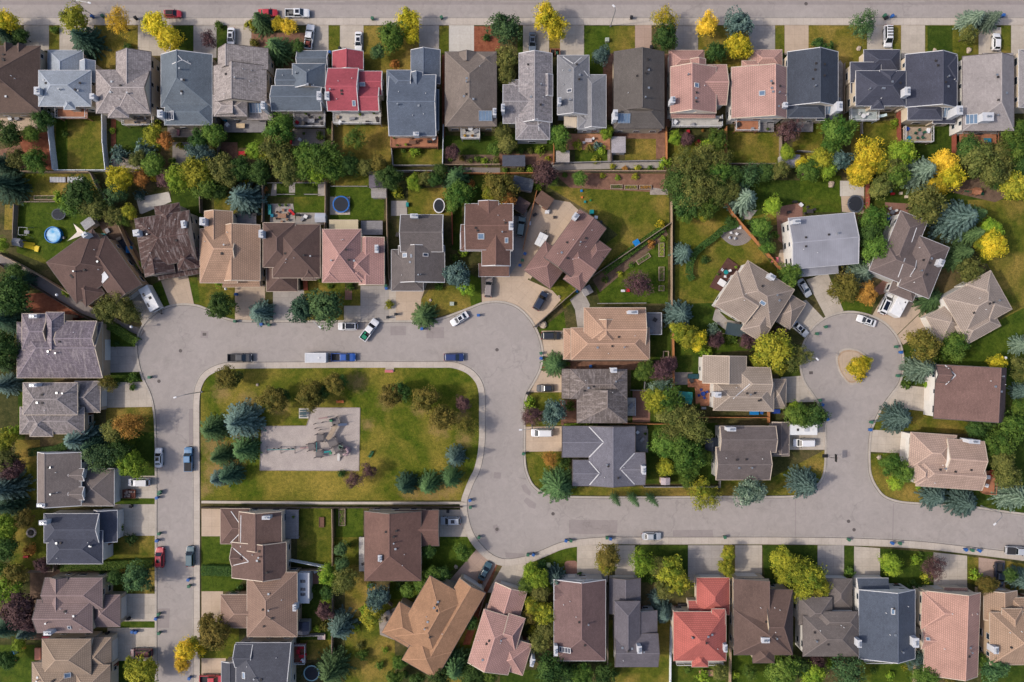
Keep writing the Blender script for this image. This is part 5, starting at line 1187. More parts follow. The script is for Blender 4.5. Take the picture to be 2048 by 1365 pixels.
T = [
# street strip of the top row
(12, 47, 24, 'yl'), (20, 76, 24, 'ds'), (42, 72, 14, 'dg'), (150, 39, 28, 'yg'), (172, 83, 36, 'ds'), (238, 45, 25, 'go', 'airy'), (312, 50, 24, 'yl'), (338, 78, 26, 'yl'), (418, 79, 17, 'pu', 'airy'), (437, 52, 9, 'gr'), (502, 52, 12, 'yg'), (525, 46, 25, 'gs'), (557, 48, 13, 'yl'), (578, 54, 16, 'go'), (556, 100, 32, 'gs'), (596, 92, 14, 'dg'), (509, 88, 10, 'br'),
(785, 73, 27, 'gr', 'round'), (757, 104, 14, 'gs', 'round'), (816, 42, 24, 'yl'), (822, 72, 16, 'yl'), (1009, 58, 29, 'gs', 'round'), (1092, 36, 26, 'yl'), (1112, 58, 24, 'yl'), (1012, 118, 24, 'ol'), (1012, 150, 20, 'ol'), (1005, 175, 9, 'lm'), (972, 76, 8, 'dg'), (1203, 112, 17, 'bs', 'round'),
(1330, 40, 25, 'yl', 'airy'), (1330, 75, 25, 'dg', 'round'), (1414, 50, 21, 'go'), (1474, 49, 26, 'bs', 'round'), (1432, 105, 20, 'dg', 'round'), (1476, 93, 25, 'yl'), (1725, 52, 27, 'gs', 'airy'), (1942, 42, 26, 'bp'), (1978, 42, 24, 'bp'), (1937, 70, 17, 'ol'), (1635, 88, 12, 'dg'), (1655, 96, 12, 'dg'), (108, 60, 8, 'gr'), (256, 95, 9, 'dg'), (790, 130, 10, 'or'),
# gardens behind the top row
(18, 268, 26, 'dg'), (72, 322, 22, 'gr'), (86, 240, 20, 'dg'), (62, 268, 16, 'gr'), (35, 318, 20, 'ol'), (16, 372, 38, 'ds'), (5, 330, 26, 'ds'), (308, 268, 20, 'yg'), (330, 280, 16, 'or'), (238, 311, 18, 'bs', 'shrub'), (292, 306, 22, 'bs', 'shrub'), (275, 320, 16, 'ol'), (308, 330, 22, 'gr'), (398, 282, 20, 'dg'), (428, 268, 22, 'gr'), (402, 312, 24, 'bs', 'leafy'), (440, 312, 12, 'dg'),
(240, 360, 25, 'yl', 'round'), (282, 358, 15, 'or'), (280, 346, 11, 'yl'), (312, 354, 11, 'go'), (330, 358, 16, 'pu'), (358, 358, 26, 'lm'), (395, 346, 32, 'yg'), (412, 372, 26, 'gr'), (448, 342, 30, 'ol'), (478, 340, 24, 'dg'), (438, 385, 16, 'dg'), (490, 398, 40, 'bs'), (492, 373, 12, 'yl'), (520, 345, 22, 'dg'),
(560, 262, 30, 'gr'), (552, 298, 30, 'ol'), (510, 302, 18, 'lm'), (535, 312, 16, 'yg'), (612, 310, 24, 'gr'), (650, 318, 34, 'gr'), (668, 340, 22, 'gr'), (572, 340, 28, 'ol'), (606, 340, 22, 'gr'), (634, 348, 20, 'lm'), (712, 277, 22, 'gr', 'airy'), (700, 330, 20, 'dg'), (730, 335, 16, 'ol'), (716, 345, 9, 'yg'), (757, 328, 18, 'br'), (777, 357, 24, 'dg'), (795, 385, 12, 'yg'),
(830, 302, 12, 'lm'), (905, 305, 14, 'pu'), (970, 325, 9, 'lm'), (990, 325, 9, 'ol'), (955, 272, 12, 'dg'), (912, 358, 30, 'gs'), (918, 392, 28, 'gr'), (880, 340, 14, 'dg'), (828, 365, 15, 'lm'), (850, 358, 14, 'ol'), (836, 352, 9, 'yg'), (868, 360, 14, 'dg'), (1005, 262, 17, 'ol'), (1012, 288, 18, 'ol'), (988, 298, 13, 'gr'), (1000, 376, 30, 'br'), (1010, 396, 20, 'or'), (980, 385, 16, 'yg'), (942, 370, 9, 'or'),
(1088, 347, 24, 'pu'), (1075, 372, 10, 'lm'), (1104, 360, 13, 'gr'), (1160, 358, 14, 'gr'), (1118, 272, 20, 'gr'), (1122, 292, 13, 'gr'), (1080, 302, 10, 'lm'), (1155, 291, 10, 'yg'), (1180, 297, 9, 'br'), (1195, 292, 9, 'bs', 'shrub'), (1214, 266, 13, 'lm'), (1203, 300, 9, 'lm'), (1192, 320, 9, 'yg'), (1330, 326, 12, 'lm'),
(1350, 276, 13, 'lm'), (1373, 279, 13, 'pu'), (1435, 280, 20, 'gr'), (1420, 290, 14, 'lm'), (1378, 332, 34, 'ol', 'airy'), (1408, 318, 28, 'ol'), (1440, 322, 22, 'ol', 'airy'), (1434, 350, 26, 'gr'), (1352, 368, 28, 'dg'), (1396, 368, 40, 'ol', 'airy'), (1385, 392, 28, 'ol'), (1436, 388, 26, 'ol', 'airy'), (1372, 408, 28, 'dg'), (1412, 415, 24, 'gr'), (1408, 428, 14, 'yg'), (1370, 432, 15, 'gr'), (1578, 262, 24, 'pu', 'airy'), (1574, 306, 14, 'lm'), (1500, 350, 24, 'gs', 'airy'), (1465, 350, 20, 'dg'), (1530, 345, 18, 'dg'), (1560, 340, 18, 'ol'),
(1675, 262, 30, 'gr'), (1662, 292, 20, 'gr'), (1680, 322, 20, 'bs', 'round'), (1705, 338, 14, 'yl'), (1735, 310, 32, 'yl', 'airy'), (1758, 322, 22, 'yg'), (1722, 345, 26, 'yl'), (1802, 306, 26, 'lm'), (1790, 248, 10, 'lm'), (1640, 320, 22, 'yg'), (1618, 342, 22, 'gr'), (1655, 340, 18, 'lm'), (1604, 330, 14, 'yl'), (1840, 346, 38, 'bp'), (1785, 330, 22, 'ol'), (1886, 325, 24, 'go'), (1902, 355, 26, 'yl'), (1878, 370, 20, 'yl'), (1958, 322, 36, 'ol'), (1985, 345, 30, 'ol'), (1938, 300, 24, 'dg'), (2025, 295, 30, 'gr'), (2040, 260, 20, 'gr'), (2000, 308, 26, 'ol'), (2030, 375, 28, 'yg'), (1990, 360, 18, 'dg'), (2046, 330, 24, 'dg'),
# gardens round the second row and the cul-de-sac
(1485, 400, 34, 'bp'), (1462, 382, 20, 'ol'), (1545, 412, 18, 'lm'), (1745, 440, 28, 'gr'), (1738, 470, 26, 'dg'), (1748, 498, 28, 'gr'), (1760, 375, 22, 'ol'), (1795, 352, 24, 'gr'), (1852, 410, 36, 'ol'), (1842, 432, 24, 'ol'), (1912, 440, 48, 'bs'), (1940, 470, 26, 'gs'), (1950, 430, 22, 'gs'), (1983, 460, 20, 'lm'), (1985, 490, 26, 'yl'), (1965, 490, 16, 'yg'), (1918, 508, 28, 'gs'), (1938, 542, 26, 'ol'), (1905, 525, 18, 'gs'), (1720, 546, 32, 'bp', 'spruce', .7), (1690, 575, 29, 'br'), (1733, 588, 20, 'or'), (1860, 600, 32, 'gs', 'spruce', .6),
(1578, 550, 23, 'gr', 'round'), (1522, 455, 20, 'gr'), (1530, 478, 14, 'dg'), (1535, 495, 14, 'gr'), (1508, 448, 12, 'dg'), (1460, 445, 12, 'dg'), (1365, 508, 24, 'bs'), (1358, 630, 32, 'bs'), (1375, 672, 22, 'yg'), (1358, 665, 18, 'yg'), (1395, 680, 18, 'yl'), (1276, 567, 26, 'pu', 'airy'), (1320, 450, 9, 'yl'), (1302, 488, 9, 'or'), (1410, 520, 9, 'dg'), (1425, 660, 13, 'bp', 'shrub'), (1432, 682, 15, 'pu'), (1494, 683, 16, 'pu'), (1462, 676, 12, 'gr'), (1412, 706, 12, 'lm'), (1560, 665, 12, 'pu'),
(1110, 730, 27, 'gs', 'spruce', .8), (1107, 826, 24, 'bs', 'round'), (1068, 832, 20, 'pu', 'airy'), (1052, 840, 10, 'pu', 'airy'), (1060, 806, 12, 'lm'), (1058, 818, 10, 'gr'), (1140, 812, 10, 'gr'), (1180, 850, 12, 'lm'), (1325, 740, 24, 'pu', 'airy'), (1340, 728, 14, 'pu'), (1290, 742, 20, 'gr'), (1320, 778, 22, 'bp', 'airy'), (1312, 800, 26, 'yg'), (1340, 800, 28, 'gr'), (1345, 832, 26, 'ol'), (1368, 838, 32, 'ol', 'airy'), (1390, 860, 32, 'ol', 'airy'), (1345, 868, 26, 'ol', 'airy'), (1330, 890, 26, 'gr'), (1370, 905, 34, 'gr'), (1405, 915, 18, 'gr'), (1375, 935, 22, 'gr'), (1330, 935, 17, 'yg'), (1375, 962, 14, 'gr'), (1318, 870, 14, 'gr'),
(1115, 970, 38, 'gs'), (1100, 918, 16, 'or', 'airy'), (1128, 925, 12, 'dg'), (1230, 997, 11, 'gs', 'column', 1.4), (1266, 998, 11, 'gs', 'column', 1.4), (1303, 998, 11, 'gs', 'column', 1.4), (1408, 990, 30, 'yg', 'airy'), (1498, 982, 28, 'bp', 'round'), (1608, 968, 34, 'bs'), (1595, 830, 24, 'gr'), (1628, 832, 24, 'dg'), (1590, 822, 16, 'lm'), (1545, 700, 36, 'yg'), (1575, 715, 26, 'ol', 'airy'), (1520, 720, 18, 'yg'), (1600, 712, 22, 'ol', 'airy'), (1555, 735, 16, 'yg'), (1715, 733, 19, 'yl'), (1728, 726, 14, 'yl'), (1720, 752, 12, 'yl'),
(1846, 690, 30, 'br'), (1910, 690, 26, 'gr'), (1840, 738, 33, 'bp'), (1858, 736, 20, 'bp'), (1795, 836, 33, 'bs'), (1782, 930, 24, 'gr'), (1805, 944, 22, 'gr'), (1790, 966, 15, 'lm'), (1868, 992, 30, 'bs', 'spruce', .7), (1925, 1005, 34, 'bs', 'spruce', .8), (2024, 990, 36, 'bp'), (1995, 885, 28, 'gr'), (2022, 855, 30, 'gr'), (2000, 920, 24, 'ol'), (1985, 905, 16, 'gr'), (2012, 950, 26, 'ol'), (1995, 726, 16, 'yl'), (1980, 722, 9, 'yg'), (2042, 690, 22, 'bp'), (2042, 740, 22, 'ol'), (2044, 785, 20, 'bs'), (1952, 860, 18, 'dg'), (1975, 845, 15, 'dg'), (2040, 815, 18, 'gr'), (1812, 770, 10, 'gr'), (1855, 770, 8, 'lm'),
# street side of the crescent
(443, 612, 25, 'dg', 'round'), (438, 600, 14, 'gr'), (521, 625, 27, 'bs', 'spruce', .8), (605, 620, 26, 'ds', 'round'), (652, 615, 33, 'gs', 'round'), (848, 632, 28, 'gs', 'spruce', .7), (915, 551, 25, 'bs', 'round'), (933, 578, 14, 'lm'), (926, 506, 9, 'lm'), (908, 516, 8, 'gr'), (778, 610, 9, 'yg'), (878, 572, 9, 'gr'), (700, 575, 8, 'gr'), (438, 568, 9, 'lm'),
(165, 390, 34, 'dg'), (188, 412, 26, 'ol'), (145, 410, 22, 'gr'), (232, 385, 24, 'gs', 'airy'), (228, 432, 20, 'ol'), (258, 425, 15, 'yg'), (245, 440, 14, 'gr'), (280, 390, 12, 'bs', 'shrub'), (118, 395, 12, 'lm'), (235, 610, 30, 'ol', 'airy'), (210, 625, 20, 'ol'), (262, 625, 22, 'ol', 'airy'), (133, 585, 9, 'lm'), (280, 530, 8, 'lm'),
# left edge and left column
(20, 590, 38, 'dg'), (45, 560, 22, 'ds'), (20, 640, 34, 'ds'), (30, 545, 18, 'dg'), (5, 490, 14, 'lm'), (12, 700, 30, 'dg'), (14, 770, 26, 'bs'), (8, 730, 18, 'gs'), (10, 880, 24, 'yg'), (30, 862, 12, 'lm'), (10, 920, 26, 'ol'), (15, 975, 38, 'bs'), (25, 935, 22, 'pu'), (48, 1040, 18, 'br'), (12, 1055, 24, 'lm'), (10, 1095, 24, 'dg'), (20, 1010, 30, 'ds'), (45, 740, 9, 'dg'),
(163, 878, 40, 'bs', 'spruce', .9), (190, 890, 26, 'ds'), (262, 850, 28, 'or', 'airy'), (228, 862, 22, 'ol'), (205, 915, 32, 'gs', 'airy'), (265, 930, 26, 'lm'), (240, 905, 24, 'dg'), (215, 768, 16, 'br', 'airy'), (265, 757, 11, 'gr'), (232, 688, 7, 'dg'), (275, 1155, 26, 'gs', 'round'), (262, 1078, 12, 'dg'), (230, 1155, 16, 'dg'), (285, 1345, 30, 'yg'), (262, 1330, 14, 'yg'), (272, 1358, 12, 'go'), (20, 1180, 28, 'lm'), (38, 1215, 34, 'pu'), (30, 1150, 24, 'br'), (55, 1240, 22, 'pu'), (14, 1255, 26, 'ds'), (52, 1265, 18, 'bs'), (38, 1290, 14, 'lm'), (85, 1130, 14, 'pu'), (15, 1320, 18, 'dg'), (60, 1100, 12, 'or'), (5, 1140, 18, 'gr'),
(372, 1300, 22, 'yl'), (365, 1328, 16, 'go'), (385, 1288, 14, 'yg'), (430, 1265, 30, 'br'), (415, 1240, 14, 'br'), (402, 1300, 12, 'yl'),
# park
(456, 755, 23, 'br'), (472, 756, 14, 'dg'), (548, 800, 26, 'br'), (565, 790, 14, 'dg'), (622, 790, 27, 'br'), (640, 786, 18, 'dg'), (668, 768, 20, 'br'), (682, 762, 13, 'dg'), (783, 790, 23, 'br'), (800, 785, 20, 'dg'), (850, 797, 25, 'br'), (884, 835, 27, 'br'), (932, 855, 22, 'br', 'airy'), (926, 807, 15, 'pu'), (483, 843, 42, 'bs'), (425, 858, 30, 'gs', 'spruce', 1.1), (488, 898, 30, 'gs', 'spruce', 1.1), (442, 912, 24, 'gs', 'spruce', 1.1), (460, 950, 26, 'ds', 'spruce', 1.1), (435, 958, 18, 'bs'), (911, 913, 23, 'bs', 'spruce', 1.25), (812, 968, 24, 'ds', 'spruce', 1.2), (857, 968, 25, 'gs', 'spruce', 1.25), (902, 956, 24, 'gs', 'spruce', 1.3), (708, 960, 17, 'pu', 'airy'), (738, 941, 15, 'pu', 'airy'), (683, 947, 8, 'dg'),
# south of the park and bottom row
(683, 1098, 13, 'gs', 'round'), (684, 1130, 14, 'gs', 'round'), (655, 1150, 19, 'lm'), (688, 1160, 26, 'ol', 'airy'), (655, 1185, 14, 'dg'), (755, 1195, 23, 'bs', 'round'), (682, 1252, 32, 'bs'), (665, 1336, 38, 'gs'), (745, 1232, 22, 'yg'), (732, 1220, 12, 'lm'), (650, 1222, 16, 'pu'), (655, 1203, 12, 'lm'), (634, 1258, 7, 'lm'), (650, 1250, 12, 'br'), (622, 1178, 9, 'gr'), (725, 1310, 12, 'gr'), (800, 1325, 14, 'gr'), (790, 1355, 16, 'gr'), (710, 1256, 9, 'lm'),
(925, 1104, 16, 'gr', 'round'), (858, 1102, 14, 'dg'), (868, 1150, 17, 'gr'), (885, 1148, 15, 'dg'), (845, 1168, 16, 'gr'), (815, 1180, 14, 'gr'), (1112, 1155, 23, 'bs'), (1076, 1158, 20, 'lm'), (1060, 1142, 15, 'lm'), (1052, 1170, 17, 'gr'), (1080, 1185, 18, 'ol'), (1068, 1212, 18, 'yg'), (1090, 1228, 22, 'yg'), (1058, 1232, 15, 'br'), (1092, 1258, 20, 'ol'), (1080, 1285, 20, 'ol'), (1068, 1260, 12, 'yg'), (1082, 1132, 12, 'dg'), (942, 1245, 14, 'dg'),
(1215, 1115, 25, 'br'), (1210, 1130, 18, 'yg'), (1285, 1125, 26, 'lm', 'airy'), (1318, 1135, 20, 'ol'), (1340, 1140, 26, 'yg'), (1355, 1165, 24, 'yg'), (1330, 1175, 20, 'ol'), (1312, 1195, 16, 'bs'), (1325, 1225, 26, 'bs', 'spruce', .8), (1456, 1108, 14, 'yg'), (1452, 1135, 16, 'yg'), (1562, 1118, 22, 'yg'), (1590, 1140, 30, 'yg', 'airy'), (1618, 1155, 30, 'yg'), (1600, 1180, 22, 'yg', 'airy'), (1640, 1175, 20, 'yg'), (1625, 1190, 14, 'br'), (1565, 1150, 18, 'yg'), (1698, 1145, 11, 'gr'), (1780, 1125, 20, 'lm'), (1785, 1140, 14, 'lm'), (1830, 1120, 10, 'lm'), (1868, 1136, 23, 'pu', 'airy'), (1852, 1155, 12, 'yg'), (1818, 1180, 10, 'dg'), (1838, 1180, 12, 'dg'), (1973, 1170, 18, 'br'), (1985, 1185, 12, 'or'), (2040, 1160, 24, 'bs'), (2020, 1150, 14, 'dg'), (1950, 1150, 12, 'lm'),
(910, 1330, 36, 'gs'), (945, 1350, 26, 'dg'), (975, 1350, 20, 'gr'), (880, 1350, 22, 'dg'), (1105, 1338, 32, 'dg'), (1135, 1350, 22, 'gs'), (1165, 1350, 24, 'gr'), (1210, 1350, 22, 'dg'), (1565, 1345, 30, 'gr'), (1600, 1335, 20, 'dg'), (1695, 1345, 36, 'gs', 'airy'), (1625, 1350, 24, 'lm'), (1632, 1325, 16, 'pu'), (1830, 1318, 20, 'bs', 'airy'), (1850, 1350, 26, 'gr'), (1985, 1335, 24, 'gs', 'round'), (1440, 1345, 16, 'ol'), (1500, 1345, 14, 'gr'), (1405, 1352, 12, 'lm'), (1660, 1328, 10, 'lm'), (1900, 1360, 12, 'br'), (1960, 1320, 14, 'gr'), (835, 1360, 14, 'dg'),
# low planting along fences and in beds
(130, 268, 7, 'gr'), (225, 262, 6, 'lm'), (226, 300, 6, 'gr'), (360, 292, 7, 'yg'), (372, 296, 6, 'lm'), (385, 298, 6, 'yg'), (345, 322, 7, 'gr'), (640, 272, 9, 'gr'), (660, 262, 7, 'gr'), (745, 334, 8, 'lm'), (770, 333, 7, 'ol'), (806, 300, 6, 'gr'), (900, 318, 6, 'gr'), (925, 316, 7, 'br'), (940, 322, 6, 'ol'), (955, 318, 7, 'gr'), (1020, 302, 6, 'gr'), (1040, 303, 7, 'gr'), (1060, 302, 6, 'ol'), (1096, 318, 6, 'yg'), (1010, 340, 6, 'gr'), (1040, 338, 8, 'ol'), (1060, 338, 7, 'lm'),
(1225, 333, 6, 'yg'), (1250, 338, 6, 'or'), (1275, 336, 7, 'yg'), (1300, 337, 6, 'gr'), (1320, 338, 6, 'lm'), (1205, 352, 6, 'yg'), (1235, 356, 6, 'lm'), (1270, 354, 7, 'yg'), (1130, 350, 6, 'gr'), (1395, 288, 6, 'or'), (1405, 282, 6, 'gr'), (855, 350, 7, 'or'), (880, 358, 7, 'ol'), (840, 372, 6, 'dg'), (530, 380, 6, 'or'), (1210, 560, 7, 'gr'), (1240, 548, 6, 'yg'), (1262, 530, 6, 'gr'), (1310, 470, 7, 'gr'), (1325, 478, 6, 'lm'), (1480, 440, 6, 'gr'), (1395, 430, 9, 'lm'), (1550, 470, 8, 'gr'), (1545, 520, 7, 'gr'), (1690, 432, 6, 'lm'), (1768, 418, 7, 'lm'), (1660, 585, 7, 'br'), (1870, 720, 8, 'gr'), (1890, 715, 7, 'gr'), (1836, 975, 6, 'lm'), (1300, 730, 7, 'gr'), (1135, 728, 6, 'gr'), (1395, 812, 6, 'gr'),
(640, 560, 6, 'gr'), (660, 572, 6, 'gr'), (232, 768, 8, 'gr'), (266, 775, 7, 'gr'), (240, 1055, 8, 'gr'), (220, 1140, 7, 'dg'), (205, 1150, 8, 'dg'), (300, 1180, 6, 'br'), (460, 1078, 6, 'gr'), (480, 1175, 7, 'dg'), (465, 1185, 6, 'gr'), (700, 1090, 6, 'gr'), (740, 1170, 7, 'gr'), (800, 1172, 9, 'dg'), (830, 1150, 9, 'dg'), (960, 1165, 5, 'or'), (1140, 1165, 7, 'gr'), (1160, 1150, 6, 'dg'), (1300, 1160, 8, 'gr'), (1545, 1165, 7, 'dg'), (1840, 1110, 6, 'gr'), (1825, 1165, 6, 'dg'), (1770, 1170, 7, 'dg'), (720, 1290, 8, 'ol'), (760, 1330, 9, 'gr'), (770, 1300, 7, 'lm'), (810, 1350, 9, 'dg'), (1230, 1345, 8, 'gr'), (1375, 1340, 7, 'gr'), (1470, 1350, 8, 'lm'), (1745, 1340, 8, 'gr'), (1780, 1352, 9, 'lm'), (1810, 1335, 7, 'yg'),
]
for t in T: plant(*t)
# hedges: clipped long shapes
def hedge(name, line, w, h, kind, label):
    g = random.Random(label); L = Leaves()
    pts = [Vector((*P(u, v, h * .5), 0)) for u, v in line]
    o = pts[len(pts) // 2].copy()
    for i in range(len(pts) - 1):
        a, b = pts[i] - o, pts[i + 1] - o
        d = (b - a); ln = d.length; d.normalize(); s = Vector((-d.y, d.x, 0))
        for k in range(int(ln * w * 70 + ln * h * 60)):
            t = g.random() * ln
            if g.random() < .6: q = a + d * t + s * g.uniform(-w / 2, w / 2) + Vector((0, 0, h + g.uniform(-.16, .1))); n = Vector((g.uniform(-.5, .5), g.uniform(-.5, .5), 1))
            else:
                sg = g.choice((-1, 1)); q = a + d * t + s * sg * (w / 2 + g.uniform(-.12, .08)) + Vector((0, 0, g.uniform(0.05, h))); n = s * sg + Vector((0, 0, .3))
            L.quad(q, n, Vector((g.uniform(-1, 1), g.uniform(-1, 1), g.uniform(-.5, .5))), .2, .28, g.random())
    ob = link(name, L.mesh(name, LEAF[kind]))
    ob.location = (o.x, o.y, 0)
    tag(ob, label, 'hedge')
hedge('hedge', [(210, 645), (240, 662), (276, 686)], 2.0, 1.6, 'gr', 'clipped bright green hedge slanting above the driveway of the purple-grey shake house')
hedge('hedge', [(125, 1133), (200, 1131), (255, 1128), (308, 1127)], 2.0, 1.6, 'gr', 'long straight green hedge below the navy-slate house')
hedge('hedge', [(404, 1140), (440, 1141), (470, 1142)], 2.4, 1.3, 'dg', 'dark clipped hedge between two front lawns below the park')
hedge('hedge', [(1385, 560), (1378, 548), (1380, 525), (1390, 505), (1408, 490), (1425, 478), (1445, 460), (1475, 448)], 1.5, 1.2, 'dg', 'curved green hedge arcing across the lawn of the gravel circle patio')
hedge('hedge', [(60, 905), (110, 900), (165, 880)], 1.8, 1.4, 'dg', 'dark hedge between the grey shake house and the dark taupe house')
hedge('hedge', [(1205, 545), (1245, 516), (1290, 482), (1325, 458)], 1.8, 0.9, 'gr', 'low planted hedge along the slanting fence east of the plum-brown house')
hedge('hedge', [(1180, 1250), (1185, 1251)], 0.4, 0.5, 'dg', 'tiny hedge') if False else None
hedge('hedge', [(1128, 852), (1160, 851), (1195, 850)], 1.0, 0.9, 'lm', 'lime strip of shrubs between the taupe shake-look and blue-grey houses')
# ---------------------------------------------------------------- vehicles
PAINT = {'white': (238, 238, 240), 'silver': (188, 192, 198), 'grey': (128, 128, 130), 'taupe': (158, 146, 140), 'black': (38, 40, 46), 'navy': (36, 46, 66), 'blue': (24, 84, 170), 'steel': (78, 132, 176), 'dblue': (28, 52, 110), 'red': (196, 40, 52), 'maroon': (96, 40, 50), 'teal': (70, 100, 110), 'green': (104, 124, 122), 'slate': (110, 122, 138)}
PAINTM = {k: paint_mat('car_paint_' + k, v) for k, v in PAINT.items()}
CGLASS = glass_mat('car_glass', (26, 34, 40))
TYRE = plain('tyre_rubber', (34, 34, 36), 0.9)
RIM = plain('alloy_rim', (170, 172, 176), 0.3, 0.08, 2, .5, .8)
LAMPW = plain('headlight_lens', (230, 234, 238), 0.1, 0.05, 2, .6)
LAMPR = plain('taillight_lens', (168, 26, 24), 0.2)
PLAST = plain('black_plastic', (36, 36, 38), 0.7)
BEDM = plain('truck_bed_liner', (54, 54, 58), 0.85)
SUNR = glass_mat('sunroof_glass', (18, 22, 34))

def lerp(a, b, t): return a + (b - a) * t
def loft(m, st, n=5, mat=0):
    """st: stations (x, half width, z bottom, z shoulder, z top, half width at top); cars face +x"""
    rings = []
    for x, w, zb, zs, zt, wt in st:
        r = [(x, -w * .94, zb), (x, -w, zb + .12), (x, -w, zs)]
        for k in range(1, n + 1):
            a = k / n * math.pi / 2
            r.append((x, -wt - (w - wt) * math.cos(a) if wt < w else -w * math.cos(a), zs + (zt - zs) * math.sin(a)))
        r.append((x, 0, zt + .015))
        r += [(p[0], -p[1], p[2]) for p in r[-2::-1]]
        rings.append(r)
    for i in range(len(rings) - 1):
        a, b = rings[i], rings[i + 1]
        for k in range(len(a) - 1): m.face([a[k], b[k], b[k + 1], a[k + 1]][::-1], mat)
        m.face([a[0], a[-1], b[-1], b[0]][::-1], mat)
    m.face(rings[0][::-1], mat); m.face(rings[-1], mat)
def subsurf(o, lv=1):
    md = o.modifiers.new('smooth', 'SUBSURF'); md.levels = lv; md.render_levels = lv
def wheels(root, xs, y, r=.34, w=.24):
    for x in xs:
        for sg in (-1, 1):
            m = MB(); n = 16
            lo = [(x + r * math.cos(6.2832 * k / n), sg * (y - w), r + r * math.sin(6.2832 * k / n)) for k in range(n)]
            hi = [(p[0], sg * y, p[2]) for p in lo]
            for k in range(n): m.face([lo[k], lo[(k + 1) % n], hi[(k + 1) % n], hi[k]])
            m.face(lo); m.face(hi)
            t = fixn(m.build('wheel', TYRE, root))
            d = MB(); d.face([(x + r * .64 * math.cos(6.2832 * k / n), sg * (y + .012), r + r * .64 * math.sin(6.2832 * k / n)) for k in range(n)]); d.build('rim', RIM, t)
def glass(root, nm, quad, out=.012, mt=None):
    p = [Vector(q) for q in quad]
    nrm = (p[1] - p[0]).cross(p[3] - p[0]).normalized()
    c = sum(p, Vector()) / 4
    if nrm.dot(c - Vector((0, 0, .6))) < 0: nrm = -nrm
    m = MB(); m.face([q + nrm * out for q in p]); m.face([q - nrm * .02 for q in p][::-1])
    for i in range(4): j = (i + 1) % 4; m.face([p[i] - nrm * .02, p[j] - nrm * .02, p[j] + nrm * out, p[i] + nrm * out])
    return m.build(nm, mt or CGLASS, root)
def cabin(root, m, x0, x1, tx0, tx1, w, tw, zb, zt):
    """greenhouse: base x0..x1, roof tx0..tx1; painted pillars with separate panes"""
    lo = [(x0, -w, zb), (x1, -w, zb), (x1, w, zb), (x0, w, zb)]
    hi = [(tx0, -tw, zt), (tx1, -tw, zt), (tx1, tw, zt), (tx0, tw, zt)]
    e = .10
    cxs = (tx0 + tx1) / 2
    rim = [(tx0 + e, -tw + e, zt + .05), (tx1 - e, -tw + e, zt + .05), (tx1 - e, tw - e, zt + .05), (tx0 + e, tw - e, zt + .05)]
    m.face(rim)
    for i in range(4):
        j = (i + 1) % 4
        m.face([lo[i], lo[j], hi[j], hi[i]]); m.face([hi[i], hi[j], rim[j], rim[i]])
    def inset(a, b, c, d, fx, fl, fh):
        a, b, c, d = map(Vector, (a, b, c, d))
        L = lambda p, q, t: p + (q - p) * t
        A, B_ = L(a, d, fl), L(b, c, fl); D, C_ = L(a, d, fh), L(b, c, fh)
        return [L(A, B_, fx), L(A, B_, 1 - fx), L(D, C_, 1 - fx), L(D, C_, fx)]
    glass(root, 'windscreen', inset(lo[1], lo[2], hi[2], hi[1], .05, .06, .97))
    glass(root, 'rear_window', inset(lo[3], lo[0], hi[0], hi[3], .08, .15, .93))
    glass(root, 'side_window', inset(lo[0], lo[1], hi[1], hi[0], .08, .18, .90))
    glass(root, 'side_window', inset(lo[2], lo[3], hi[3], hi[2], .08, .18, .90))
def lights(root, xf, xr, w, zf, zr):
    for sg in (-1, 1):
        m = MB(); m.cbox(xf - .06, sg * (w - .26), zf - .07, .16, .36, .14); m.build('headlight', LAMPW, root)
        m = MB(); m.cbox(xr + .04, sg * (w - .2), zr - .09, .12, .30, .2); m.build('taillight', LAMPR, root)
        m = MB(); m.cbox(xf * .32, sg * (w + .10), .98, .14, .2, .13); m.build('wing_mirror', PLAST, root)
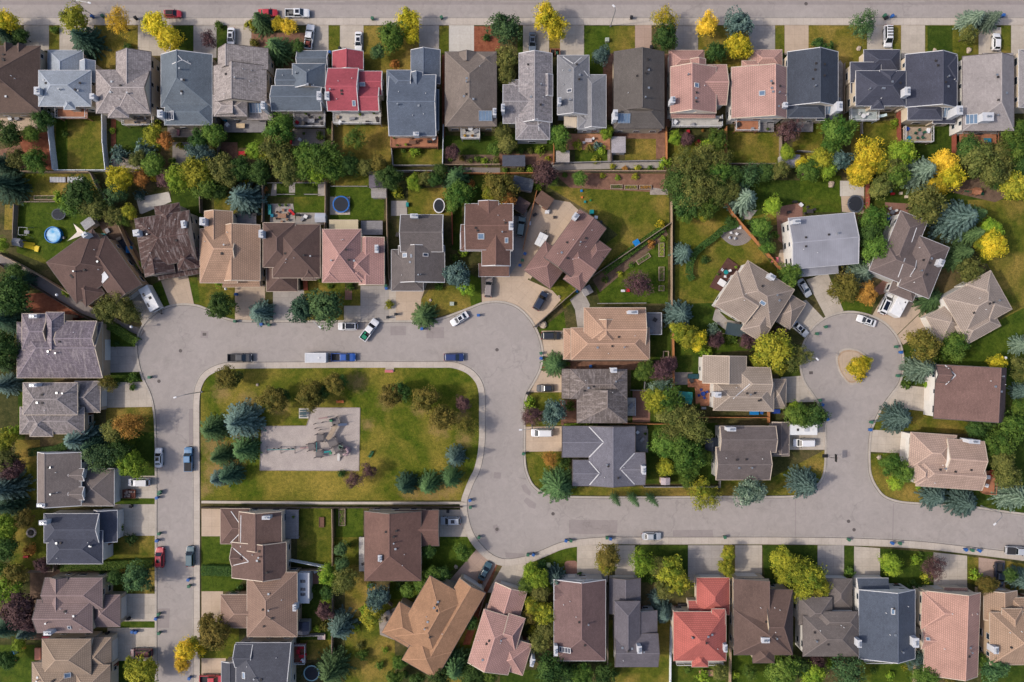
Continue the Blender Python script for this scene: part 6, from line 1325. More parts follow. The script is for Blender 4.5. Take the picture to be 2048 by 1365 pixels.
def car(kind):
    root = empty('parked_car', (0, 0, 0)); m = MB()
    if kind == 'sedan':
        loft(m, [(-2.32, .70, .38, .62, .82, .58), (-2.22, .83, .26, .72, .93, .70), (-1.6, .90, .22, .76, .97, .78), (-.6, .91, .2, .78, .98, .80), (.9, .91, .2, .76, .96, .80), (1.5, .89, .22, .70, .90, .76), (2.15, .82, .26, .60, .76, .66), (2.36, .64, .36, .50, .62, .5)])
        cabin(root, m, -1.75, 1.15, -1.05, .38, .80, .61, .93, 1.40); lights(root, 2.26, -2.3, .85, .62, .78); wheels(root, (-1.4, 1.42), .90)
    elif kind == 'hatch':
        loft(m, [(-2.02, .72, .36, .66, .90, .62), (-1.92, .84, .26, .78, 1.0, .74), (-1.2, .89, .22, .8, 1.02, .8), (.8, .89, .2, .78, .99, .8), (1.4, .87, .22, .72, .92, .74), (1.95, .80, .26, .6, .78, .62), (2.12, .62, .36, .5, .64, .48)])
        cabin(root, m, -1.86, 1.1, -1.45, .35, .80, .62, .97, 1.47); lights(root, 2.02, -1.98, .83, .64, .85); wheels(root, (-1.25, 1.3), .88)
    elif kind in ('suv', 'van'):
        L = 2.4 if kind == 'suv' else 2.6; zt = 1.72 if kind == 'suv' else 1.82
        loft(m, [(-L, .78, .40, .80, 1.0, .7), (-L + .1, .90, .3, .9, 1.08, .82), (-1.4, .96, .26, .92, 1.10, .86), (.8, .96, .26, .9, 1.08, .86), (1.4, .95, .28, .86, 1.04, .84), (L - .2, .90, .32, .76, .94, .76), (L, .70, .42, .62, .78, .58)])
        cabin(root, m, -L + .06, 1.28 if kind == 'suv' else 1.75, -L + .42, .48 if kind == 'suv' else .85, .87, .72, 1.05, zt); lights(root, L - .08, -L, .92, .80, .98); wheels(root, (-1.45, 1.45), .95, .37)
    else:   # pickup
        loft(m, [(.1, .96, .36, .94, 1.12, .88), (1.3, .98, .36, .94, 1.12, .88), (2.3, .96, .38, .9, 1.08, .86), (2.75, .92, .42, .82, .98, .80), (2.92, .74, .5, .7, .84, .62)])
        cabin(root, m, -.75, 1.55, -.62, .85, .90, .74, 1.08, 1.78); lights(root, 2.84, -2.9, .94, .86, .9); wheels(root, (-1.75, 1.9), .98, .4)
        m.box(-.76, -.965, .36, .12, .965, 1.1)
        for sg in (-1, 1): m.box(-2.9, min(sg * .97, sg * .82), .42, -.76, max(sg * .97, sg * .82), 1.12)
        m.box(-2.92, -.97, .42, -2.80, .97, 1.10)
        m.box(-2.8, -.82, .42, -.77, .82, .62)
    m.build('body', PAINTM['white'], root)
    if kind == 'pickup':
        b = MB(); b.box(-2.79, -.81, .621, -.78, .81, .66); b.build('cargo_bed', BEDM, root)
    bump = MB()
    X = {'sedan': 2.3, 'hatch': 2.06, 'suv': 2.36, 'van': 2.56, 'pickup': 2.9}[kind]
    bump.cbox(X - .02, 0, .34, .16, 1.2, .2); bump.cbox(-X + .02, 0, .36, .16, 1.3, .2); bump.build('bumper', PLAST, root)
    return root
VPROTO = {}
VLIST = []
def vehicle(kind, u, v, head, paint, label, roof=None, name=None, cat=None, scale=1.0, z=0.03):
    """head: direction the nose points in the photo, degrees clockwise from right"""
    fresh = kind not in VPROTO
    if fresh: VPROTO[kind] = car(kind); root = VPROTO[kind]
    else: root = copy_tree(VPROTO[kind])
    x, y = P(u, v, .8)
    root.location = (x, y, z); root.rotation_euler = (0, 0, R(-head)); root.scale = (scale,) * 3
    root.name = name or {'pickup': 'pickup_truck', 'van': 'minivan', 'suv': 'parked_suv'}.get(kind, 'parked_car')
    for ch in root.children:
        if ch.name.startswith('body'):
            ch.material_slots[0].link = 'OBJECT'; ch.material_slots[0].material = PAINTM[paint]
    tag(root, label, cat or {'pickup': 'pickup truck', 'van': 'van', 'suv': 'suv'}.get(kind, 'car'))
    VLIST.append((root, kind, roof))
    return root
V = [
('hatch', 345, 28, 0, 'red', 'red car with a black roof parked on the top road by the bright yellow tree', 'black'),
('sedan', 536, 26, 0, 'red', 'red car on the top road half hidden behind a spruce'),
('pickup', 595, 27, 0, 'white', 'white pickup with a dark open bed parked along the top road', 'sun'),
('sedan', 462, 75, 92, 'white', 'white sedan in front of the taupe shake house, beside a dark grass strip', 'sun'),
('pickup', 619, 74, -82, 'white', 'white pickup with red cargo in its bed on the driveway left of the red-roofed house', None),
('sedan', 717, 83, 91, 'white', 'small white sedan on the driveway of the red-roofed top-row house', 'sun'),
('sedan', 1065, 84, 91, 'slate', 'blue-grey sedan on the driveway beside the large bright yellow tree', 'sun'),
('van', 1776, 73, 90, 'white', 'long white minivan with a dark striped roof on the charcoal house driveway', 'rails'),
('hatch', 1993, 84, -88, 'white', 'white hatchback on the driveway of the house at the top right'),
('suv', 1042, 454, -82, 'green', 'grey-green car squeezed between the brown house and the orange fence', None),
('suv', 977, 575, -86, 'taupe', 'brownish silver estate car on the driveway of the brown house with white skylights', None),
('suv', 1081, 602, -60, 'navy', 'dark navy car parked askew on the broad tan driveway', None),
('sedan', 919, 638, 148, 'white', 'white sedan at the kerb of the street bulb, parked at a slant', 'sun'),
('suv', 696, 653, 180, 'white', 'white car with a black glass roof parked at the kerb below the spruces', 'black'),
('pickup', 739, 660, -54, 'white', 'white pickup with green cargo pulling across the kerb at an angle', None),
('pickup', 480, 716, 0, 'black', 'black pickup parked beside the park at its top left', None),
('pickup', 687, 715, 0, 'blue', 'bright blue pickup hitched in front of the white trailer beside the park', None),
('suv', 908, 715, 0, 'dblue', 'dark blue car parked beside the park near its top right corner', None),
('suv', 1103, 672, 0, 'black', 'black car on the driveway of the tan tile house', None),
('hatch', 1091, 777, 180, 'black', 'black and grey hatchback on the driveway of the taupe shake-look house', None),
('van', 1084, 866, 180, 'white', 'white van on the tan driveway of the blue-grey house', None),
('sedan', 317, 916, -90, 'white', 'white car with a sunroof at the left kerb of the left street', 'sun'),
('pickup', 377, 919, -90, 'steel', 'sky blue pickup parked on the right side of the left street', 'cover'),
('van', 278, 965, 180, 'white', 'white van on the driveway of the dark taupe house', 'wide'),
('suv', 320, 1115, -90, 'red', 'red vehicle parked at the left kerb of the left street', 'sun'),
('suv', 381, 1113, -90, 'teal', 'dark teal car parked across the street from the red one', None),
('van', 283, 1306, 180, 'maroon', 'maroon minivan on the driveway of the tan hip house at the bottom left', None),
('pickup', 424, 1359, 0, 'red', 'red pickup cut by the bottom edge of the photo', None),
('suv', 901, 1042, 180, 'silver', 'silver car with a large dark sunroof below the park', 'sun'),
('sedan', 970, 1143, -62, 'teal', 'dark teal sedan on the pinkish driveway of the amber shake house', None),
('sedan', 1303, 1073, 0, 'silver', 'silver sedan parked along the bottom street', None),
('sedan', 1733, 642, 200, 'white', 'white sedan parked at the top of the cul-de-sac kerb', 'sun'),
('sedan', 1609, 576, 58, 'silver', 'silver car on the driveway of the grey metal-roofed house', None),
('sedan', 1600, 658, 42, 'silver', 'pale silver car on the driveway of the beige house with the brown deck', 'sun'),
('van', 1771, 608, -66, 'white', 'white car with a dark roof panel beside the white camper', 'sunlong'),
('van', 1608, 886, 180, 'white', 'white van parked directly below the white trailer', None),
('pickup', 2036, 1102, 3, 'silver', 'silver pickup with a grey bed cut by the right edge of the photo', 'cover'),
('pickup', 1998, 1150, 92, 'navy', 'dark blue pickup parked beside the blue spruce at the bottom right', None),
]
for a in V:
    vehicle(*a[:6], roof=a[6] if len(a) > 6 else None)
# what the photo shows on roofs and in beds
def local_box(root, nm, mt, *b):
    m = MB(); m.box(*b); return m.build(nm, mt, root)
RT = {'sedan': 1.45, 'hatch': 1.52, 'suv': 1.77, 'van': 1.87, 'pickup': 1.83}
for root, kind, roof in VLIST:
    z = RT[kind]
    if roof == 'sun':
        c = {'sedan': -.3, 'hatch': -.5, 'suv': -.7, 'van': -.6, 'pickup': .1}[kind]
        local_box(root, 'sunroof', SUNR, c - .35, -.42, z - .06, c + .55, .42, z + .012)
    elif roof == 'sunlong': local_box(root, 'sunroof', SUNR, -1.7, -.5, z - .06, .5, .5, z + .012)
    elif roof == 'black':
        if kind == 'hatch': local_box(root, 'roof_panel', PLAST, -1.36, -.54, z - .06, .28, .54, z + .012)
        else: local_box(root, 'roof_panel', SUNR, -1.8, -.6, z - .06, .36, .6, z + .012)
    elif roof == 'rails':
        for x in (-1.8, -1.2, -.5, .2): local_box(root, 'roof_bar', PLAST, x - .14, -.66, z - .04, x + .14, .66, z + .07)
    elif roof == 'cover': local_box(root, 'bed_cover', BEDM, -2.8, -.86, 1.13, -.78, .86, 1.19)
    elif roof == 'wide': local_box(root, 'roof_rack', TRIM, -2.2, -.7, z + .02, .3, .7, z + .09)
def cargo(i, mt, boxes):
    root = VLIST[i][0]
    m = MB()
    for b in boxes: m.cbox(*b)
    x, y = root.location.x, root.location.y
    o = m.build('cargo', mt); o.location = root.location; o.rotation_euler = root.rotation_euler
    return o
tag(cargo(4, plain('red_tarp', (176, 96, 84), .8), [(-1.6, .1, .665, .8, .9, .42), (-2.3, -.3, .665, .4, .5, .3)]), 'reddish bundle lying in the bed of the white pickup left of the red roof', 'cargo')
tag(cargo(14, plain('green_tarp', (30, 140, 104), .7), [(-2.1, .0, .665, .9, 1.1, .4), (-1.2, .45, .665, .5, .5, .25)]), 'green tarpaulin bundle in the bed of the slanted white pickup', 'cargo')
tag(cargo(2, plain('grey_load', (120, 118, 116), .8), [(-1.5, .2, .665, .9, .8, .3), (-2.3, -.2, .665, .5, .9, .22)]), 'grey load in the open bed of the white pickup on the top road', 'cargo')

# trailers, camper, motorhome
def trailer(u, v, head, L, W, Hh, label, cat, top, extras, name):
    root = empty(name, (*P(u, v, Hh), 0.03), R(-head))
    m = MB(); e = .07
    m.box(-L / 2, -W / 2, .5, L / 2, W / 2, Hh - e)
    pts = [(-L / 2 + e, -W / 2 + e), (L / 2 - e, -W / 2 + e), (L / 2 - e, W / 2 - e), (-L / 2 + e, W / 2 - e)]
    lo = [(-L / 2, -W / 2), (L / 2, -W / 2), (L / 2, W / 2), (-L / 2, W / 2)]
    m.face([(*p, Hh) for p in pts])
    for i in range(4):
        j = (i + 1) % 4; m.face([(*lo[i], Hh - e), (*lo[j], Hh - e), (*pts[j], Hh), (*pts[i], Hh)])
    m.build('body', top, root)
    wheels(root, (-.5, .45) if L > 4 else (-.3,), W / 2 + .02, .34, .2)
    m = MB(); m.bar((L / 2, -.4, .55), (L / 2 + 1.2, 0, .55), .1, .1); m.bar((L / 2, .4, .552), (L / 2 + 1.2, 0, .552), .1, .1); m.box(L / 2 + 1.0, -.06, 0, L / 2 + 1.1, .06, .5); m.build('drawbar', PLAST, root)
    for nm, mt, b in extras: local_box(root, nm, mt, *b)
    tag(root, label, cat)
    return root
RVW = plain('rv_white_shell', (240, 240, 240), .4, .04)
RVG = plain('trailer_grey_roof', (206, 208, 214), .4, .06)
trailer(631, 716, 0, 5.1, 2.35, 2.4, 'white box trailer hitched behind the bright blue pickup', 'trailer', RVG, [('roof_vent', PIPEW, (.6, -.2, 2.38, 1.0, .2, 2.55)), ('roof_rim', RVW, (-2.45, -1.12, 2.39, 2.45, -1.0, 2.45)), ('roof_rim', RVW, (-2.45, 1.0, 2.39, 2.45, 1.12, 2.45)), ('roof_rim', RVW, (-2.45, -1.0, 2.39, -2.33, 1.0, 2.45))], 'cargo_trailer')
trailer(1607, 860, 0, 6.6, 2.5, 2.9, 'long white travel trailer parked right above the white van', 'trailer', RVW, [('roof_vent', VENTD, (-1.6, -.3, 2.88, -1.1, .3, 3.0)), ('roof_vent', PIPEW, (1.8, -.25, 2.88, 2.2, .2, 3.02)), ('air_conditioner', RVG, (.1, -.4, 2.88, 1.1, .4, 3.18))], 'travel_trailer')
trailer(1799, 613, -62, 4.7, 2.7, 2.8, 'white camper trailer on the tan driveway beside a white car', 'trailer', RVW, [('roof_vent', PIPEW, (-.6, -.9, 2.78, -.2, -.5, 2.95)), ('roof_vent', PIPEW, (.3, .2, 2.78, .7, .6, 2.95)), ('roof_vent', VENTD, (1.3, -.9, 2.78, 1.6, -.6, 2.88))], 'camper_trailer')
trailer(1083, 480, -64, 3.2, 2.2, 1.5, 'small white folded tent trailer in the paved yard behind the orange fence', 'trailer', RVW, [('roof_seam', RVG, (-1.5, -.06, 1.49, 1.5, .06, 1.52)), ('roof_seam', RVG, (.2, -1.05, 1.49, .3, 1.05, 1.523))], 'tent_trailer')
trailer(297, 597, 62, 6.0, 2.5, 2.8, 'white motorhome with dark roof hatches on the pad beside the brown corner house', 'motorhome', RVW, [('roof_hatch', SUNR, (-1.6, -.85, 2.79, -.8, -.35, 2.86)), ('roof_hatch', SUNR, (0.9, -1.05, 2.79, 1.9, -.6, 2.86)), ('roof_hatch', VENTD, (-.2, .1, 2.79, .4, .7, 2.88)), ('windscreen', CGLASS, (2.99, -1.0, 1.5, 3.03, 1.0, 2.3))], 'motorhome')
r_ = empty('utility_trailer', (*P(259, 988, .6), .03))
m = MB(); m.box(-1.5, -1.0, .45, 1.5, 1.0, .55)
for b in ((-1.5, -1.0, .55, 1.5, -.92, .95), (-1.5, .92, .55, 1.5, 1.0, .95), (-1.5, -.92, .55, -1.42, .92, .95), (1.42, -.92, .55, 1.5, .92, .95)): m.box(*b)
m.build('body', DECKS['red'], r_); wheels(r_, (-.2,), 1.12, .3, .18)
m = MB(); m.bar((1.5, 0, .5), (2.5, 0, .5), .1, .1); m.build('drawbar', PLAST, r_)
tag(r_, 'low brown utility trailer filled with scrap below the white van', 'trailer')
m = MB(); g_ = random.Random(4)
for k in range(16): m.cbox(g_.uniform(-1.2, 1.2), g_.uniform(-.7, .7), .56 + k * .004, g_.uniform(.2, .7), g_.uniform(.2, .5), g_.uniform(.1, .4))
o = m.build('scrap_pile', two('scrap', (120, 104, 98), (180, 160, 150), 3.0)); o.location = r_.location; tag(o, 'heap of reddish grey scrap lying in the utility trailer', 'scrap')

# ---------------------------------------------------------------- wheelie bins
BINC = {'blue': plain('bin_blue', (52, 104, 176), .6), 'green': plain('bin_green', (64, 116, 92), .6), 'black': plain('bin_black', (44, 44, 48), .6)}
def bin_proto():
    root = empty('wheelie_bin', (0, 0, 0))
    m = MB()
    lo = [(-.22, -.24), (.22, -.24), (.22, .24), (-.22, .24)]; hi = [(-.29, -.31), (.29, -.31), (.29, .31), (-.29, .31)]
    for i in range(4):
        j = (i + 1) % 4; m.face([(*lo[i], .06), (*lo[j], .06), (*hi[j], 1.0), (*hi[i], 1.0)])
    m.face([(*p, .06) for p in lo][::-1]); m.face([(*p, 1.0) for p in hi])
    m.build('body', BINC['blue'], root)
    m = MB(); m.box(-.33, -.34, 1.01, .33, .34, 1.05); m.box(-.26, -.27, 1.05, .2, .27, 1.10); m.box(-.38, -.3, .98, -.33, .3, 1.03); m.build('lid', BINC['blue'], root)
    for sg in (-1, 1):
        w = MB(); n = 10; w.face([(-.2 + .12 * math.cos(6.28 * k / n), sg * .27, .12 + .12 * math.sin(6.28 * k / n)) for k in range(n)]); w.face([(-.2 + .12 * math.cos(6.28 * k / n), sg * .23, .12 + .12 * math.sin(6.28 * k / n)) for k in range(n)])
        w.build('wheel', TYRE, root)
    return root
BP = None
BINS = []
for u, v, c in [(184, 33, 'blue'), (205, 32, 'green'), (745, 37, 'green'), (883, 35, 'green'), (1263, 35, 'black'), (1770, 31, 'green'), (1773, 36, 'black'), (1785, 32, 'blue'), (2007, 31, 'blue'), (271, 36, 'black'), (1106, 103, 'black'), (1113, 107, 'green'), (660, 105, 'blue'), (680, 97, 'black'), (1303, 94, 'black'), (1568, 122, 'blue'), (1012 + 90, 760 - 40, 'green'),
    (472, 589, 'blue'), (470, 643, 'green'), (523, 649, 'blue'), (538, 650, 'green'), (844, 658, 'blue'), (957, 631, 'blue'), (1040, 531, 'blue'), (1045, 521, 'green'), (1050, 508, 'blue'), (1082, 707, 'green'), (1082, 717, 'blue'), (1055, 787, 'black'), (1047, 908, 'green'), (1181, 733, 'blue'),
    (773, 577, 'blue'), (772, 572, 'green'), (776, 635, 'black'), (792, 629, 'black'), (1634, 668, 'green'), (1652, 654, 'green'), (1793, 694, 'green'), (1802, 705, 'blue'), (1796, 752, 'green'), (1640, 801, 'green'), (1645, 810, 'blue'), (1651, 831, 'green'), (1655, 839, 'blue'), (1743, 845, 'green'), (1741, 860, 'blue'), (1862, 821, 'blue'), (1814, 868, 'black'),
    (299, 755, 'green'), (320, 984, 'green'), (318, 988, 'green'), (314, 996, 'blue'), (318, 1068, 'green'), (314, 1082, 'blue'), (377, 1160, 'blue'), (378, 1173, 'green'), (317, 1229, 'green'), (312, 1238, 'blue'), (318, 1267, 'green'), (379, 1357, 'blue'), (262, 1013, 'black'), (257, 1238, 'black'), (265, 1264, 'blue'), (272, 1265, 'blue'), (214, 1267, 'black'), (204, 813, 'black'),
    (940, 1001, 'blue'), (941, 1015, 'green'), (958, 1075, 'green'), (1056, 1110, 'green'), (1067, 1110, 'blue'), (1132, 1082, 'blue'), (1142, 1082, 'green'), (1214, 1076, 'green'), (1221, 1078, 'blue'), (1450, 1075, 'green'), (1698, 1080, 'green'), (1785, 1087, 'blue'), (1800, 1087, 'green'), (1932, 1100, 'blue'), (1945, 1101, 'green'), (1959, 1102, 'blue'), (896, 1023, 'black'), (900, 1030, 'black') , (1960, 1254, 'blue'), (300, 573, 'blue'), (1523, 826, 'blue'), (1540, 826, 'black'), (1553, 824, 'blue')]:
    if (u, v) in ((1102, 720), (900, 1030), (1553, 824)): continue
    if BP is None: BP = root = bin_proto()
    else: root = copy_tree(BP)
    root.location = (*P(u, v, .8), KH if False else 0.03); root.rotation_euler = (0, 0, tg.uniform(-.5, .5))
    for ch in root.children:
        if ch.name.startswith(('body', 'lid')): ch.material_slots[0].link = 'OBJECT'; ch.material_slots[0].material = BINC[c]
    root['group'] = 'wheelie bins set out along the streets'
    BINS.append([root, u, v, 4, c + ' wheelie bin', 'bin'])

# ---------------------------------------------------------------- fences
def fencem(nm, rgb):
    t = NT('fence_' + nm); f = t.noise(t.geo(), 2.5, 4)
    return t.out(t.mix(t.ramp(f, .3, .7), col(rgb, .8), col(rgb, 1.15)), .85)
FM = {'white': fencem('white', (232, 237, 242)), 'wood': fencem('weathered', (150, 134, 120)), 'tan': fencem('tan', (176, 152, 128)), 'orange': fencem('cedar', (190, 128, 82)), 'red': fencem('red', (150, 82, 66)), 'grey': fencem('grey', (160, 156, 154)), 'dark': fencem('dark', (92, 78, 70))}
FENCES = []
def fence(line, mat, h=1.75, name='fence', thick=None):
    pts = [Vector((*P(u, v), 0)) for u, v in line]
    o = pts[0].copy()
    root = empty(name, (o.x, o.y, 0))
    m = MB(); g = random.Random(int(line[0][0]) * 7 + int(line[0][1]))
    t_ = thick or 0.05
    posts = []
    for i in range(len(pts) - 1):
        a, b = pts[i] - o, pts[i + 1] - o
        L = (b - a).length; n = max(1, round(L / 2.4)); d = (b - a) / n
        for k in range(n):
            p, q = a + d * k, a + d * (k + 1)
            hh = h + g.uniform(-.03, .03)
            m.bar((p.x, p.y, hh), (q.x, q.y, hh), t_, hh - .05)
            m.bar((p.x, p.y, hh + .03), (q.x, q.y, hh + .03), t_ + .11, .045)
            posts.append(p)
    posts.append(pts[-1] - o)
    m.build('board_panel', FM[mat], root)
    pm = None
    for p in posts[:90]:
        if pm is None:
            q = MB(); q.cbox(0, 0, 0, .13, .13, h + .10); q.cbox(0, 0, h + .10, .17, .17, .03)
            po = q.build('post', FM[mat], root); pm = po.data
        else: po = link('post', pm, root)
        po.location = (p.x, p.y, 0)
    mid = line[len(line) // 2] if len(line) > 2 else ((line[0][0] + line[-1][0]) / 2, (line[0][1] + line[-1][1]) / 2)
    w = {'white': 'white board fence', 'wood': 'weathered grey-brown fence', 'tan': 'tan timber fence', 'orange': 'orange cedar fence', 'red': 'red-brown timber fence', 'grey': 'pale grey fence', 'dark': 'dark brown fence'}[mat]
    if h < 1: w = w.replace('fence', 'low rail')
    FENCES.append([root, mid[0], mid[1], 8, w, 'fence'])
    return root
for ln, mt, h in [
    ([(107, 228), (108, 268), (117, 343)], 'white', 2.2), ([(213, 226), (214, 290), (220, 344)], 'white', 2.0), ([(118, 344), (160, 344), (219, 344)], 'white', 1.8),
    ([(442, 234), (441, 280), (441, 328)], 'wood', 1.75), ([(668, 248), (668, 295), (668, 343)], 'tan', 1.75), ([(783, 250), (784, 290), (788, 333)], 'grey', 1.75), ([(888, 254), (887, 300), (886, 345)], 'white', 1.75), ([(1106, 268), (1107, 300), (1107, 330)], 'orange', 1.6), ([(1221, 260), (1221, 326)], 'dark', 1.75), ([(1330, 258), (1331, 290), (1331, 322)], 'orange', 1.75), ([(1449, 258), (1449, 330)], 'orange', 1.75), ([(1558, 262), (1558, 328)], 'wood', 1.75), ([(1792, 215), (1794, 290)], 'red', 1.75), ([(1903, 246), (1903, 310)], 'red', 1.75),
    ([(52, 346), (120, 347), (185, 347)], 'tan', 1.75), ([(220, 347), (300, 347), (400, 347)], 'tan', 1.75), ([(505, 336), (540, 338)], 'grey', 1.6), ([(728, 347), (820, 345), (887, 345)], 'grey', 1.75), ([(788, 334), (886, 334)], 'grey', 1.6), ([(890, 349), (980, 350), (1075, 349)], 'orange', 1.6), ([(890, 333), (1000, 332)], 'tan', 1.6), ([(1075, 346), (1200, 345), (1330, 345)], 'tan', 1.75), ([(1106, 329), (1220, 326), (1330, 324)], 'grey', 1.4), ([(1452, 331), (1558, 331)], 'wood', 1.75), ([(1590, 305), (1640, 308)], 'grey', 1.5),
    ([(188, 349), (200, 374), (232, 428)], 'wood', 1.7), ([(242, 448), (265, 500), (292, 548)], 'tan', 1.75), ([(405, 390), (406, 428)], 'wood', 1.75), ([(529, 345), (530, 400), (529, 446)], 'wood', 1.75), ([(654, 366), (654, 410), (653, 460)], 'tan', 1.75), ([(663, 374), (735, 374)], 'grey', .6), ([(535, 367), (650, 367)], 'grey', .5), ([(548, 390), (590, 390)], 'grey', .5), ([(610, 390), (636, 390)], 'grey', .5), ([(775, 374), (776, 460), (780, 560)], 'tan', 1.75), ([(903, 380), (905, 430), (906, 490)], 'red', 1.75),
    ([(1073, 385), (1062, 430), (1046, 500)], 'orange', 1.8), ([(1341, 406), (1341, 500), (1341, 600), (1342, 655)], 'tan', 1.8), ([(1341, 447), (1260, 502), (1175, 560), (1066, 655)], 'wood', 1.7), ([(1448, 408), (1462, 430), (1510, 485), (1558, 540)], 'orange', 1.8), ([(1344, 660), (1345, 720), (1345, 790)], 'orange', 1.75), ([(1731, 358), (1731, 425)], 'red', 1.8), ([(37, 412), (35, 450), (34, 492)], 'wood', 1.6), ([(0, 507), (33, 523), (92, 556), (190, 616)], 'tan', 1.5), ([(0, 528), (46, 557), (108, 595), (164, 629), (200, 648)], 'dark', 1.2), ([(46, 405), (100, 405), (138, 404)], 'wood', .6),
    ([(1195, 608), (1290, 607)], 'grey', 1.2), ([(1350, 834), (1440, 834), (1532, 834)], 'orange', 1.75), ([(1245, 846), (1300, 847), (1345, 847)], 'orange', 1.75), ([(1132, 722), (1240, 722), (1340, 722)], 'dark', 1.6), ([(1286, 972), (1350, 972), (1436, 972)], 'grey', 1.5), ([(1437, 960), (1437, 972)], 'grey', 1.5), ([(1260, 780), (1287, 781), (1288, 764)], 'grey', 1.2), ([(1534, 824), (1534, 845)], 'orange', 1.75),
    ([(405, 1014), (560, 1014), (740, 1014), (925, 1013)], 'dark', 1.1), ([(667, 1016), (668, 1070), (668, 1128)], 'tan', 1.75), ([(578, 1117), (615, 1124), (652, 1131)], 'white', 1.6), ([(578, 1138), (640, 1137), (665, 1136)], 'tan', 1.6), ([(668, 1182), (668, 1240), (667, 1290)], 'wood', 1.75), ([(592, 1268), (650, 1266)], 'grey', 1.6), ([(667, 1290), (668, 1320)], 'wood', 1.7), ([(780, 1165), (776, 1200), (786, 1208)], 'wood', 1.6), ([(1340, 1250), (1339, 1300), (1338, 1375)], 'white', 1.75), ([(1214, 1170), (1214, 1330)], 'wood', 1.6), ([(1458, 1280), (1457, 1375)], 'tan', 1.75), ([(1826, 1320), (1824, 1375)], 'tan', 1.7), ([(970, 1190), (958, 1228)], 'wood', 1.2), ([(1340, 1230), (1344, 1215)], 'grey', 1.6),
    ([(62, 1141), (115, 1139), (115, 1128)], 'wood', 1.6), ([(1103, 268), (1103, 245)], 'grey', 1.5), ([(1686, 130), (1685, 230)], 'wood', 1.0), ([(240, 1150), (205, 1150)], 'dark', 1.0), ([(1720, 270), (1720, 248)], 'grey', 1.2),
]: fence(ln, mt, h)
# ---------------------------------------------------------------- small things, one builder each
def at(u, v, h=0.0): return P(u, v, h)
WHITEP = plain('white_plastic', (236, 236, 238), .5, .05)
GREYP = plain('grey_plastic', (140, 140, 146), .6)
STEEL = plain('painted_steel', (150, 154, 158), .4, .1, 2, .5, .4)
BLUEP = plain('blue_plastic', (30, 130, 200), .5); YELP = plain('yellow_plastic', (236, 204, 20), .5); REDP = plain('red_plastic', (200, 36, 44), .5); GRNP = plain('green_plastic', (24, 128, 84), .5); TEALP = plain('teal_plastic', (24, 140, 140), .5); PINKP = plain('pink_fabric', (232, 130, 140), .7); ORGP = plain('orange_plastic', (226, 126, 60), .5)
WOODM = DECKS['wood']; DARKW = DECKS['brown']; TANW = DECKS['tan']; GREYW = DECKS['grey']
SMALL = []
def reg(o, u, v, label, cat, group=None):
    tag(o, label, cat, group); return o

def street_lamp(bu, bv, hu, hv, h, label):
    x, y = at(bu, bv); X, Y = at(hu, hv, h)
    root = empty('street_lamp', (x, y, 0))
    m = MB(); m.tube([(0, 0, 0), (0, 0, h * .8), ((X - x) * .25, (Y - y) * .25, h * .95), ((X - x) * .9, (Y - y) * .9, h)], [.10, .08, .06, .05], 8); m.cyl(0, 0, 0, .2, .3, 8)
    m.build('pole', STEEL, root)
    m = MB(); a = math.atan2(Y - y, X - x)
    m.M = Matrix.Translation((X - x, Y - y, h)) @ Matrix.Rotation(a, 4, 'Z')
    m.cbox(.1, 0, -.06, .7, .34, .16); m.cbox(.05, 0, .1, .4, .24, .05)
    m.build('lamp_head', WHITEP, root)
    reg(root, bu, bv, label, 'street lamp')
street_lamp(186, 32, 178, 6, 8.5, 'street lamp reaching over the top road beside a blue bin and yellow-green tree')
street_lamp(1221, 53, 1228, 13, 9, 'street lamp with a long arm over the top road near the photo middle')
street_lamp(404, 784, 351, 795, 8.5, 'street lamp arching over the left street from the corner of the park')
street_lamp(638, 641, 639, 654, 7, 'street lamp at the kerb beneath the pair of dark spruces')
street_lamp(1064, 851, 1042, 860, 7.5, 'street lamp leaning over the street beside the purple bush and white van')
street_lamp(1604, 714, 1634, 718, 7.5, 'street lamp reaching over the left side of the cul-de-sac')
street_lamp(1962, 1012, 1990, 1048, 8.5, 'street lamp over the bottom street at the right beside two blue spruces')
def globe(u, v, h, label):
    root = empty('path_lamp', (*at(u, v, h), 0)); m = MB(); m.cyl(0, 0, 0, .06, h - .3, 8); m.build('pole', STEEL, root)
    bm = bmesh.new(); bmesh.ops.create_icosphere(bm, subdivisions=2, radius=.34); me = bpy.data.meshes.new('lamp_globe'); bm.to_mesh(me); bm.free(); me.materials.append(WHITEP)
    o = link('lamp_globe', me, root); o.location.z = h - .1
    reg(root, u, v, label, 'lamp')
globe(113, 590, 4.5, 'white globe lamp beside the diagonal footpath next to the mulch bed')
globe(262, 654, 4.0, 'small white lamp where the diagonal footpath meets the street bulb')
globe(451, 578, 2.2, 'white globe garden lamp beside the tan driveway and dark round tree')
globe(2012, 716, 3.5, 'white globe lamp behind the plum gabled house')
# basketball hoop
root = empty('basketball_hoop', (*at(1652, 912), 0)); m = MB(); m.tube([(0, 0, 0), (0, 0, 2.6), (.9, 0, 3.2)], .07, 8); m.build('pole', PLAST, root)
m = MB(); m.box(.85, -.9, 2.7, .93, .9, 3.7); m.build('backboard', PLAST, root)
m = MB(); m.tube([(1.2 + .24 * math.cos(6.283 * k / 10), .24 * math.sin(6.283 * k / 10), 3.0) for k in range(11)], .025, 5); m.build('rim', ORGP, root)
m = MB(); m.cbox(-.3, 0, 0, 1.2, .8, .25); m.build('base', PLAST, root)
reg(root, 0, 0, 'black basketball hoop at the kerb of the cul-de-sac stem below the white van', 'basketball hoop')

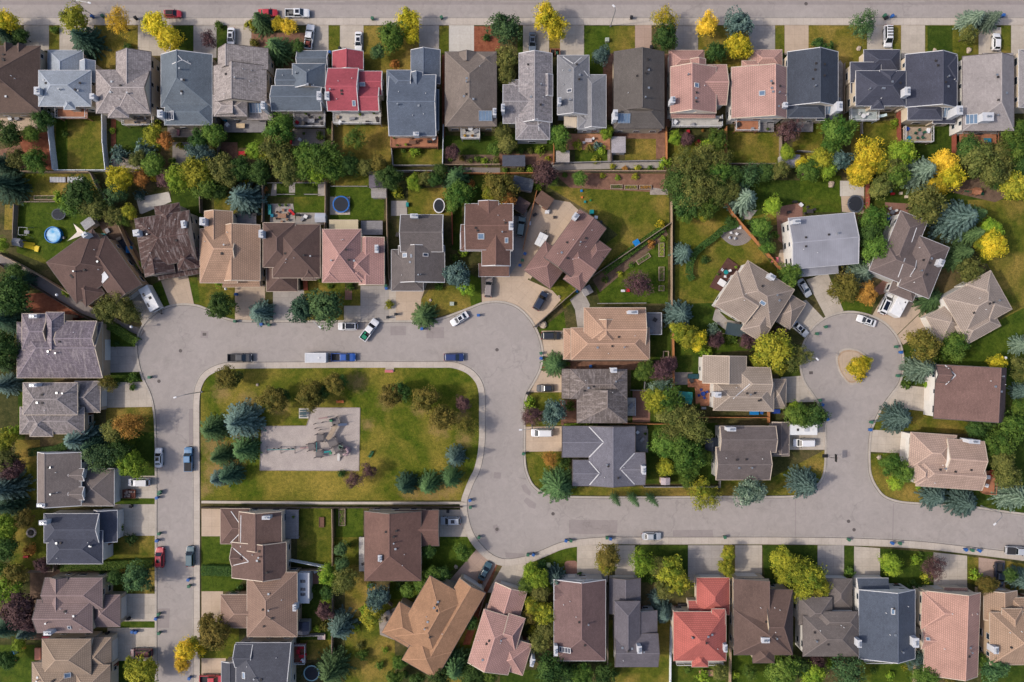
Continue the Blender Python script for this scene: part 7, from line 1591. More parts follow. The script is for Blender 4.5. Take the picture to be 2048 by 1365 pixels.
def trampoline(u, v, r, ring, label, oval=1.0, ang=0):
    rm = r * S; z = .85
    root = empty('trampoline', (*at(u, v, z), 0), R(-ang)); root.scale = (1, oval, 1)
    m = MB(); n = 28
    m.face([(rm * .86 * math.cos(6.2832 * k / n), rm * .86 * math.sin(6.2832 * k / n), z) for k in range(n)]); m.build('jump_mat', plain('trampoline_mat', (44, 48, 58), .8), root)
    m = MB()
    for k in range(n):
        a, b = 6.2832 * k / n, 6.2832 * (k + 1) / n
        m.face([(rm * .85 * math.cos(a), rm * .85 * math.sin(a), z + .03), (rm * math.cos(a), rm * math.sin(a), z + .02), (rm * math.cos(b), rm * math.sin(b), z + .02), (rm * .85 * math.cos(b), rm * .85 * math.sin(b), z + .03)])
        m.face([(rm * math.cos(a), rm * math.sin(a), z - .06), (rm * math.cos(b), rm * math.sin(b), z - .06), (rm * math.cos(b), rm * math.sin(b), z + .02), (rm * math.cos(a), rm * math.sin(a), z + .02)])
    m.build('edge_pad', ring, root)
    for k in range(6):
        a = 6.2832 * k / 6; m = MB(); m.tube([(rm * .96 * math.cos(a), rm * .96 * math.sin(a), 0), (rm * .96 * math.cos(a), rm * .96 * math.sin(a), z - .03)], .03, 6); m.build('leg', STEEL, root)
        if ring is not WHITEP:
            m = MB(); m.tube([(rm * 1.03 * math.cos(a), rm * 1.03 * math.sin(a), 0), (rm * 1.03 * math.cos(a), rm * 1.03 * math.sin(a), 2.4)], .025, 6); m.build('net_pole', STEEL, root)
    reg(root, u, v, label, 'trampoline')
trampoline(682, 409, 17, plain('blue_pad', (40, 110, 190), .6), 'round trampoline with a blue rim on the square patch of the lush back lawn')
trampoline(878, 412, 11.5, WHITEP, 'oval trampoline with a pale rim behind the grey-brown house', 1.3)
trampoline(117, 429, 14, plain('dark_pad', (70, 78, 90), .6), 'dark trampoline on the left back lawn above the round pool', .82)
trampoline(1711, 408, 16, plain('grey_pad', (90, 96, 108), .6), 'oval dark trampoline beside the red fence near the cul-de-sac', 1.1)
trampoline(623, 1347, 16, plain('teal_pad', (146, 184, 190), .6), 'round trampoline with a pale teal rim at the bottom edge')
# round pool
root = empty('paddling_pool', (*at(105, 470, 1.0), 0)); rm = 16.5 * S; n = 32; m = MB(); POOLB = plain('pool_blue', (26, 128, 206), .4)
c = [(math.cos(6.2832 * k / n), math.sin(6.2832 * k / n)) for k in range(n)]
for k in range(n):
    p, q = c[k], c[(k + 1) % n]; w = .9
    m.face([(p[0] * rm, p[1] * rm, 0), (q[0] * rm, q[1] * rm, 0), (q[0] * rm, q[1] * rm, 1.0), (p[0] * rm, p[1] * rm, 1.0)])
    m.face([(p[0] * rm, p[1] * rm, 1.0), (q[0] * rm, q[1] * rm, 1.0), (q[0] * rm * w, q[1] * rm * w, 1.0), (p[0] * rm * w, p[1] * rm * w, 1.0)])
    m.face([(p[0] * rm * w, p[1] * rm * w, 1.0), (q[0] * rm * w, q[1] * rm * w, 1.0), (q[0] * rm * w, q[1] * rm * w, .05), (p[0] * rm * w, p[1] * rm * w, .05)])
m.face([(p[0] * rm * .9, p[1] * rm * .9, .06) for p in c]); m.build('pool_wall', POOLB, root)
tw = NT('pool_water'); f = tw.noise(tw.geo(), .5, 4); m = MB(); m.face([(p[0] * rm * .89, p[1] * rm * .89, .75) for p in c]); m.build('water', tw.out(tw.mix(tw.ramp(f, .4, .6), col((70, 170, 225)), col((190, 225, 245))), .08, .5), root)
m = MB(); m.cbox(rm + .25, -.6, 0, .5, .5, .6); m.build('pump', GREYP, root)
reg(root, 105, 470, 'round above-ground pool with bright blue sides on the left back lawn', 'pool')

def slide_set(u, v, rz, fort, slide, label, sc_=1.0, swing=True):
    root = empty('play_set', (*at(u, v, 1.0), 0), R(rz)); root.scale = (sc_,) * 3
    m = MB()
    for x in (-.7, .7):
        for y in (-.7, .7): m.box(x - .06, y - .06, 0, x + .06, y + .06, 2.1)
    m.box(-.75, -.75, 1.1, .75, .75, 1.2); m.build('tower', fort, root)
    m = MB(); m.face([(-.9, -.9, 2.1), (.9, -.9, 2.1), (0.9, 0, 2.7), (-.9, 0, 2.7)]); m.face([(-.9, .9, 2.1), (.9, .9, 2.1), (.9, 0, 2.7), (-.9, 0, 2.7)]); m.build('canopy', fort if fort is not GREYP else GREYP, root)
    m = MB(); pts = [(.75, 0, 1.2), (1.5, 0, .8), (2.4, 0, .3), (3.0, 0, .15)]
    for a, b in zip(pts, pts[1:]):
        m.bar((a[0], 0, a[2]), (b[0], 0, b[2]), .6, .05)
        for sg in (-1, 1): m.bar((a[0], sg * .3, a[2] + .15), (b[0], sg * .3, b[2] + .15), .08, .2)
    m.build('slide', slide, root)
    if swing:
        m = MB(); m.tube([(-.75, 0, 2.0), (-3.0, 0, 2.0)], .06, 6); m.tube([(-3.0, -.8, 0), (-3.0, 0, 2.0), (-3.0, .8, 0)], .05, 6)
        m.build('swing_beam', fort, root)
        for x in (-1.5, -2.3):
            m = MB(); m.tube([(x - .2, 0, 2.0), (x - .2, 0, .5)], .015, 4); m.tube([(x + .2, 0, 2.0), (x + .2, 0, .5)], .015, 4); m.cbox(x, 0, .45, .5, .25, .05); m.build('swing_seat', slide, root)
    reg(root, u, v, label, 'play set')
slide_set(40, 486, -5, GREYP, YELP, 'play tower with a yellow slide on the left back lawn beside the pool', 1.0, False)
slide_set(1950, 384, -8, WOODM, GRNP, 'cedar play set with green slides in the far right back garden', .9)
root = empty('yellow_slide', (*at(62, 495, .5), 0), R(-15)); m = MB()
for a, b in zip([(-1.6, 0, 1.2), (-.4, 0, .7), (.6, 0, .3)], [(-.4, 0, .7), (.6, 0, .3), (1.4, 0, .2)]): m.bar(a, b, .9, .1)
m.cbox(1.3, .0, 0, .9, 1.4, .35); m.build('slide_chute', YELP, root); m = MB(); m.cbox(-1.9, 0, 0, 1.0, 1.1, 1.5); m.build('ladder_tower', GREYP, root); reg(root, 0, 0, 'chunky yellow plastic toddler slide left of the blue pool', 'slide')
root = empty('toddler_swing', (*at(46, 463, 1.8), 0), R(-4)); m = MB(); m.tube([(-1.3, 1.3, 0), (-1.0, .9, 1.9), (1.0, .9, 1.9), (1.3, 1.3, 0)], .05, 6); m.tube([(-1.3, -1.3, 0), (-1.0, -.9, 1.9), (1.0, -.9, 1.9), (1.3, -1.3, 0)], .05, 6); m.tube([(-1, -.9, 1.9), (-1, .9, 1.9)], .05, 6); m.tube([(1, -.9, 1.9), (1, .9, 1.9)], .05, 6); m.build('frame', STEEL, root); m = MB(); m.cbox(0, 0, .5, 1.2, .8, .08); m.build('swing_seat', GREYP, root); reg(root, 0, 0, 'square metal swing frame above the yellow slide', 'swing')

# ---- park: playground, benches, table
def playground():
    root = empty('playground_structure', (*at(664, 884, 1.0), 0))
    L = lambda u, v, z: Vector((*P(u, v, z), z)) - Vector((root.location.x, root.location.y, 0))
    WD = plain('playground_timber', (108, 100, 98), .8)
    def plat(u, v, w, z, ang=0):
        c = L(u, v, z); m = MB(); m.M = Matrix.Translation((c.x, c.y, 0)) @ Matrix.Rotation(R(ang), 4, 'Z')
        m.box(-w / 2, -w / 2, z - .15, w / 2, w / 2, z)
        m.build('platform', plain('platform_deck', (118, 112, 112), .8), root)
        for x in (-w / 2, w / 2):
            for y in (-w / 2, w / 2):
                q = MB(); q.M = m.M; q.tube([(x, y, 0), (x, y, z + 1.5)], .075, 7); q.build('post', WD, root)
        q = MB(); q.M = m.M
        for y in (-w / 2, w / 2): q.box(-w / 2, y - .03, z + .75, w / 2, y + .03, z + .85); q.box(-w / 2, y - .02, z + .3, w / 2, y + .02, z + .36)
        q.build('guard_rail', WD, root)
    plat(670, 843, 1.7, 1.5, 20); plat(640, 876, 1.7, 1.2, 0); plat(665, 886, 2.0, 1.6, 30); plat(676, 898, 1.9, 1.8, 20); plat(623, 894, 1.6, 1.0, 10); plat(638, 908, 1.6, 1.2, 0); plat(685, 905, 1.6, 1.7, 40)
    m = MB(); m.bar(L(672, 850, 1.5), L(655, 880, 1.5), 1.1, .12); m.build('bridge', TANW, root)
    m = MB(); m.bar(L(626, 894, 1.0), L(600, 897, .2), .35, .1); m.build('ramp', plain('ramp_mauve', (164, 134, 132), .7), root)
    m = MB(); m.bar(L(676, 850, 1.5), L(694, 849, .25), .55, .08); m.bar(L(676, 848.4, 1.65), L(694, 847.2, .4), .08, .2); m.bar(L(676, 852, 1.65), L(694, 851, .4), .08, .2); m.build('slide', plain('slide_steel', (206, 206, 214), .3, .05, 2, .5, .5), root)
    m = MB(); m.bar(L(677, 903, 1.5), L(677, 922, .2), .6, .08); m.build('slide', plain('slide_pale', (214, 210, 206), .5), root)
    m = MB(); c = L(691, 902, 1.0)
    m.tube([Vector((c.x + math.cos(a) * .85, c.y + math.sin(a) * .85, 2.2 - t * 2.0)) for t, a in [(k / 14, 1.0 - k * .55) for k in range(15)]], .34, 9); m.build('spiral_slide', plain('spiral_red', (188, 160, 164), .5), root)
    m = MB()
    for k in range(5): q = L(684 + 2.5 * math.cos(k), 893 + 2.5 * math.sin(k), 1.0); m.cbox(q.x, q.y, 1.8, .5, .5, .5)
    m.build('climbing_panel', plain('panel_grey_green', (96, 120, 110), .6), root)
    for u, v in ((662, 842), (661, 907)):
        q = L(u, v, 2); m = MB(); m.cbox(q.x, q.y, 1.6, .6, .5, .6); m.build('play_panel', plain('play_green', (60, 136, 96), .5), root)
    m = MB(); m.bar(L(633, 885, 2.2), L(633, 904, 2.2), .1, .1); m.build('overhead_bar', TEALP, root); m = MB(); m.bar(L(648, 905, 1.6), L(662, 903, 1.6), .4, .1); m.build('bridge', TEALP, root)
    m = MB(); m.bar(L(637, 838, 1.2), L(655, 835, 1.2), .3, .25); m.build('balance_beam', plain('ramp_mauve', (1, 1, 1)), root)
    for u, v in ((630, 848), (632, 857), (645, 845), (640, 860)):
        m = MB(); q = L(u, v, .5); m.tube([(q.x, q.y, 0), (q.x, q.y, 1.8)], .09, 7); m.build('post', WD, root)
    reg(root, 0, 0, 'timber playground structure with platforms, bridge and slides on the gravel of the park', 'playground')
    s = empty('swing_set', (*at(560, 901, 1.0), 0)); o = s.location
    L2 = lambda u, v, z: Vector((*P(u, v, z), z)) - Vector((o.x, o.y, 0))
    m = MB(); m.tube([L2(534, 900, 2.4), L2(590, 899, 2.4)], .06, 7); m.build('top_beam', TEALP, s)
    for u in (534, 562, 590):
        for dv in (-7, 7): m = MB(); m.tube([L2(u, 900, 2.4), L2(u, 900 + dv, 0)], .07, 7); m.build('leg', WD, s)
    for u in (543, 552, 572, 581):
        m = MB(); a = L2(u, 900, 2.35)
        for dx in (-.22, .22): m.tube([(a.x + dx, a.y, 2.35), (a.x + dx, a.y, .5)], .015, 4)
        m.cbox(a.x, a.y, .46, .5, .22, .05); m.build('swing_seat', PLAST, s)
    reg(s, 0, 0, 'long metal swing frame with four seats at the left of the park gravel', 'swing set')
playground()
def bench(u, v, rz, mt, label, L=1.9):
    root = empty('park_bench', (*at(u, v, .4), .0), R(rz)); m = MB()
    for k in range(4): m.box(-L / 2, -.28 + k * .14, .42, L / 2, -.17 + k * .14, .47)
    m.build('seat', mt, root)
    m = MB()
    for k in range(3): m.box(-L / 2, .30, .58 + k * .14, L / 2, .34, .68 + k * .14)
    m.build('backrest', mt, root)
    for x in (-L / 2 + .2, L / 2 - .2): m = MB(); m.box(x - .04, -.26, 0, x + .04, .29, .415); m.box(x - .04, .345, 0, x + .04, .40, .98); m.build('leg', STEEL, root)
    reg(root, u, v, label, 'bench')
bench(680, 804, 2, ORGP, 'orange-brown bench on the grass above the playground', 1.8)
bench(778, 743, 0, PINKP, 'pale pink bench on a small pad at the top edge of the park', 2.0)
bench(742, 909, 60, GRNP, 'dark green bench on the grass right of the playground gravel', 1.7)
sheet('bench_pad', rect(771, 736, 788, 744), 0.03, CONC)
m = MB(); x, y = at(608, 827); m.cbox(x, y, 0, 2.4, 2.4, .06); tag(m.build('table_pad', CONCW), kind='structure')
root = empty('picnic_table', (x, y, .06)); m = MB()
for k in range(5): m.box(-.85, -.4 + k * .165, .70, .85, -.26 + k * .165, .75)
m.build('tabletop', plain('table_teal', (52, 84, 92), .6), root)
for sg in (-1, 1): m = MB(); m.box(-.85, sg * .72 - .13, .42, .85, sg * .72 + .13, .47); m.build('bench_seat', plain('table_teal', (0, 0, 0)), root)
for sx in (-.6, .6): m = MB(); m.box(sx - .05, -.7, .36, sx + .05, .7, .415); m.box(sx - .05, -.06, 0, sx + .05, .06, .36); m.box(sx - .049, -.05, .416, sx + .049, .05, .69); m.build('leg', STEEL, root)
reg(root, 0, 0, 'teal picnic table on a white concrete pad beside the playground', 'picnic table')

# ---- sheds and small roofs
def shed(u0, v0, u1, v1, h, rgb, style, wall, label, ang=0, name='garden_shed', cat='shed', ridge='x', open_=False):
    cu, cv = (u0 + u1) / 2, (v0 + v1) / 2
    root = empty(name, (*at(cu, cv, h), 0), R(-ang)); w, d = (u1 - u0) * S / 2, (v1 - v0) * S / 2
    m = MB()
    if open_:
        for x in (-w + .15, w - .15):
            for y in (-d + .15, d - .15): q = MB(); q.box(x - .07, y - .07, 0, x + .07, y + .07, h - .02); q.build('post', TANW, root)
    else:
        m.box(-w + .12, -d + .12, 0, w - .12, d - .12, h - .02); m.build('wall', wallm(wall), root)
        q = MB(); q.box(-.45, -d + .09, .02, .45, -d + .12, 1.9); q.build('door', TRIMB, root)
    m = MB(); hh = min(w, d) * .4
    lo = [(-w, -d, h), (w, -d, h), (w, d, h), (-w, d, h)]
    m.face(lo[::-1])
    if ridge == 'x':
        a, b = (-w, 0, h + hh), (w, 0, h + hh); m.face([lo[0], lo[1], b, a]); m.face([lo[2], lo[3], a, b]); m.face([lo[1], lo[2], b]); m.face([lo[3], lo[0], a])
    elif ridge == 'y':
        a, b = (0, -d, h + hh), (0, d, h + hh); m.face([lo[1], lo[2], b, a]); m.face([lo[3], lo[0], a, b]); m.face([lo[0], lo[1], a]); m.face([lo[2], lo[3], b])
    else:
        e = [(p[0], p[1], h + .1) for p in lo]; m.face(e)
        for i in range(4): j = (i + 1) % 4; m.face([lo[i], lo[j], e[j], e[i]])
    fixn(m.build('roof', roofm(rgb, style), root))
    reg(root, cu, cv, label, cat)
    return root
shed(1005, 311, 1050, 333, 2.3, (88, 92, 106), 'a', 'tan', 'low shed with a slate-blue roof behind the octagon-backed house', ridge='f')
shed(1112, 302, 1139, 325, 2.2, (192, 182, 174), 'a', 'grey', 'shed with a pale whitish roof behind the grey house with the awning', ridge='f')
shed(1223, 274, 1251, 306, 2.3, (178, 172, 176), 'a', 'grey', 'flat-roofed shed with a dark slot behind the dark grey-brown house', ridge='f')
shed(738, 346, 768, 376, 2.4, (104, 98, 108), 'a', 'grey', 'dark grey garden shed behind the pink tiled second-row house', ridge='y')
shed(743, 375, 773, 396, 2.0, (170, 164, 160), 'a', 'grey', 'pale grey play hut below the dark grey shed', ridge='x')
shed(1073, 388, 1104, 413, 2.3, (118, 92, 80), 'a', 'brick', 'brown square shed beside the top of the orange cedar fence', ang=35, ridge='f')
shed(1030, 398, 1056, 424, 2.2, (96, 78, 76), 'a', 'tan', 'dark brown shed with tan walls beside the brown house with white skylights', ang=32, ridge='f')
shed(1026, 355, 1066, 380, 2.3, (92, 98, 108), 'a', 'grey', 'slate grey garden shed partly behind an autumn tree', ang=12, ridge='x')
shed(164, 438, 188, 456, 2.2, (176, 176, 180), 'a', 'grey', 'small grey shed behind the brown corner house', ang=-35, ridge='f')
shed(1562, 310, 1600, 332, 2.2, (150, 150, 164), 'a', 'grey', 'small grey-lilac shed in the dark corner behind the right pink tiled house', ridge='f')
shed(1322, 956, 1340, 970, 2.2, (206, 190, 196), 'a', 'pinkish', 'tiny pinkish shed at the end of the grey fence above the bottom street', ridge='y')
shed(594, 1244, 618, 1269, 2.2, (76, 80, 96), 'a', 'grey', 'small dark slate shed with a white ridge below the white sunroom', ridge='y')
shed(1165, 573, 1184, 590, 2.0, (150, 146, 148), 'a', 'grey', 'tiny grey shed beside the slanting fence near the tan driveway', ang=-30, ridge='y')
shed(630, 427, 651, 445, 2.0, (196, 200, 212), 'm', 'grey', 'pale blue-grey metal shed behind the brown hip-roofed house', ridge='x')
shed(659, 440, 716, 460, 2.6, (206, 190, 158), 'm', 'cream', 'cream flat pergola roof behind the pink tiled second-row house', name='pergola', cat='pergola', ridge='f', open_=True)
shed(1128, 230, 1153, 256, 2.8, (226, 210, 190), 'm', 'cream', 'cream square awning on posts behind the mid-grey house', name='awning', cat='awning', ridge='f', open_=True)
shed(1410, 876, 1440, 902, 2.4, (60, 68, 84), 'm', 'grey', 'dark blue garden gazebo under the trees left of the dark taupe house', name='gazebo', cat='gazebo', ridge='y', open_=True)
shed(1452, 648, 1490, 672, 2.2, (70, 84, 90), 'm', 'grey', 'dark grey-green canopy behind the beige house with the brown deck', name='canopy', cat='canopy', ridge='f', open_=True, ang=10)
shed(1356, 784, 1384, 808, 2.1, (60, 150, 140), 'm', 'grey', 'teal and white striped garden canopy beside the cedar patio', name='canopy', cat='canopy', ridge='x', open_=True, ang=5)
# shade sail
root = empty('shade_sail', (*at(150, 468, 2.4), 0)); m = MB()
c = Vector((root.location.x, root.location.y, 0)); pts = [Vector((*P(u, v, 2.6), 2.6)) - c for u, v in ((147, 448), (172, 468), (135, 482), (152, 464))]
m.face([pts[0], pts[1], pts[2], pts[3] - Vector((0, 0, .4))]); m.build('fabric', plain('sail_cloth', (228, 216, 204), .8), root)
for p in pts[:3]: m = MB(); m.tube([(p.x, p.y, 0), (p.x, p.y, 2.65)], .05, 6); m.build('pole', STEEL, root)
reg(root, 0, 0, 'cream triangular shade sail behind the brown corner house', 'shade sail')

# ---- garden furniture
def table(u, v, z, kind, mt, label, chairs=4, chair_mt=None, umb=None, rz=0, size=1.0):
    x, y = at(u, v, z + .7)
    root = empty('patio_table', (x, y, z), R(rz)); m = MB()
    if kind == 'r': m.cyl(0, 0, .68, .55 * size, .05, 16)
    else: m.box(-.8 * size, -.45 * size, .68, .8 * size, .45 * size, .73)
    m.build('tabletop', mt, root)
    m = MB(); m.cyl(0, 0, 0, .25, .04, 10); m.cyl(0, 0, .04, .05, .63, 8); m.build('pedestal', STEEL, root)
    if umb is not None:
        um = empty('patio_umbrella', (x, y, z + .74)); q = MB(); q.cyl(0, 0, 0, .03, 1.55, 6); q.build('pole', STEEL, um)
        q = MB(); n = 8; rr = 1.2
        for k in range(n):
            a, b = 6.2832 * k / n, 6.2832 * (k + 1) / n; q.face([(rr * math.cos(a), rr * math.sin(a), 1.25), (rr * math.cos(b), rr * math.sin(b), 1.25), (0, 0, 1.65)])
        q.build('canopy', umb[0], um); reg(um, u, v, umb[1], 'umbrella')
    reg(root, u, v, label, 'table')
    for k in range(chairs):
        a = 6.2832 * k / chairs + .4 + R(rz)
        d = (1.0 if kind == 'r' else 1.15) * size
        chair(x + math.cos(a) * d, y + math.sin(a) * d, z, a + math.pi, chair_mt or mt, None, 'chairs around the ' + label.split(' on ')[0].split(' beside ')[0][:40], label)
CHP = {}
CHAIRS = []
def chair(x, y, z, face, mt, label, group=None, ref=None):
    if 'c' not in CHP:
        root = empty('garden_chair', (0, 0, 0)); CHP['c'] = root
        m = MB(); m.box(-.27, -.27, .38, .27, .27, .46); m.build('seat', WHITEP, root)
        m = MB(); m.box(-.29, -.27, .46, -.23, .27, .95); m.build('backrest', WHITEP, root)
        for sx in (-.23, .23):
            for sy in (-.23, .23): m = MB(); m.box(sx - .025, sy - .025, 0, sx + .025, sy + .025, .38); m.build('leg', STEEL, root)
    else: root = copy_tree(CHP['c'])
    root.location = (x, y, z); root.rotation_euler = (0, 0, face)
    for ch in root.children:
        if ch.name.startswith(('seat', 'backrest')): ch.material_slots[0].link = 'OBJECT'; ch.material_slots[0].material = mt
    tag(root, label, 'chair', group)
    if label is None: CHAIRS.append((root, ref))
def furn(u, v, z, mt, label, group=None, face=0): chair(*at(u, v, z + .4), z, R(face), mt, label, group)
BROWNF = plain('brown_wicker', (120, 86, 70), .8); GREYF = plain('grey_cushion', (150, 150, 156), .8); DARKF = plain('dark_wicker', (66, 62, 64), .8); REDF = plain('red_cushion', (186, 36, 52), .8); BLUEF = plain('blue_cushion', (40, 70, 150), .8); TURQ = plain('turquoise_cushion', (40, 130, 160), .8)
table(564, 432, .02, 'q', plain('bench_wood', (168, 128, 104), .7), 'wooden dining table on the pale patio behind the brown hip-roofed house', 6, size=1.2)
table(941, 257, 2.2, 'r', WHITEP, 'white round table on the small grey deck of the two-tone house', 2, DARKF)
table(1177, 281, .02, 'q', plain('pinkish_table', (212, 190, 186), .6), 'pinkish table on the terracotta patio behind the grey house', 2, WHITEP)
table(1727, 232, 2.2, 'r', WHITEP, 'white round table on the pale deck of the charcoal house', 3, WHITEP)
table(1841, 268, 2.2, 'r', plain('smoked_table', (150, 134, 130), .4), 'smoked glass table on the railed brown deck behind the charcoal house', 5, plain('bottle_green', (44, 92, 72), .7))
table(1620, 423, .02, 'q', DARKF, 'dark table on the brick patio behind the grey metal-roofed house', 4, DARKF)
table(1452, 545, 1.0, 'r', TEALP, 'turquoise round table on the brown deck of the beige house', 3, WHITEP)
table(1406, 788, .02, 'r', BLUEF, 'dark blue table on the cedar patio beside the taupe tiled house', 4, BLUEF)
table(603, 1313, 1.6, 'q', REDF, 'red covered table on the deck of the navy house at the bottom edge', 3, REDF, size=.8)
table(1785, 425, .02, 'r', GREYF, 'grey round table on the brick terrace behind the angled grey-brown house', 4, WHITEP)
table(481, 252, 1.2, 'q', plain('cream_cover', (222, 196, 160), .8), 'cream covered table on the grey deck behind the taupe shake house', 0, size=1.25)
table(622, 242, 2.2, 'q', GREYF, 'glass-topped table on the deck of the slate house behind the spruces', 4, DARKF)
table(825, 285, 2.2, 'q', BROWNF, 'brown table on the cedar deck of the long slate-blue house', 4, BROWNF)
table(280, 240, 2.3, 'q', DARKF, 'dark table on the tan deck behind the pale shake house', 4, GREYF)
table(1975, 281, 1.6, 'q', TURQ, 'turquoise covered table on the cedar deck at the far right of the top row', 0, size=1.1)
table(1974, 955, 1.2, 'q', WHITEP, 'white table on the orange cedar deck of the pink-beige house', 2, REDF)
for u, v in ((1448, 464), (1462, 466), (1473, 468), (1459, 476), (1470, 477)): furn(u, v, .02, WHITEP, 'white chair standing on the gravel circle patio', 'white chairs on the gravel circle patio', (u * 37) % 360)
m = MB(); x, y = at(1479, 455, .5); m.cbox(x, y, 0, .9, .8, .5); tag(m.build('storage_box', WHITEP), 'white storage box at the top of the gravel circle patio beside the orange fence', 'box')
m = MB(); x, y = at(1444, 566, 1.0); m.M = Matrix.Translation((x, y, 0)) @ Matrix.Rotation(R(-32), 4, 'Z'); m.cbox(0, 0, .02, 1.6, 1.3, 1.0); m.cbox(0, 0, 1.02, 1.7, 1.4, .08); tag(m.build('hot_tub', WHITEP), 'white square hot tub cover on the brown deck of the beige house', 'hot tub')
root = empty('garden_deck', (*at(1452, 555, .5), 0)); c = Vector((root.location.x, root.location.y, 0)); m = MB()
pl = [Vector((*P(u, v, .5), .5)) - c for u, v in ((1456, 516), (1484, 536), (1454, 588), (1420, 574), (1436, 545))]
m.prism([(p.x, p.y) for p in pl][::-1], .0, .45); m.build('deck_boards', DECKS['brown'], root); reg(root, 0, 0, 'dark brown ground-level deck at the back of the angled beige house', 'deck')
root = empty('garden_deck', (*at(1398, 770, .3), 0)); c = Vector((root.location.x, root.location.y, 0)); m = MB()
pl = [Vector((*P(u, v, .3), .3)) - c for u, v in ((1376, 758), (1428, 760), (1428, 812), (1392, 812), (1390, 775), (1376, 775))]
m.prism([(p.x, p.y) for p in pl][::-1], .0, .3); m.build('deck_boards', DECKS['wood'], root); reg(root, 0, 0, 'orange cedar patio deck beside the taupe tiled house', 'deck')
def thing(nm, u, v, z, boxes, mt, label, cat, rz=0, group=None):
    x, y = at(u, v, z + .3); m = MB(); m.M = Matrix.Translation((x, y, z)) @ Matrix.Rotation(R(rz), 4, 'Z')
    for b in boxes: m.cbox(*b)
    o = m.build(nm, mt); tag(o, label, cat, group); return o
BBQ = [(0, 0, .75, 1.1, .55, .35), (0, 0, 1.1, .9, .4, .12), (-.35, 0, 0, .08, .4, .75), (.35, 0, 0, .08, .4, .75)]
for u, v, z, l in [(597, 431, .02, 'black barbecue on the grey patio strip behind the brown hip-roofed house'), (1441, 242, 2.4, 'black barbecue in the corner of the pale balcony of the left pink tiled house'), (860, 285, 2.2, 'black barbecue on the cedar deck of the long slate-blue house'), (1406, 816, .02, 'silver-topped barbecue below the dark blue table'), (1036, 431, .02, 'black barbecue at the end of the narrow yard with the grey-green car'), (1945, 266, 1.6, 'black barbecue against the wall on the cedar deck at the far right'), (512, 430, 1.4, 'dark barbecue on the grey deck of the tan ribbed-tile house'), (1588, 405, .02, 'dark barbecue beside the brick patio of the grey metal-roofed house'), (1816, 418, .02, 'black barbecue on the curved brick terrace')]:
    thing('barbecue', u, v, z, BBQ, PLAST if 'silver' not in l else STEEL, l, 'barbecue')
# lounge cushions, loungers, boxes, toys
def lounger(u, v, z, rz, mt, label):
    x, y = at(u, v, z + .4); root = empty('sun_lounger', (x, y, z), R(rz)); m = MB(); m.box(-.9, -.32, .28, .45, .32, .38); m.build('seat', mt, root); m = MB(); m.bar((.45, 0, .40), (1.0, 0, .75), .62, .1); m.build('backrest', mt, root)
    for sx in (-.75, .4): m = MB(); m.box(sx - .03, -.28, 0, sx + .03, .28, .28); m.build('leg', STEEL, root)
    reg(root, u, v, label, 'lounger')
lounger(583, 425, .02, -45, REDP, 'red and white lounger slanted on the pale patio behind the brown hip-roofed house')
lounger(603, 1296, 1.6, 0, REDF, 'red lounger on the deck of the navy house at the bottom')
lounger(356, 264, .02, 90, plain('striped_cloth', (150, 106, 116), .8), 'mauve striped lounger on the patio behind the slate-blue front-notched house')
lounger(634, 1142, .02, 30, WHITEP, 'white lounger on the brick pad below the white slanting fence')
lounger(1764, 232, 2.2, 10, plain('mint_cushion', (190, 210, 212), .7), 'mint coloured lounger on the pale deck of the charcoal house')
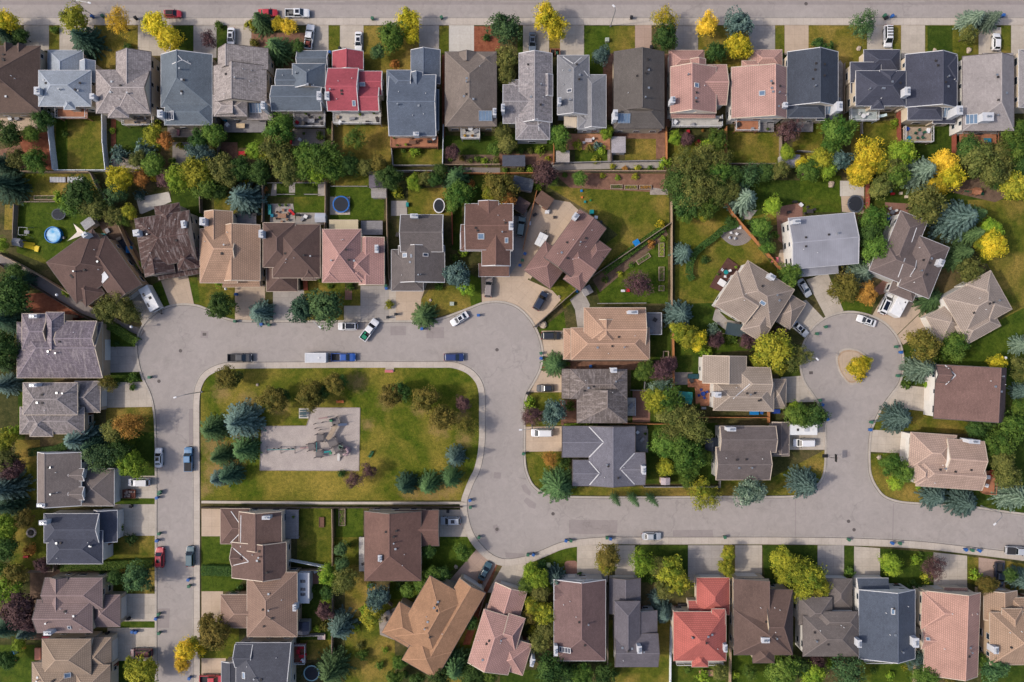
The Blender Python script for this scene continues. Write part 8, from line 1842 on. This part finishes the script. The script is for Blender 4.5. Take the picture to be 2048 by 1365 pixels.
for u, v, z, bx, mt, l, cat, nm in [
    (1549, 520, .02, [(0, 0, 0, 1.6, 1.2, .7)], PINKP, 'pink box cover beside the orange fence and brick path', 'box', 'storage_box'), (1272, 487, .02, [(0, 0, 0, 1.2, 1.3, 1.1), (0, 0, 1.1, 1.4, 1.5, .12)], BLUEP, 'blue plastic playhouse beside the slanting fence on the large back lawn', 'playhouse', 'playhouse'),
    (1183, 425, .02, [(0, 0, 0, .9, .9, .8), (0, 0, .8, 1.0, 1.0, .08)], TEALP, 'turquoise toy box at the edge of the large back lawn', 'toy', 'toy_box'), (815, 410, .02, [(0, 0, 0, .6, 1.0, .8)], TEALP, 'teal box beside the grey patio of the grey-brown house', 'box', 'storage_box'),
    (1163, 382, .02, [(0, 0, 0, .5, .5, .4)], BLUEP, 'small blue toy on the yellowish lawn east of the purple tree', 'toy', 'toy'), (1164, 395, .02, [(0, 0, 0, .45, .45, .3)], ORGP, 'small orange toy on the yellowish lawn', 'toy', 'toy'), (1170, 404, .02, [(0, 0, 0, .5, .5, .4)], TEALP, 'small teal toy near the patio corner of the large lawn', 'toy', 'toy'), (1181, 401, .02, [(0, 0, 0, .4, .4, .3)], GRNP, 'small lime toy on the lawn by the turquoise box', 'toy', 'toy'),
    (1786, 388, .02, [(0, 0, 0, .9, .5, .4)], REDP, 'small red toy on the shaded lawn near the brick terrace', 'toy', 'toy'), (1782, 382, .02, [(0, 0, 0, .4, .8, .5)], TEALP, 'small teal toy above the red one', 'toy', 'toy'), (1802, 387, .02, [(0, 0, 0, .7, .6, .4)], plain('beige_toy', (220, 204, 180), .7), 'left of two beige toys on the shaded lawn', 'toy', 'toy'), (1813, 394, .02, [(0, 0, 0, .7, .6, .4)], plain('beige_toy', (1, 1, 1)), 'right of two beige toys on the shaded lawn', 'toy', 'toy'),
    (31, 1304, .02, [(0, 0, 0, 1.0, .6, .8), (.2, 0, .8, .3, .6, .4)], BLUEP, 'blue toy climber in the bottom left garden', 'toy', 'toy_climber'), (44, 1297, .02, [(0, 0, 0, 1.6, .4, .5)], ORGP, 'orange toy slide in the bottom left garden', 'toy', 'toy_slide'), (29, 1319, .02, [(0, 0, 0, .9, .6, .5)], ORGP, 'small orange toy box below the blue climber', 'toy', 'toy'), (52, 1114, .02, [(0, 0, 0, 1.2, .5, .5)], REDP, 'red toy on the yellowish back lawn of the navy-slate house', 'toy', 'toy'), (95, 1276, 1.0, [(0, 0, 0, 2.4, .7, .5)], plain('maroon_cover', (120, 40, 56), .8), 'maroon covered bench between the mauve and tan hip houses', 'bench', 'bench'),
    (76, 1308, .02, [(0, 0, 0, 1.4, 2.8, .5)], plain('salmon_deck', (196, 130, 110), .8), 'salmon wooden platform beside the tan hip house at the bottom left', 'platform', 'platform'), (591, 1322, .02, [(0, 0, 0, 1.5, 1.2, .6)], GREYF, 'grey bench box below the red-furnished deck', 'box', 'storage_box'), (643, 1274, .02, [(0, 0, 0, 1.8, 1.2, .5)], plain('pinkish_table', (1, 1, 1)), 'pinkish low table by the fence below the white sunroom', 'table', 'low_table'),

    (904, 608, .02, [(0, 0, 0, 1.0, .9, .7)], plain('utility_green', (176, 184, 170), .6), 'pale utility cabinet on the lawn beside the street bulb', 'utility box', 'utility_cabinet'), (1214, 81, .02, [(0, 0, 0, .9, .9, .8)], plain('utility_green', (1, 1, 1)), 'pale utility cabinet on the lush front lawn by the top road', 'utility box', 'utility_cabinet'), (1097, 1130, .02, [(0, 0, 0, .9, .9, .8)], plain('utility_lime', (196, 206, 150), .6), 'pale lime utility cabinet among shrubs near the bottom bulb', 'utility box', 'utility_cabinet'),
    (1094, 425, .02, [(0, 0, 0, 1.0, .8, .8), (.5, .4, 0, .5, .5, .5)], WHITEP, 'white cooler box in the paved yard', 'box', 'cooler_box'), (1060, 447, .02, [(0, 0, 0, .5, .9, .6)], WHITEP, 'narrow white box beside the orange fence in the paved yard', 'box', 'storage_box'), (1109, 435, .02, [(0, 0, 0, .6, .6, .5)], DARKF, 'dark planter pot on the paved yard of the plum-brown house', 'planter', 'planter'),
    (1246, 582, .02, [(0, 0, 0, .9, .5, .5)], WHITEP, 'white toy wagon beside the bare purple tree', 'toy', 'toy_wagon'), (1256, 581, .02, [(0, 0, 0, .8, .8, .5)], REDP, 'red toy car beside the bare purple tree', 'toy', 'toy_car'), (1332, 709, .02, [(-.6, 0, 0, .15, 1.6, .5), (.6, 0, 0, .15, 1.6, .5), (0, .7, 0, 1.0, .15, .5), (0, -.7, 0, 1.0, .15, .5)], TANW, 'open wooden planter frame beside the tan tile house', 'planter', 'wooden_planter'),
    (1386, 753, .02, [(0, 0, 0, 2.4, 1.1, .9)], plain('dark_teal_cover', (34, 74, 84), .7), 'dark teal covered bench above the cedar patio', 'bench', 'covered_bench'), (1508, 826, .02, [(0, 0, 0, 2.0, .9, .7)], BLUEP, 'bright blue box beside the fence below the taupe tiled house', 'box', 'storage_box'), (1550, 823, .02, [(0, 0, 0, 2.2, 1.0, .7)], BLUEF, 'dark blue covered box at the corner of the taupe tiled house', 'box', 'storage_box'),
    (1365, 1213, .02, [(0, 0, 0, 2.2, 1.4, .7), (0, 0, .7, 2.0, 1.2, .12)], DARKF, 'dark slatted cold frame beside the coral-red tiled house', 'cold frame', 'cold_frame'), (643, 1045, .02, [(-.55, 0, 0, .12, 2.4, .35), (.55, 0, 0, .12, 2.4, .35), (0, 1.14, 0, .98, .12, .35), (0, -1.14, 0, .98, .12, .35), (0, 0, 0, .95, 2.1, .25)], BROWNF, 'brown raised planter on the fenced lawn right of the brown T-shaped house', 'planter', 'planter_box'),
    (1110, 108, .02, [(-1.1, 0, 0, .12, 1.6, 1.3), (1.1, 0, 0, .12, 1.6, 1.3), (0, .75, 0, 2.1, .12, 1.3), (0, 0, 0, .1, 1.3, 1.3)], WOODM, 'orange wooden bin enclosure beside the octagon-backed house', 'enclosure', 'bin_enclosure'), (611, 572, .02, [(0, -.6, 0, 1.0, .9, .2), (0, .2, 0, 1.0, .7, .45), (0, .9, 0, 1.0, .7, .7)], plain('red_steps', (196, 104, 72), .8), 'orange-red front steps beside the brown hip-roofed house', 'steps', 'front_steps'),
    (259, 500, .02, [(0, 0, 0, 1.2, 1.6, .8)], BLUEP, 'blue box cover in the narrow yard behind the brown corner house', 'box', 'storage_box'), (206, 472, .02, [(0, 0, 0, 1.6, .9, .7)], TEALP, 'teal box in the yard behind the brown corner house', 'box', 'storage_box'),
    (540, 420, .02, [(0, 0, 0, .7, 2.4, .7)], TEALP, 'row of teal planters along the fence behind the brown hip-roofed house', 'planter', 'planter_row'), (1154, 578, .02, [(0, 0, 0, .5, 1.8, .6)], BLUEP, 'narrow blue box against the slanting fence near the tan driveway', 'box', 'storage_box'), (1413, 1347, .02, [(0, 0, 0, 3.4, 1.4, .3)], plain('sand_box', (206, 160, 124), .9), 'sandy wooden platform below the coral-red tiled house', 'platform', 'platform'), (582, 328, .02, [(0, 0, 0, 1.8, 1.2, .4)], plain('salmon_deck', (1, 1, 1)), 'salmon box among the trees behind the slate house', 'box', 'storage_box'), (485, 308, .4, [(0, 0, 0, 1.6, 1.0, .7)], REDF, 'red bench on the sunken deck behind the taupe shake house', 'bench', 'bench'), (582, 275, .02, [(0, 0, 0, .4, 3.2, .6)], REDF, 'long red box on the fence line behind the slate house', 'box', 'storage_box'),
]:
    if l != 'x': thing(nm, u, v, z, bx, mt, l, cat, rz={'playhouse': 30}.get(nm, 0))
# cold frames and raised beds
def raised(u, v, w, d, label, veg, rz=0):
    root = empty('raised_bed', (*at(u, v, .3), 0), R(rz)); W, D = w * S / 2, d * S / 2; m = MB()
    for b in ((-W, -D, 0, W, -D + .12, .4), (-W, D - .12, 0, W, D, .4), (-W, -D + .12, 0, -W + .12, D - .12, .4), (W - .12, -D + .12, 0, W, D - .12, .4)): m.box(*b)
    m.build('timber_frame', TANW, root); m = MB(); m.box(-W + .12, -D + .12, 0, W - .12, D - .12, .3); m.build('soil', SOIL, root)
    if veg:
        g = random.Random(int(u)); L = Leaves()
        for k in range(int(W * D * 90)): L.quad(Vector((g.uniform(-W + .2, W - .2), g.uniform(-D + .2, D - .2), g.uniform(.3, .6))), Vector((g.uniform(-.5, .5), g.uniform(-.5, .5), 1)), Vector((g.uniform(-1, 1), g.uniform(-1, 1), 0)), .16, .26, g.random())
        link('vegetables', L.mesh('vegetables', LEAF[veg]), root)
    else:
        m = MB(); m.box(-W + .05, -D + .05, .41, W - .05, D - .05, .46)
        m.build('cover', plain('cold_frame_glass', (176, 176, 182), .3), root)
        for k in range(5): x = -W + 2 * W * (k + .5) / 5; m = MB(); m.box(x - .04, -D, .461, x + .04, D, .50); m.build('glazing_bar', WHITEP, root)
    reg(root, u, v, label, 'raised bed')
raised(116, 360, 32, 11, 'left of two glazed cold frames on the lawn below the white fence', None); raised(151, 360, 32, 11, 'right of two glazed cold frames on the lawn below the white fence', None)
raised(1233, 374, 24, 9, 'leafy green raised bed along the brown bank, leftmost of three', 'gr'); raised(1262, 375, 26, 9, 'yellow flowering raised bed along the brown bank', 'yg'); raised(1291, 375, 24, 9, 'rusty flowering raised bed along the brown bank', 'or')
raised(1323, 500, 11, 28, 'tall green raised bed beside the long tan fence, topmost', 'lm'); raised(1323, 548, 11, 28, 'middle raised bed beside the long tan fence', 'gr'); raised(1323, 577, 11, 11, 'small square raised bed beside the long tan fence', 'lm'); raised(1287, 518, 30, 10, 'slanted green raised bed next to the bare purple tree garden', 'gr', 33); raised(98, 396, 60, 9, 'long vegetable bed across the left back lawn', 'gr')
raised(684, 1035, 13, 34, 'green netted vegetable bed beside the tan fence below the park', 'gr')
# fire pit, manholes
root = empty('fire_pit', (*at(62, 1066, .3), 0)); m = MB(); n = 14
for k in range(n): a = 6.283 * k / n; m.M = Matrix.Translation((.95 * math.cos(a), .95 * math.sin(a), 0)) @ Matrix.Rotation(a, 4, 'Z'); m.cbox(0, 0, 0, .4, .38, .35)
m.build('stone_ring', plain('pit_stone', (190, 178, 172), .9), root); m = MB(); m.cyl(0, 0, 0, .5, .3, 14); m.build('fire_bowl', VENTD, root); reg(root, 0, 0, 'round stone fire pit on the lawn behind the navy-slate house', 'fire pit')
def manhole(u, v, label, sq=False):
    m = MB(); x, y = at(u, v)
    if sq: m.cbox(x, y, .02, .9, .7, .014)
    else: m.cyl(x, y, .02, .42, .014, 18)
    tag(m.build('manhole_cover', plain('cast_iron', (98, 90, 88), .7)), label, 'manhole cover')
manhole(994, 700, 'round manhole cover in the street bulb right of the park'); manhole(361, 702, 'round manhole cover in the left street bulb'); manhole(1697, 1043, 'upper of two manhole covers in the bottom street'); manhole(1708, 1060, 'lower of two manhole covers in the bottom street'); manhole(318, 763, 'round manhole cover near the left kerb below the street bulb'); manhole(1106, 1028, 'manhole cover in the bottom street left of the long asphalt patch'); manhole(994, 1059, 'manhole cover in the bottom bulb'); manhole(1612, 8, 'round manhole cover in the top road at the right'); manhole(1622, 746, 'square drain cover at the left of the cul-de-sac', True); manhole(409, 669, 'square cover near the curve of the left street bulb', True)
# tarpaulin slab etc.
m = MB(); pl = [P(272, 398, .5), P(337, 386, .5), P(341, 403, .5), P(281, 428, .5)]; m.prism(pl[::-1], .03, .12); o = m.build('white_platform', CONCW); tag(o, 'white platform of pale boards behind the dark brown turreted house', 'platform')
# rocks
g_ = random.Random(9)
def rock(u, v, r, label, grp):
    bm = bmesh.new(); bmesh.ops.create_icosphere(bm, subdivisions=2, radius=r)
    for w in bm.verts: w.co *= g_.uniform(.75, 1.2); w.co.z *= .6
    me = bpy.data.meshes.new('boulder'); bm.to_mesh(me); bm.free(); me.materials.append(two('boulder_stone', (160, 142, 126), (206, 188, 168), 3.0)); o = link('boulder', me); o.location = (*at(u, v), r * .25); tag(o, label, 'boulder', grp)
for u, v, r, l in [(1717, 98, .6, 'pale boulder on the dry lawn in front of the dark slate house'), (1937, 102, .7, 'pale boulder near the front of the taupe house at the top right'), (1869, 101, .45, 'small boulder on the green front lawn of the charcoal house'), (861, 601, .4, 'small pale boulder on the dry lawn near the round star-shaped spruce'), (1118, 594, .4, 'pale boulder on the small lawn right of the tan driveway'), (1758, 915, .6, 'white boulder on the curved lawn of the pink-beige house'), (912, 1134, .5, 'tan boulder on the lawn left of the pinkish driveway'), (1662, 370, .8, 'large pale boulder near the white patio slab'), (1086, 650, .9, 'broad pale boulder on the small lawn beside the tan tile house'), (515, 770, .35, 'small pale stone on the park lawn near its top left')]: rock(u, v, r, l, None)

# pots, tubs and boxes standing about the decks and yards
CL = []
def clutter(u, v, z, k, c):
    x, y = at(u, v, z + .3)
    if k == 'pot':
        o = empty('flower_pot', (x, y, z)); m = MB(); m.cyl(0, 0, 0, .18, .38, 10, 0, .25); m.build('pot', DECKS['red'], o)
        f = link('plant', PROTO['shrub'][0], o); f.scale = (.36, .36, .36); f.location.z = .5; f.material_slots[0].link = 'OBJECT'; f.material_slots[0].material = LEAF[c]
        w = {'gr': 'green', 'lm': 'lime', 'pu': 'purple', 'go': 'golden', 'or': 'rusty'}[c] + ' potted plant'; cat = 'potted plant'
    else:
        g = random.Random(int(u * 3 + v)); a, b, h = g.uniform(.6, 1.3), g.uniform(.5, .9), g.uniform(.35, .7)
        m = MB(); m.M = Matrix.Rotation(g.uniform(0, 3), 4, 'Z'); m.cbox(0, 0, 0, a, b, h); m.cbox(0, 0, h, a + .06, b + .06, .05)
        o = m.build('storage_tub', {'grey': GREYF, 'dark': DARKF, 'white': WHITEP, 'red': REDF, 'blue': BLUEF, 'teal': TURQ, 'tan': TANW}[c]); o.location = (x, y, z); w = c + ' storage tub'; cat = 'tub'
    CL.append([o, u, v, 4, w, cat])
for q in [(594, 245, 2.2, 'tub', 'red'), (606, 248, 2.2, 'tub', 'tan'), (612, 228, 2.2, 'pot', 'gr'), (640, 236, 2.2, 'pot', 'gr'), (645, 248, 2.2, 'tub', 'dark'), (676, 235, 2.4, 'tub', 'tan'), (680, 246, 2.4, 'tub', 'white'), (705, 238, 2.4, 'tub', 'grey'), (748, 227, 2.4, 'pot', 'gr'), (755, 240, 2.4, 'tub', 'dark'), (720, 230, 2.4, 'pot', 'lm'), (735, 246, 2.4, 'tub', 'dark'), (450, 240, 1.2, 'tub', 'teal'), (455, 250, 1.2, 'tub', 'white'), (475, 240, 1.2, 'tub', 'dark'), (788, 276, 2.2, 'pot', 'gr'), (795, 292, 2.2, 'pot', 'gr'), (812, 290, 2.2, 'pot', 'lm'), (868, 278, 2.2, 'tub', 'white'), (930, 272, 2.2, 'pot', 'go'), (945, 272, 2.2, 'pot', 'or'), (952, 262, 2.2, 'tub', 'grey'), (262, 233, 2.3, 'tub', 'dark'), (298, 246, 2.3, 'tub', 'dark'), (1350, 245, 2.4, 'tub', 'white'), (1385, 250, 2.4, 'tub', 'grey'), (1475, 250, 2.4, 'tub', 'dark'), (1505, 258, 2.4, 'tub', 'grey'), (1535, 259, 1.0, 'pot', 'gr'), (1705, 240, 2.2, 'pot', 'gr'), (1815, 258, 2.2, 'tub', 'blue'), (1856, 262, 2.2, 'tub', 'white'), (1818, 276, 2.2, 'tub', 'teal'), (1935, 282, 1.6, 'tub', 'tan'), (1958, 266, 1.6, 'tub', 'dark'), (1376, 264, 0, 'tub', 'red'), (1405, 262, 0, 'pot', 'or'), (1398, 284, 0, 'tub', 'red'), (20, 238, .02, 'tub', 'white'), (36, 238, .02, 'tub', 'grey'), (390, 268, .02, 'tub', 'dark'), (600, 280, .02, 'tub', 'white'), (608, 268, .02, 'pot', 'gr'), (545, 432, .02, 'tub', 'teal'), (560, 411, .02, 'pot', 'gr'), (572, 411, .02, 'pot', 'gr'), (612, 434, .02, 'tub', 'white'), (606, 438, .02, 'tub', 'grey'), (470, 432, 1.4, 'tub', 'dark'), (795, 470, .02, 'tub', 'dark'), (1192, 435, .02, 'tub', 'white'), (1200, 445, .02, 'tub', 'dark'), (1435, 549, .5, 'pot', 'gr'), (1471, 535, .5, 'pot', 'lm'), (1466, 572, .5, 'pot', 'or'), (1602, 410, .02, 'tub', 'white'), (1578, 425, .02, 'tub', 'dark'), (1590, 470, .02, 'tub', 'grey'), (1778, 438, .02, 'tub', 'blue'), (1800, 432, .02, 'pot', 'gr'), (1275, 865, .5, 'tub', 'white'), (1284, 880, .5, 'tub', 'grey'), (1290, 868, .5, 'pot', 'gr'), (1262, 812, 1.4, 'tub', 'grey'), (1383, 762, .3, 'tub', 'dark'), (1424, 806, .3, 'tub', 'dark'), (1984, 944, 1.2, 'tub', 'red'), (1974, 972, 1.2, 'tub', 'white'), (587, 1034, 1.3, 'pot', 'gr'), (727, 1128, 1.2, 'tub', 'dark'), (597, 1303, 1.6, 'tub', 'red'), (606, 1321, 1.6, 'tub', 'white'), (770, 1240, .02, 'tub', 'tan'), (790, 1258, .02, 'pot', 'gr'), (777, 1225, .02, 'tub', 'grey'), (1310, 640, 1.6, 'tub', 'dark'), (1300, 662, 1.6, 'tub', 'grey'), (225, 500, .02, 'tub', 'tan'), (238, 478, .02, 'tub', 'tan'), (215, 462, .02, 'tub', 'grey'), (1020, 470, .02, 'tub', 'dark'), (1075, 520, .02, 'tub', 'grey'), (1070, 430, .02, 'tub', 'dark')]: clutter(*q)
# ---------------------------------------------------------------- say which tree, bin, fence: by the nearest landmark
LM = [(h.phrase, h.piv[0], h.piv[1]) for h in HOUSES.values()] + [
    ('the playground', 650, 880), ('the park picnic table', 608, 827), ('the roundabout island', 1704, 730), ('the round blue pool', 105, 470), ('the gravel circle patio', 1464, 470), ('the white box trailer', 631, 716), ('the blue-rimmed trampoline', 682, 409),
    ('the black pickup by the park', 480, 716), ('the dark blue car by the park', 908, 715), ('the oval trampoline', 878, 412), ('the stone fire pit', 62, 1066), ('the glazed cold frames', 133, 360), ('the white-fenced lawn', 165, 290), ('the orange park bench', 680, 804), ('the pale pink park bench', 778, 743), ('the green park bench', 742, 909), ('the long swing frame', 560, 901)]
def rel(du, dv):
    if abs(du) > 2.2 * abs(dv): return 'right of' if du > 0 else 'left of'
    if abs(dv) > 2.2 * abs(du): return 'below' if dv > 0 else 'above'
    return ('below and ' if dv > 0 else 'above and ') + ('right of' if du > 0 else 'left of')
def size_word(r, cat):
    if cat in ('bin', 'fence'): return ''
    if cat == 'shrub': return 'small ' if r < 10 else ''
    return 'small ' if r < 18 else ('large ' if r >= 32 else '')
used = set()
ORD = ['1st', '2nd', '3rd', 'fourth', 'fifth', 'sixth', 'seventh', 'eighth', 'ninth']
def name_all(items):
    cand = {}
    for it in items:
        o, u, v, r, w, cat = it
        near = sorted(LM, key=lambda l: (l[1] - u) ** 2 + (l[2] - v) ** 2)[:4]
        opts = []
        for k in range(4):
            for tie in ('', 'x'):
                l = near[k]
                opts.append('%s%s %s %s' % (size_word(r, cat), w, rel(u - l[1], v - l[2]), l[0]))
        seen = []
        for q in opts:
            if q not in seen: seen.append(q)
        cand[id(it)] = seen
    # first landmark whose phrase only this item could claim
    from collections import Counter
    cnt = Counter(q for c in cand.values() for q in c)
    rest = {}
    for it in items:
        ok = [q for q in cand[id(it)] if cnt[q] == 1 and q not in used]
        if ok: it[0]['label'] = ok[0]; used.add(ok[0])
        else: rest.setdefault(cand[id(it)][0], []).append(it)
    for q, its in rest.items():
        ax = 1 if max(i[1] for i in its) - min(i[1] for i in its) >= max(i[2] for i in its) - min(i[2] for i in its) else 2
        allq = [i for i in items if q in cand[id(i)]]
        allq.sort(key=lambda i: i[ax])
        for it in its:
            k = allq.index(it)
            side = ('from left' if ax == 1 else 'from top')
            lab = '%s, %s %s' % (q, ORD[min(k, 8)], side) if len(allq) > 1 else q
            if len(lab.split()) > 16: lab = lab.replace('below and', 'below').replace('above and', 'above')
            if len(lab.split()) > 16: lab = lab.replace(' the ', ' ')
            n = 2
            while lab in used: lab = q + ', nearest ' + ('its left' if n == 2 else 'its right'); n += 1; 
            it[0]['label'] = lab; used.add(lab)
    for it in items: it[0]['category'] = it[5]
name_all(PLANTS); name_all(BINS); name_all(FENCES); name_all(CL)
for i, (o, ref) in enumerate(CHAIRS):
    w = 'chair drawn up to the ' + ref.replace('the ', '')
    w = w.split(' of ')[0] if len(w.split()) > 13 and ' of ' in w else w
    w = ' '.join(w.split()[:16])
    o['label'] = w
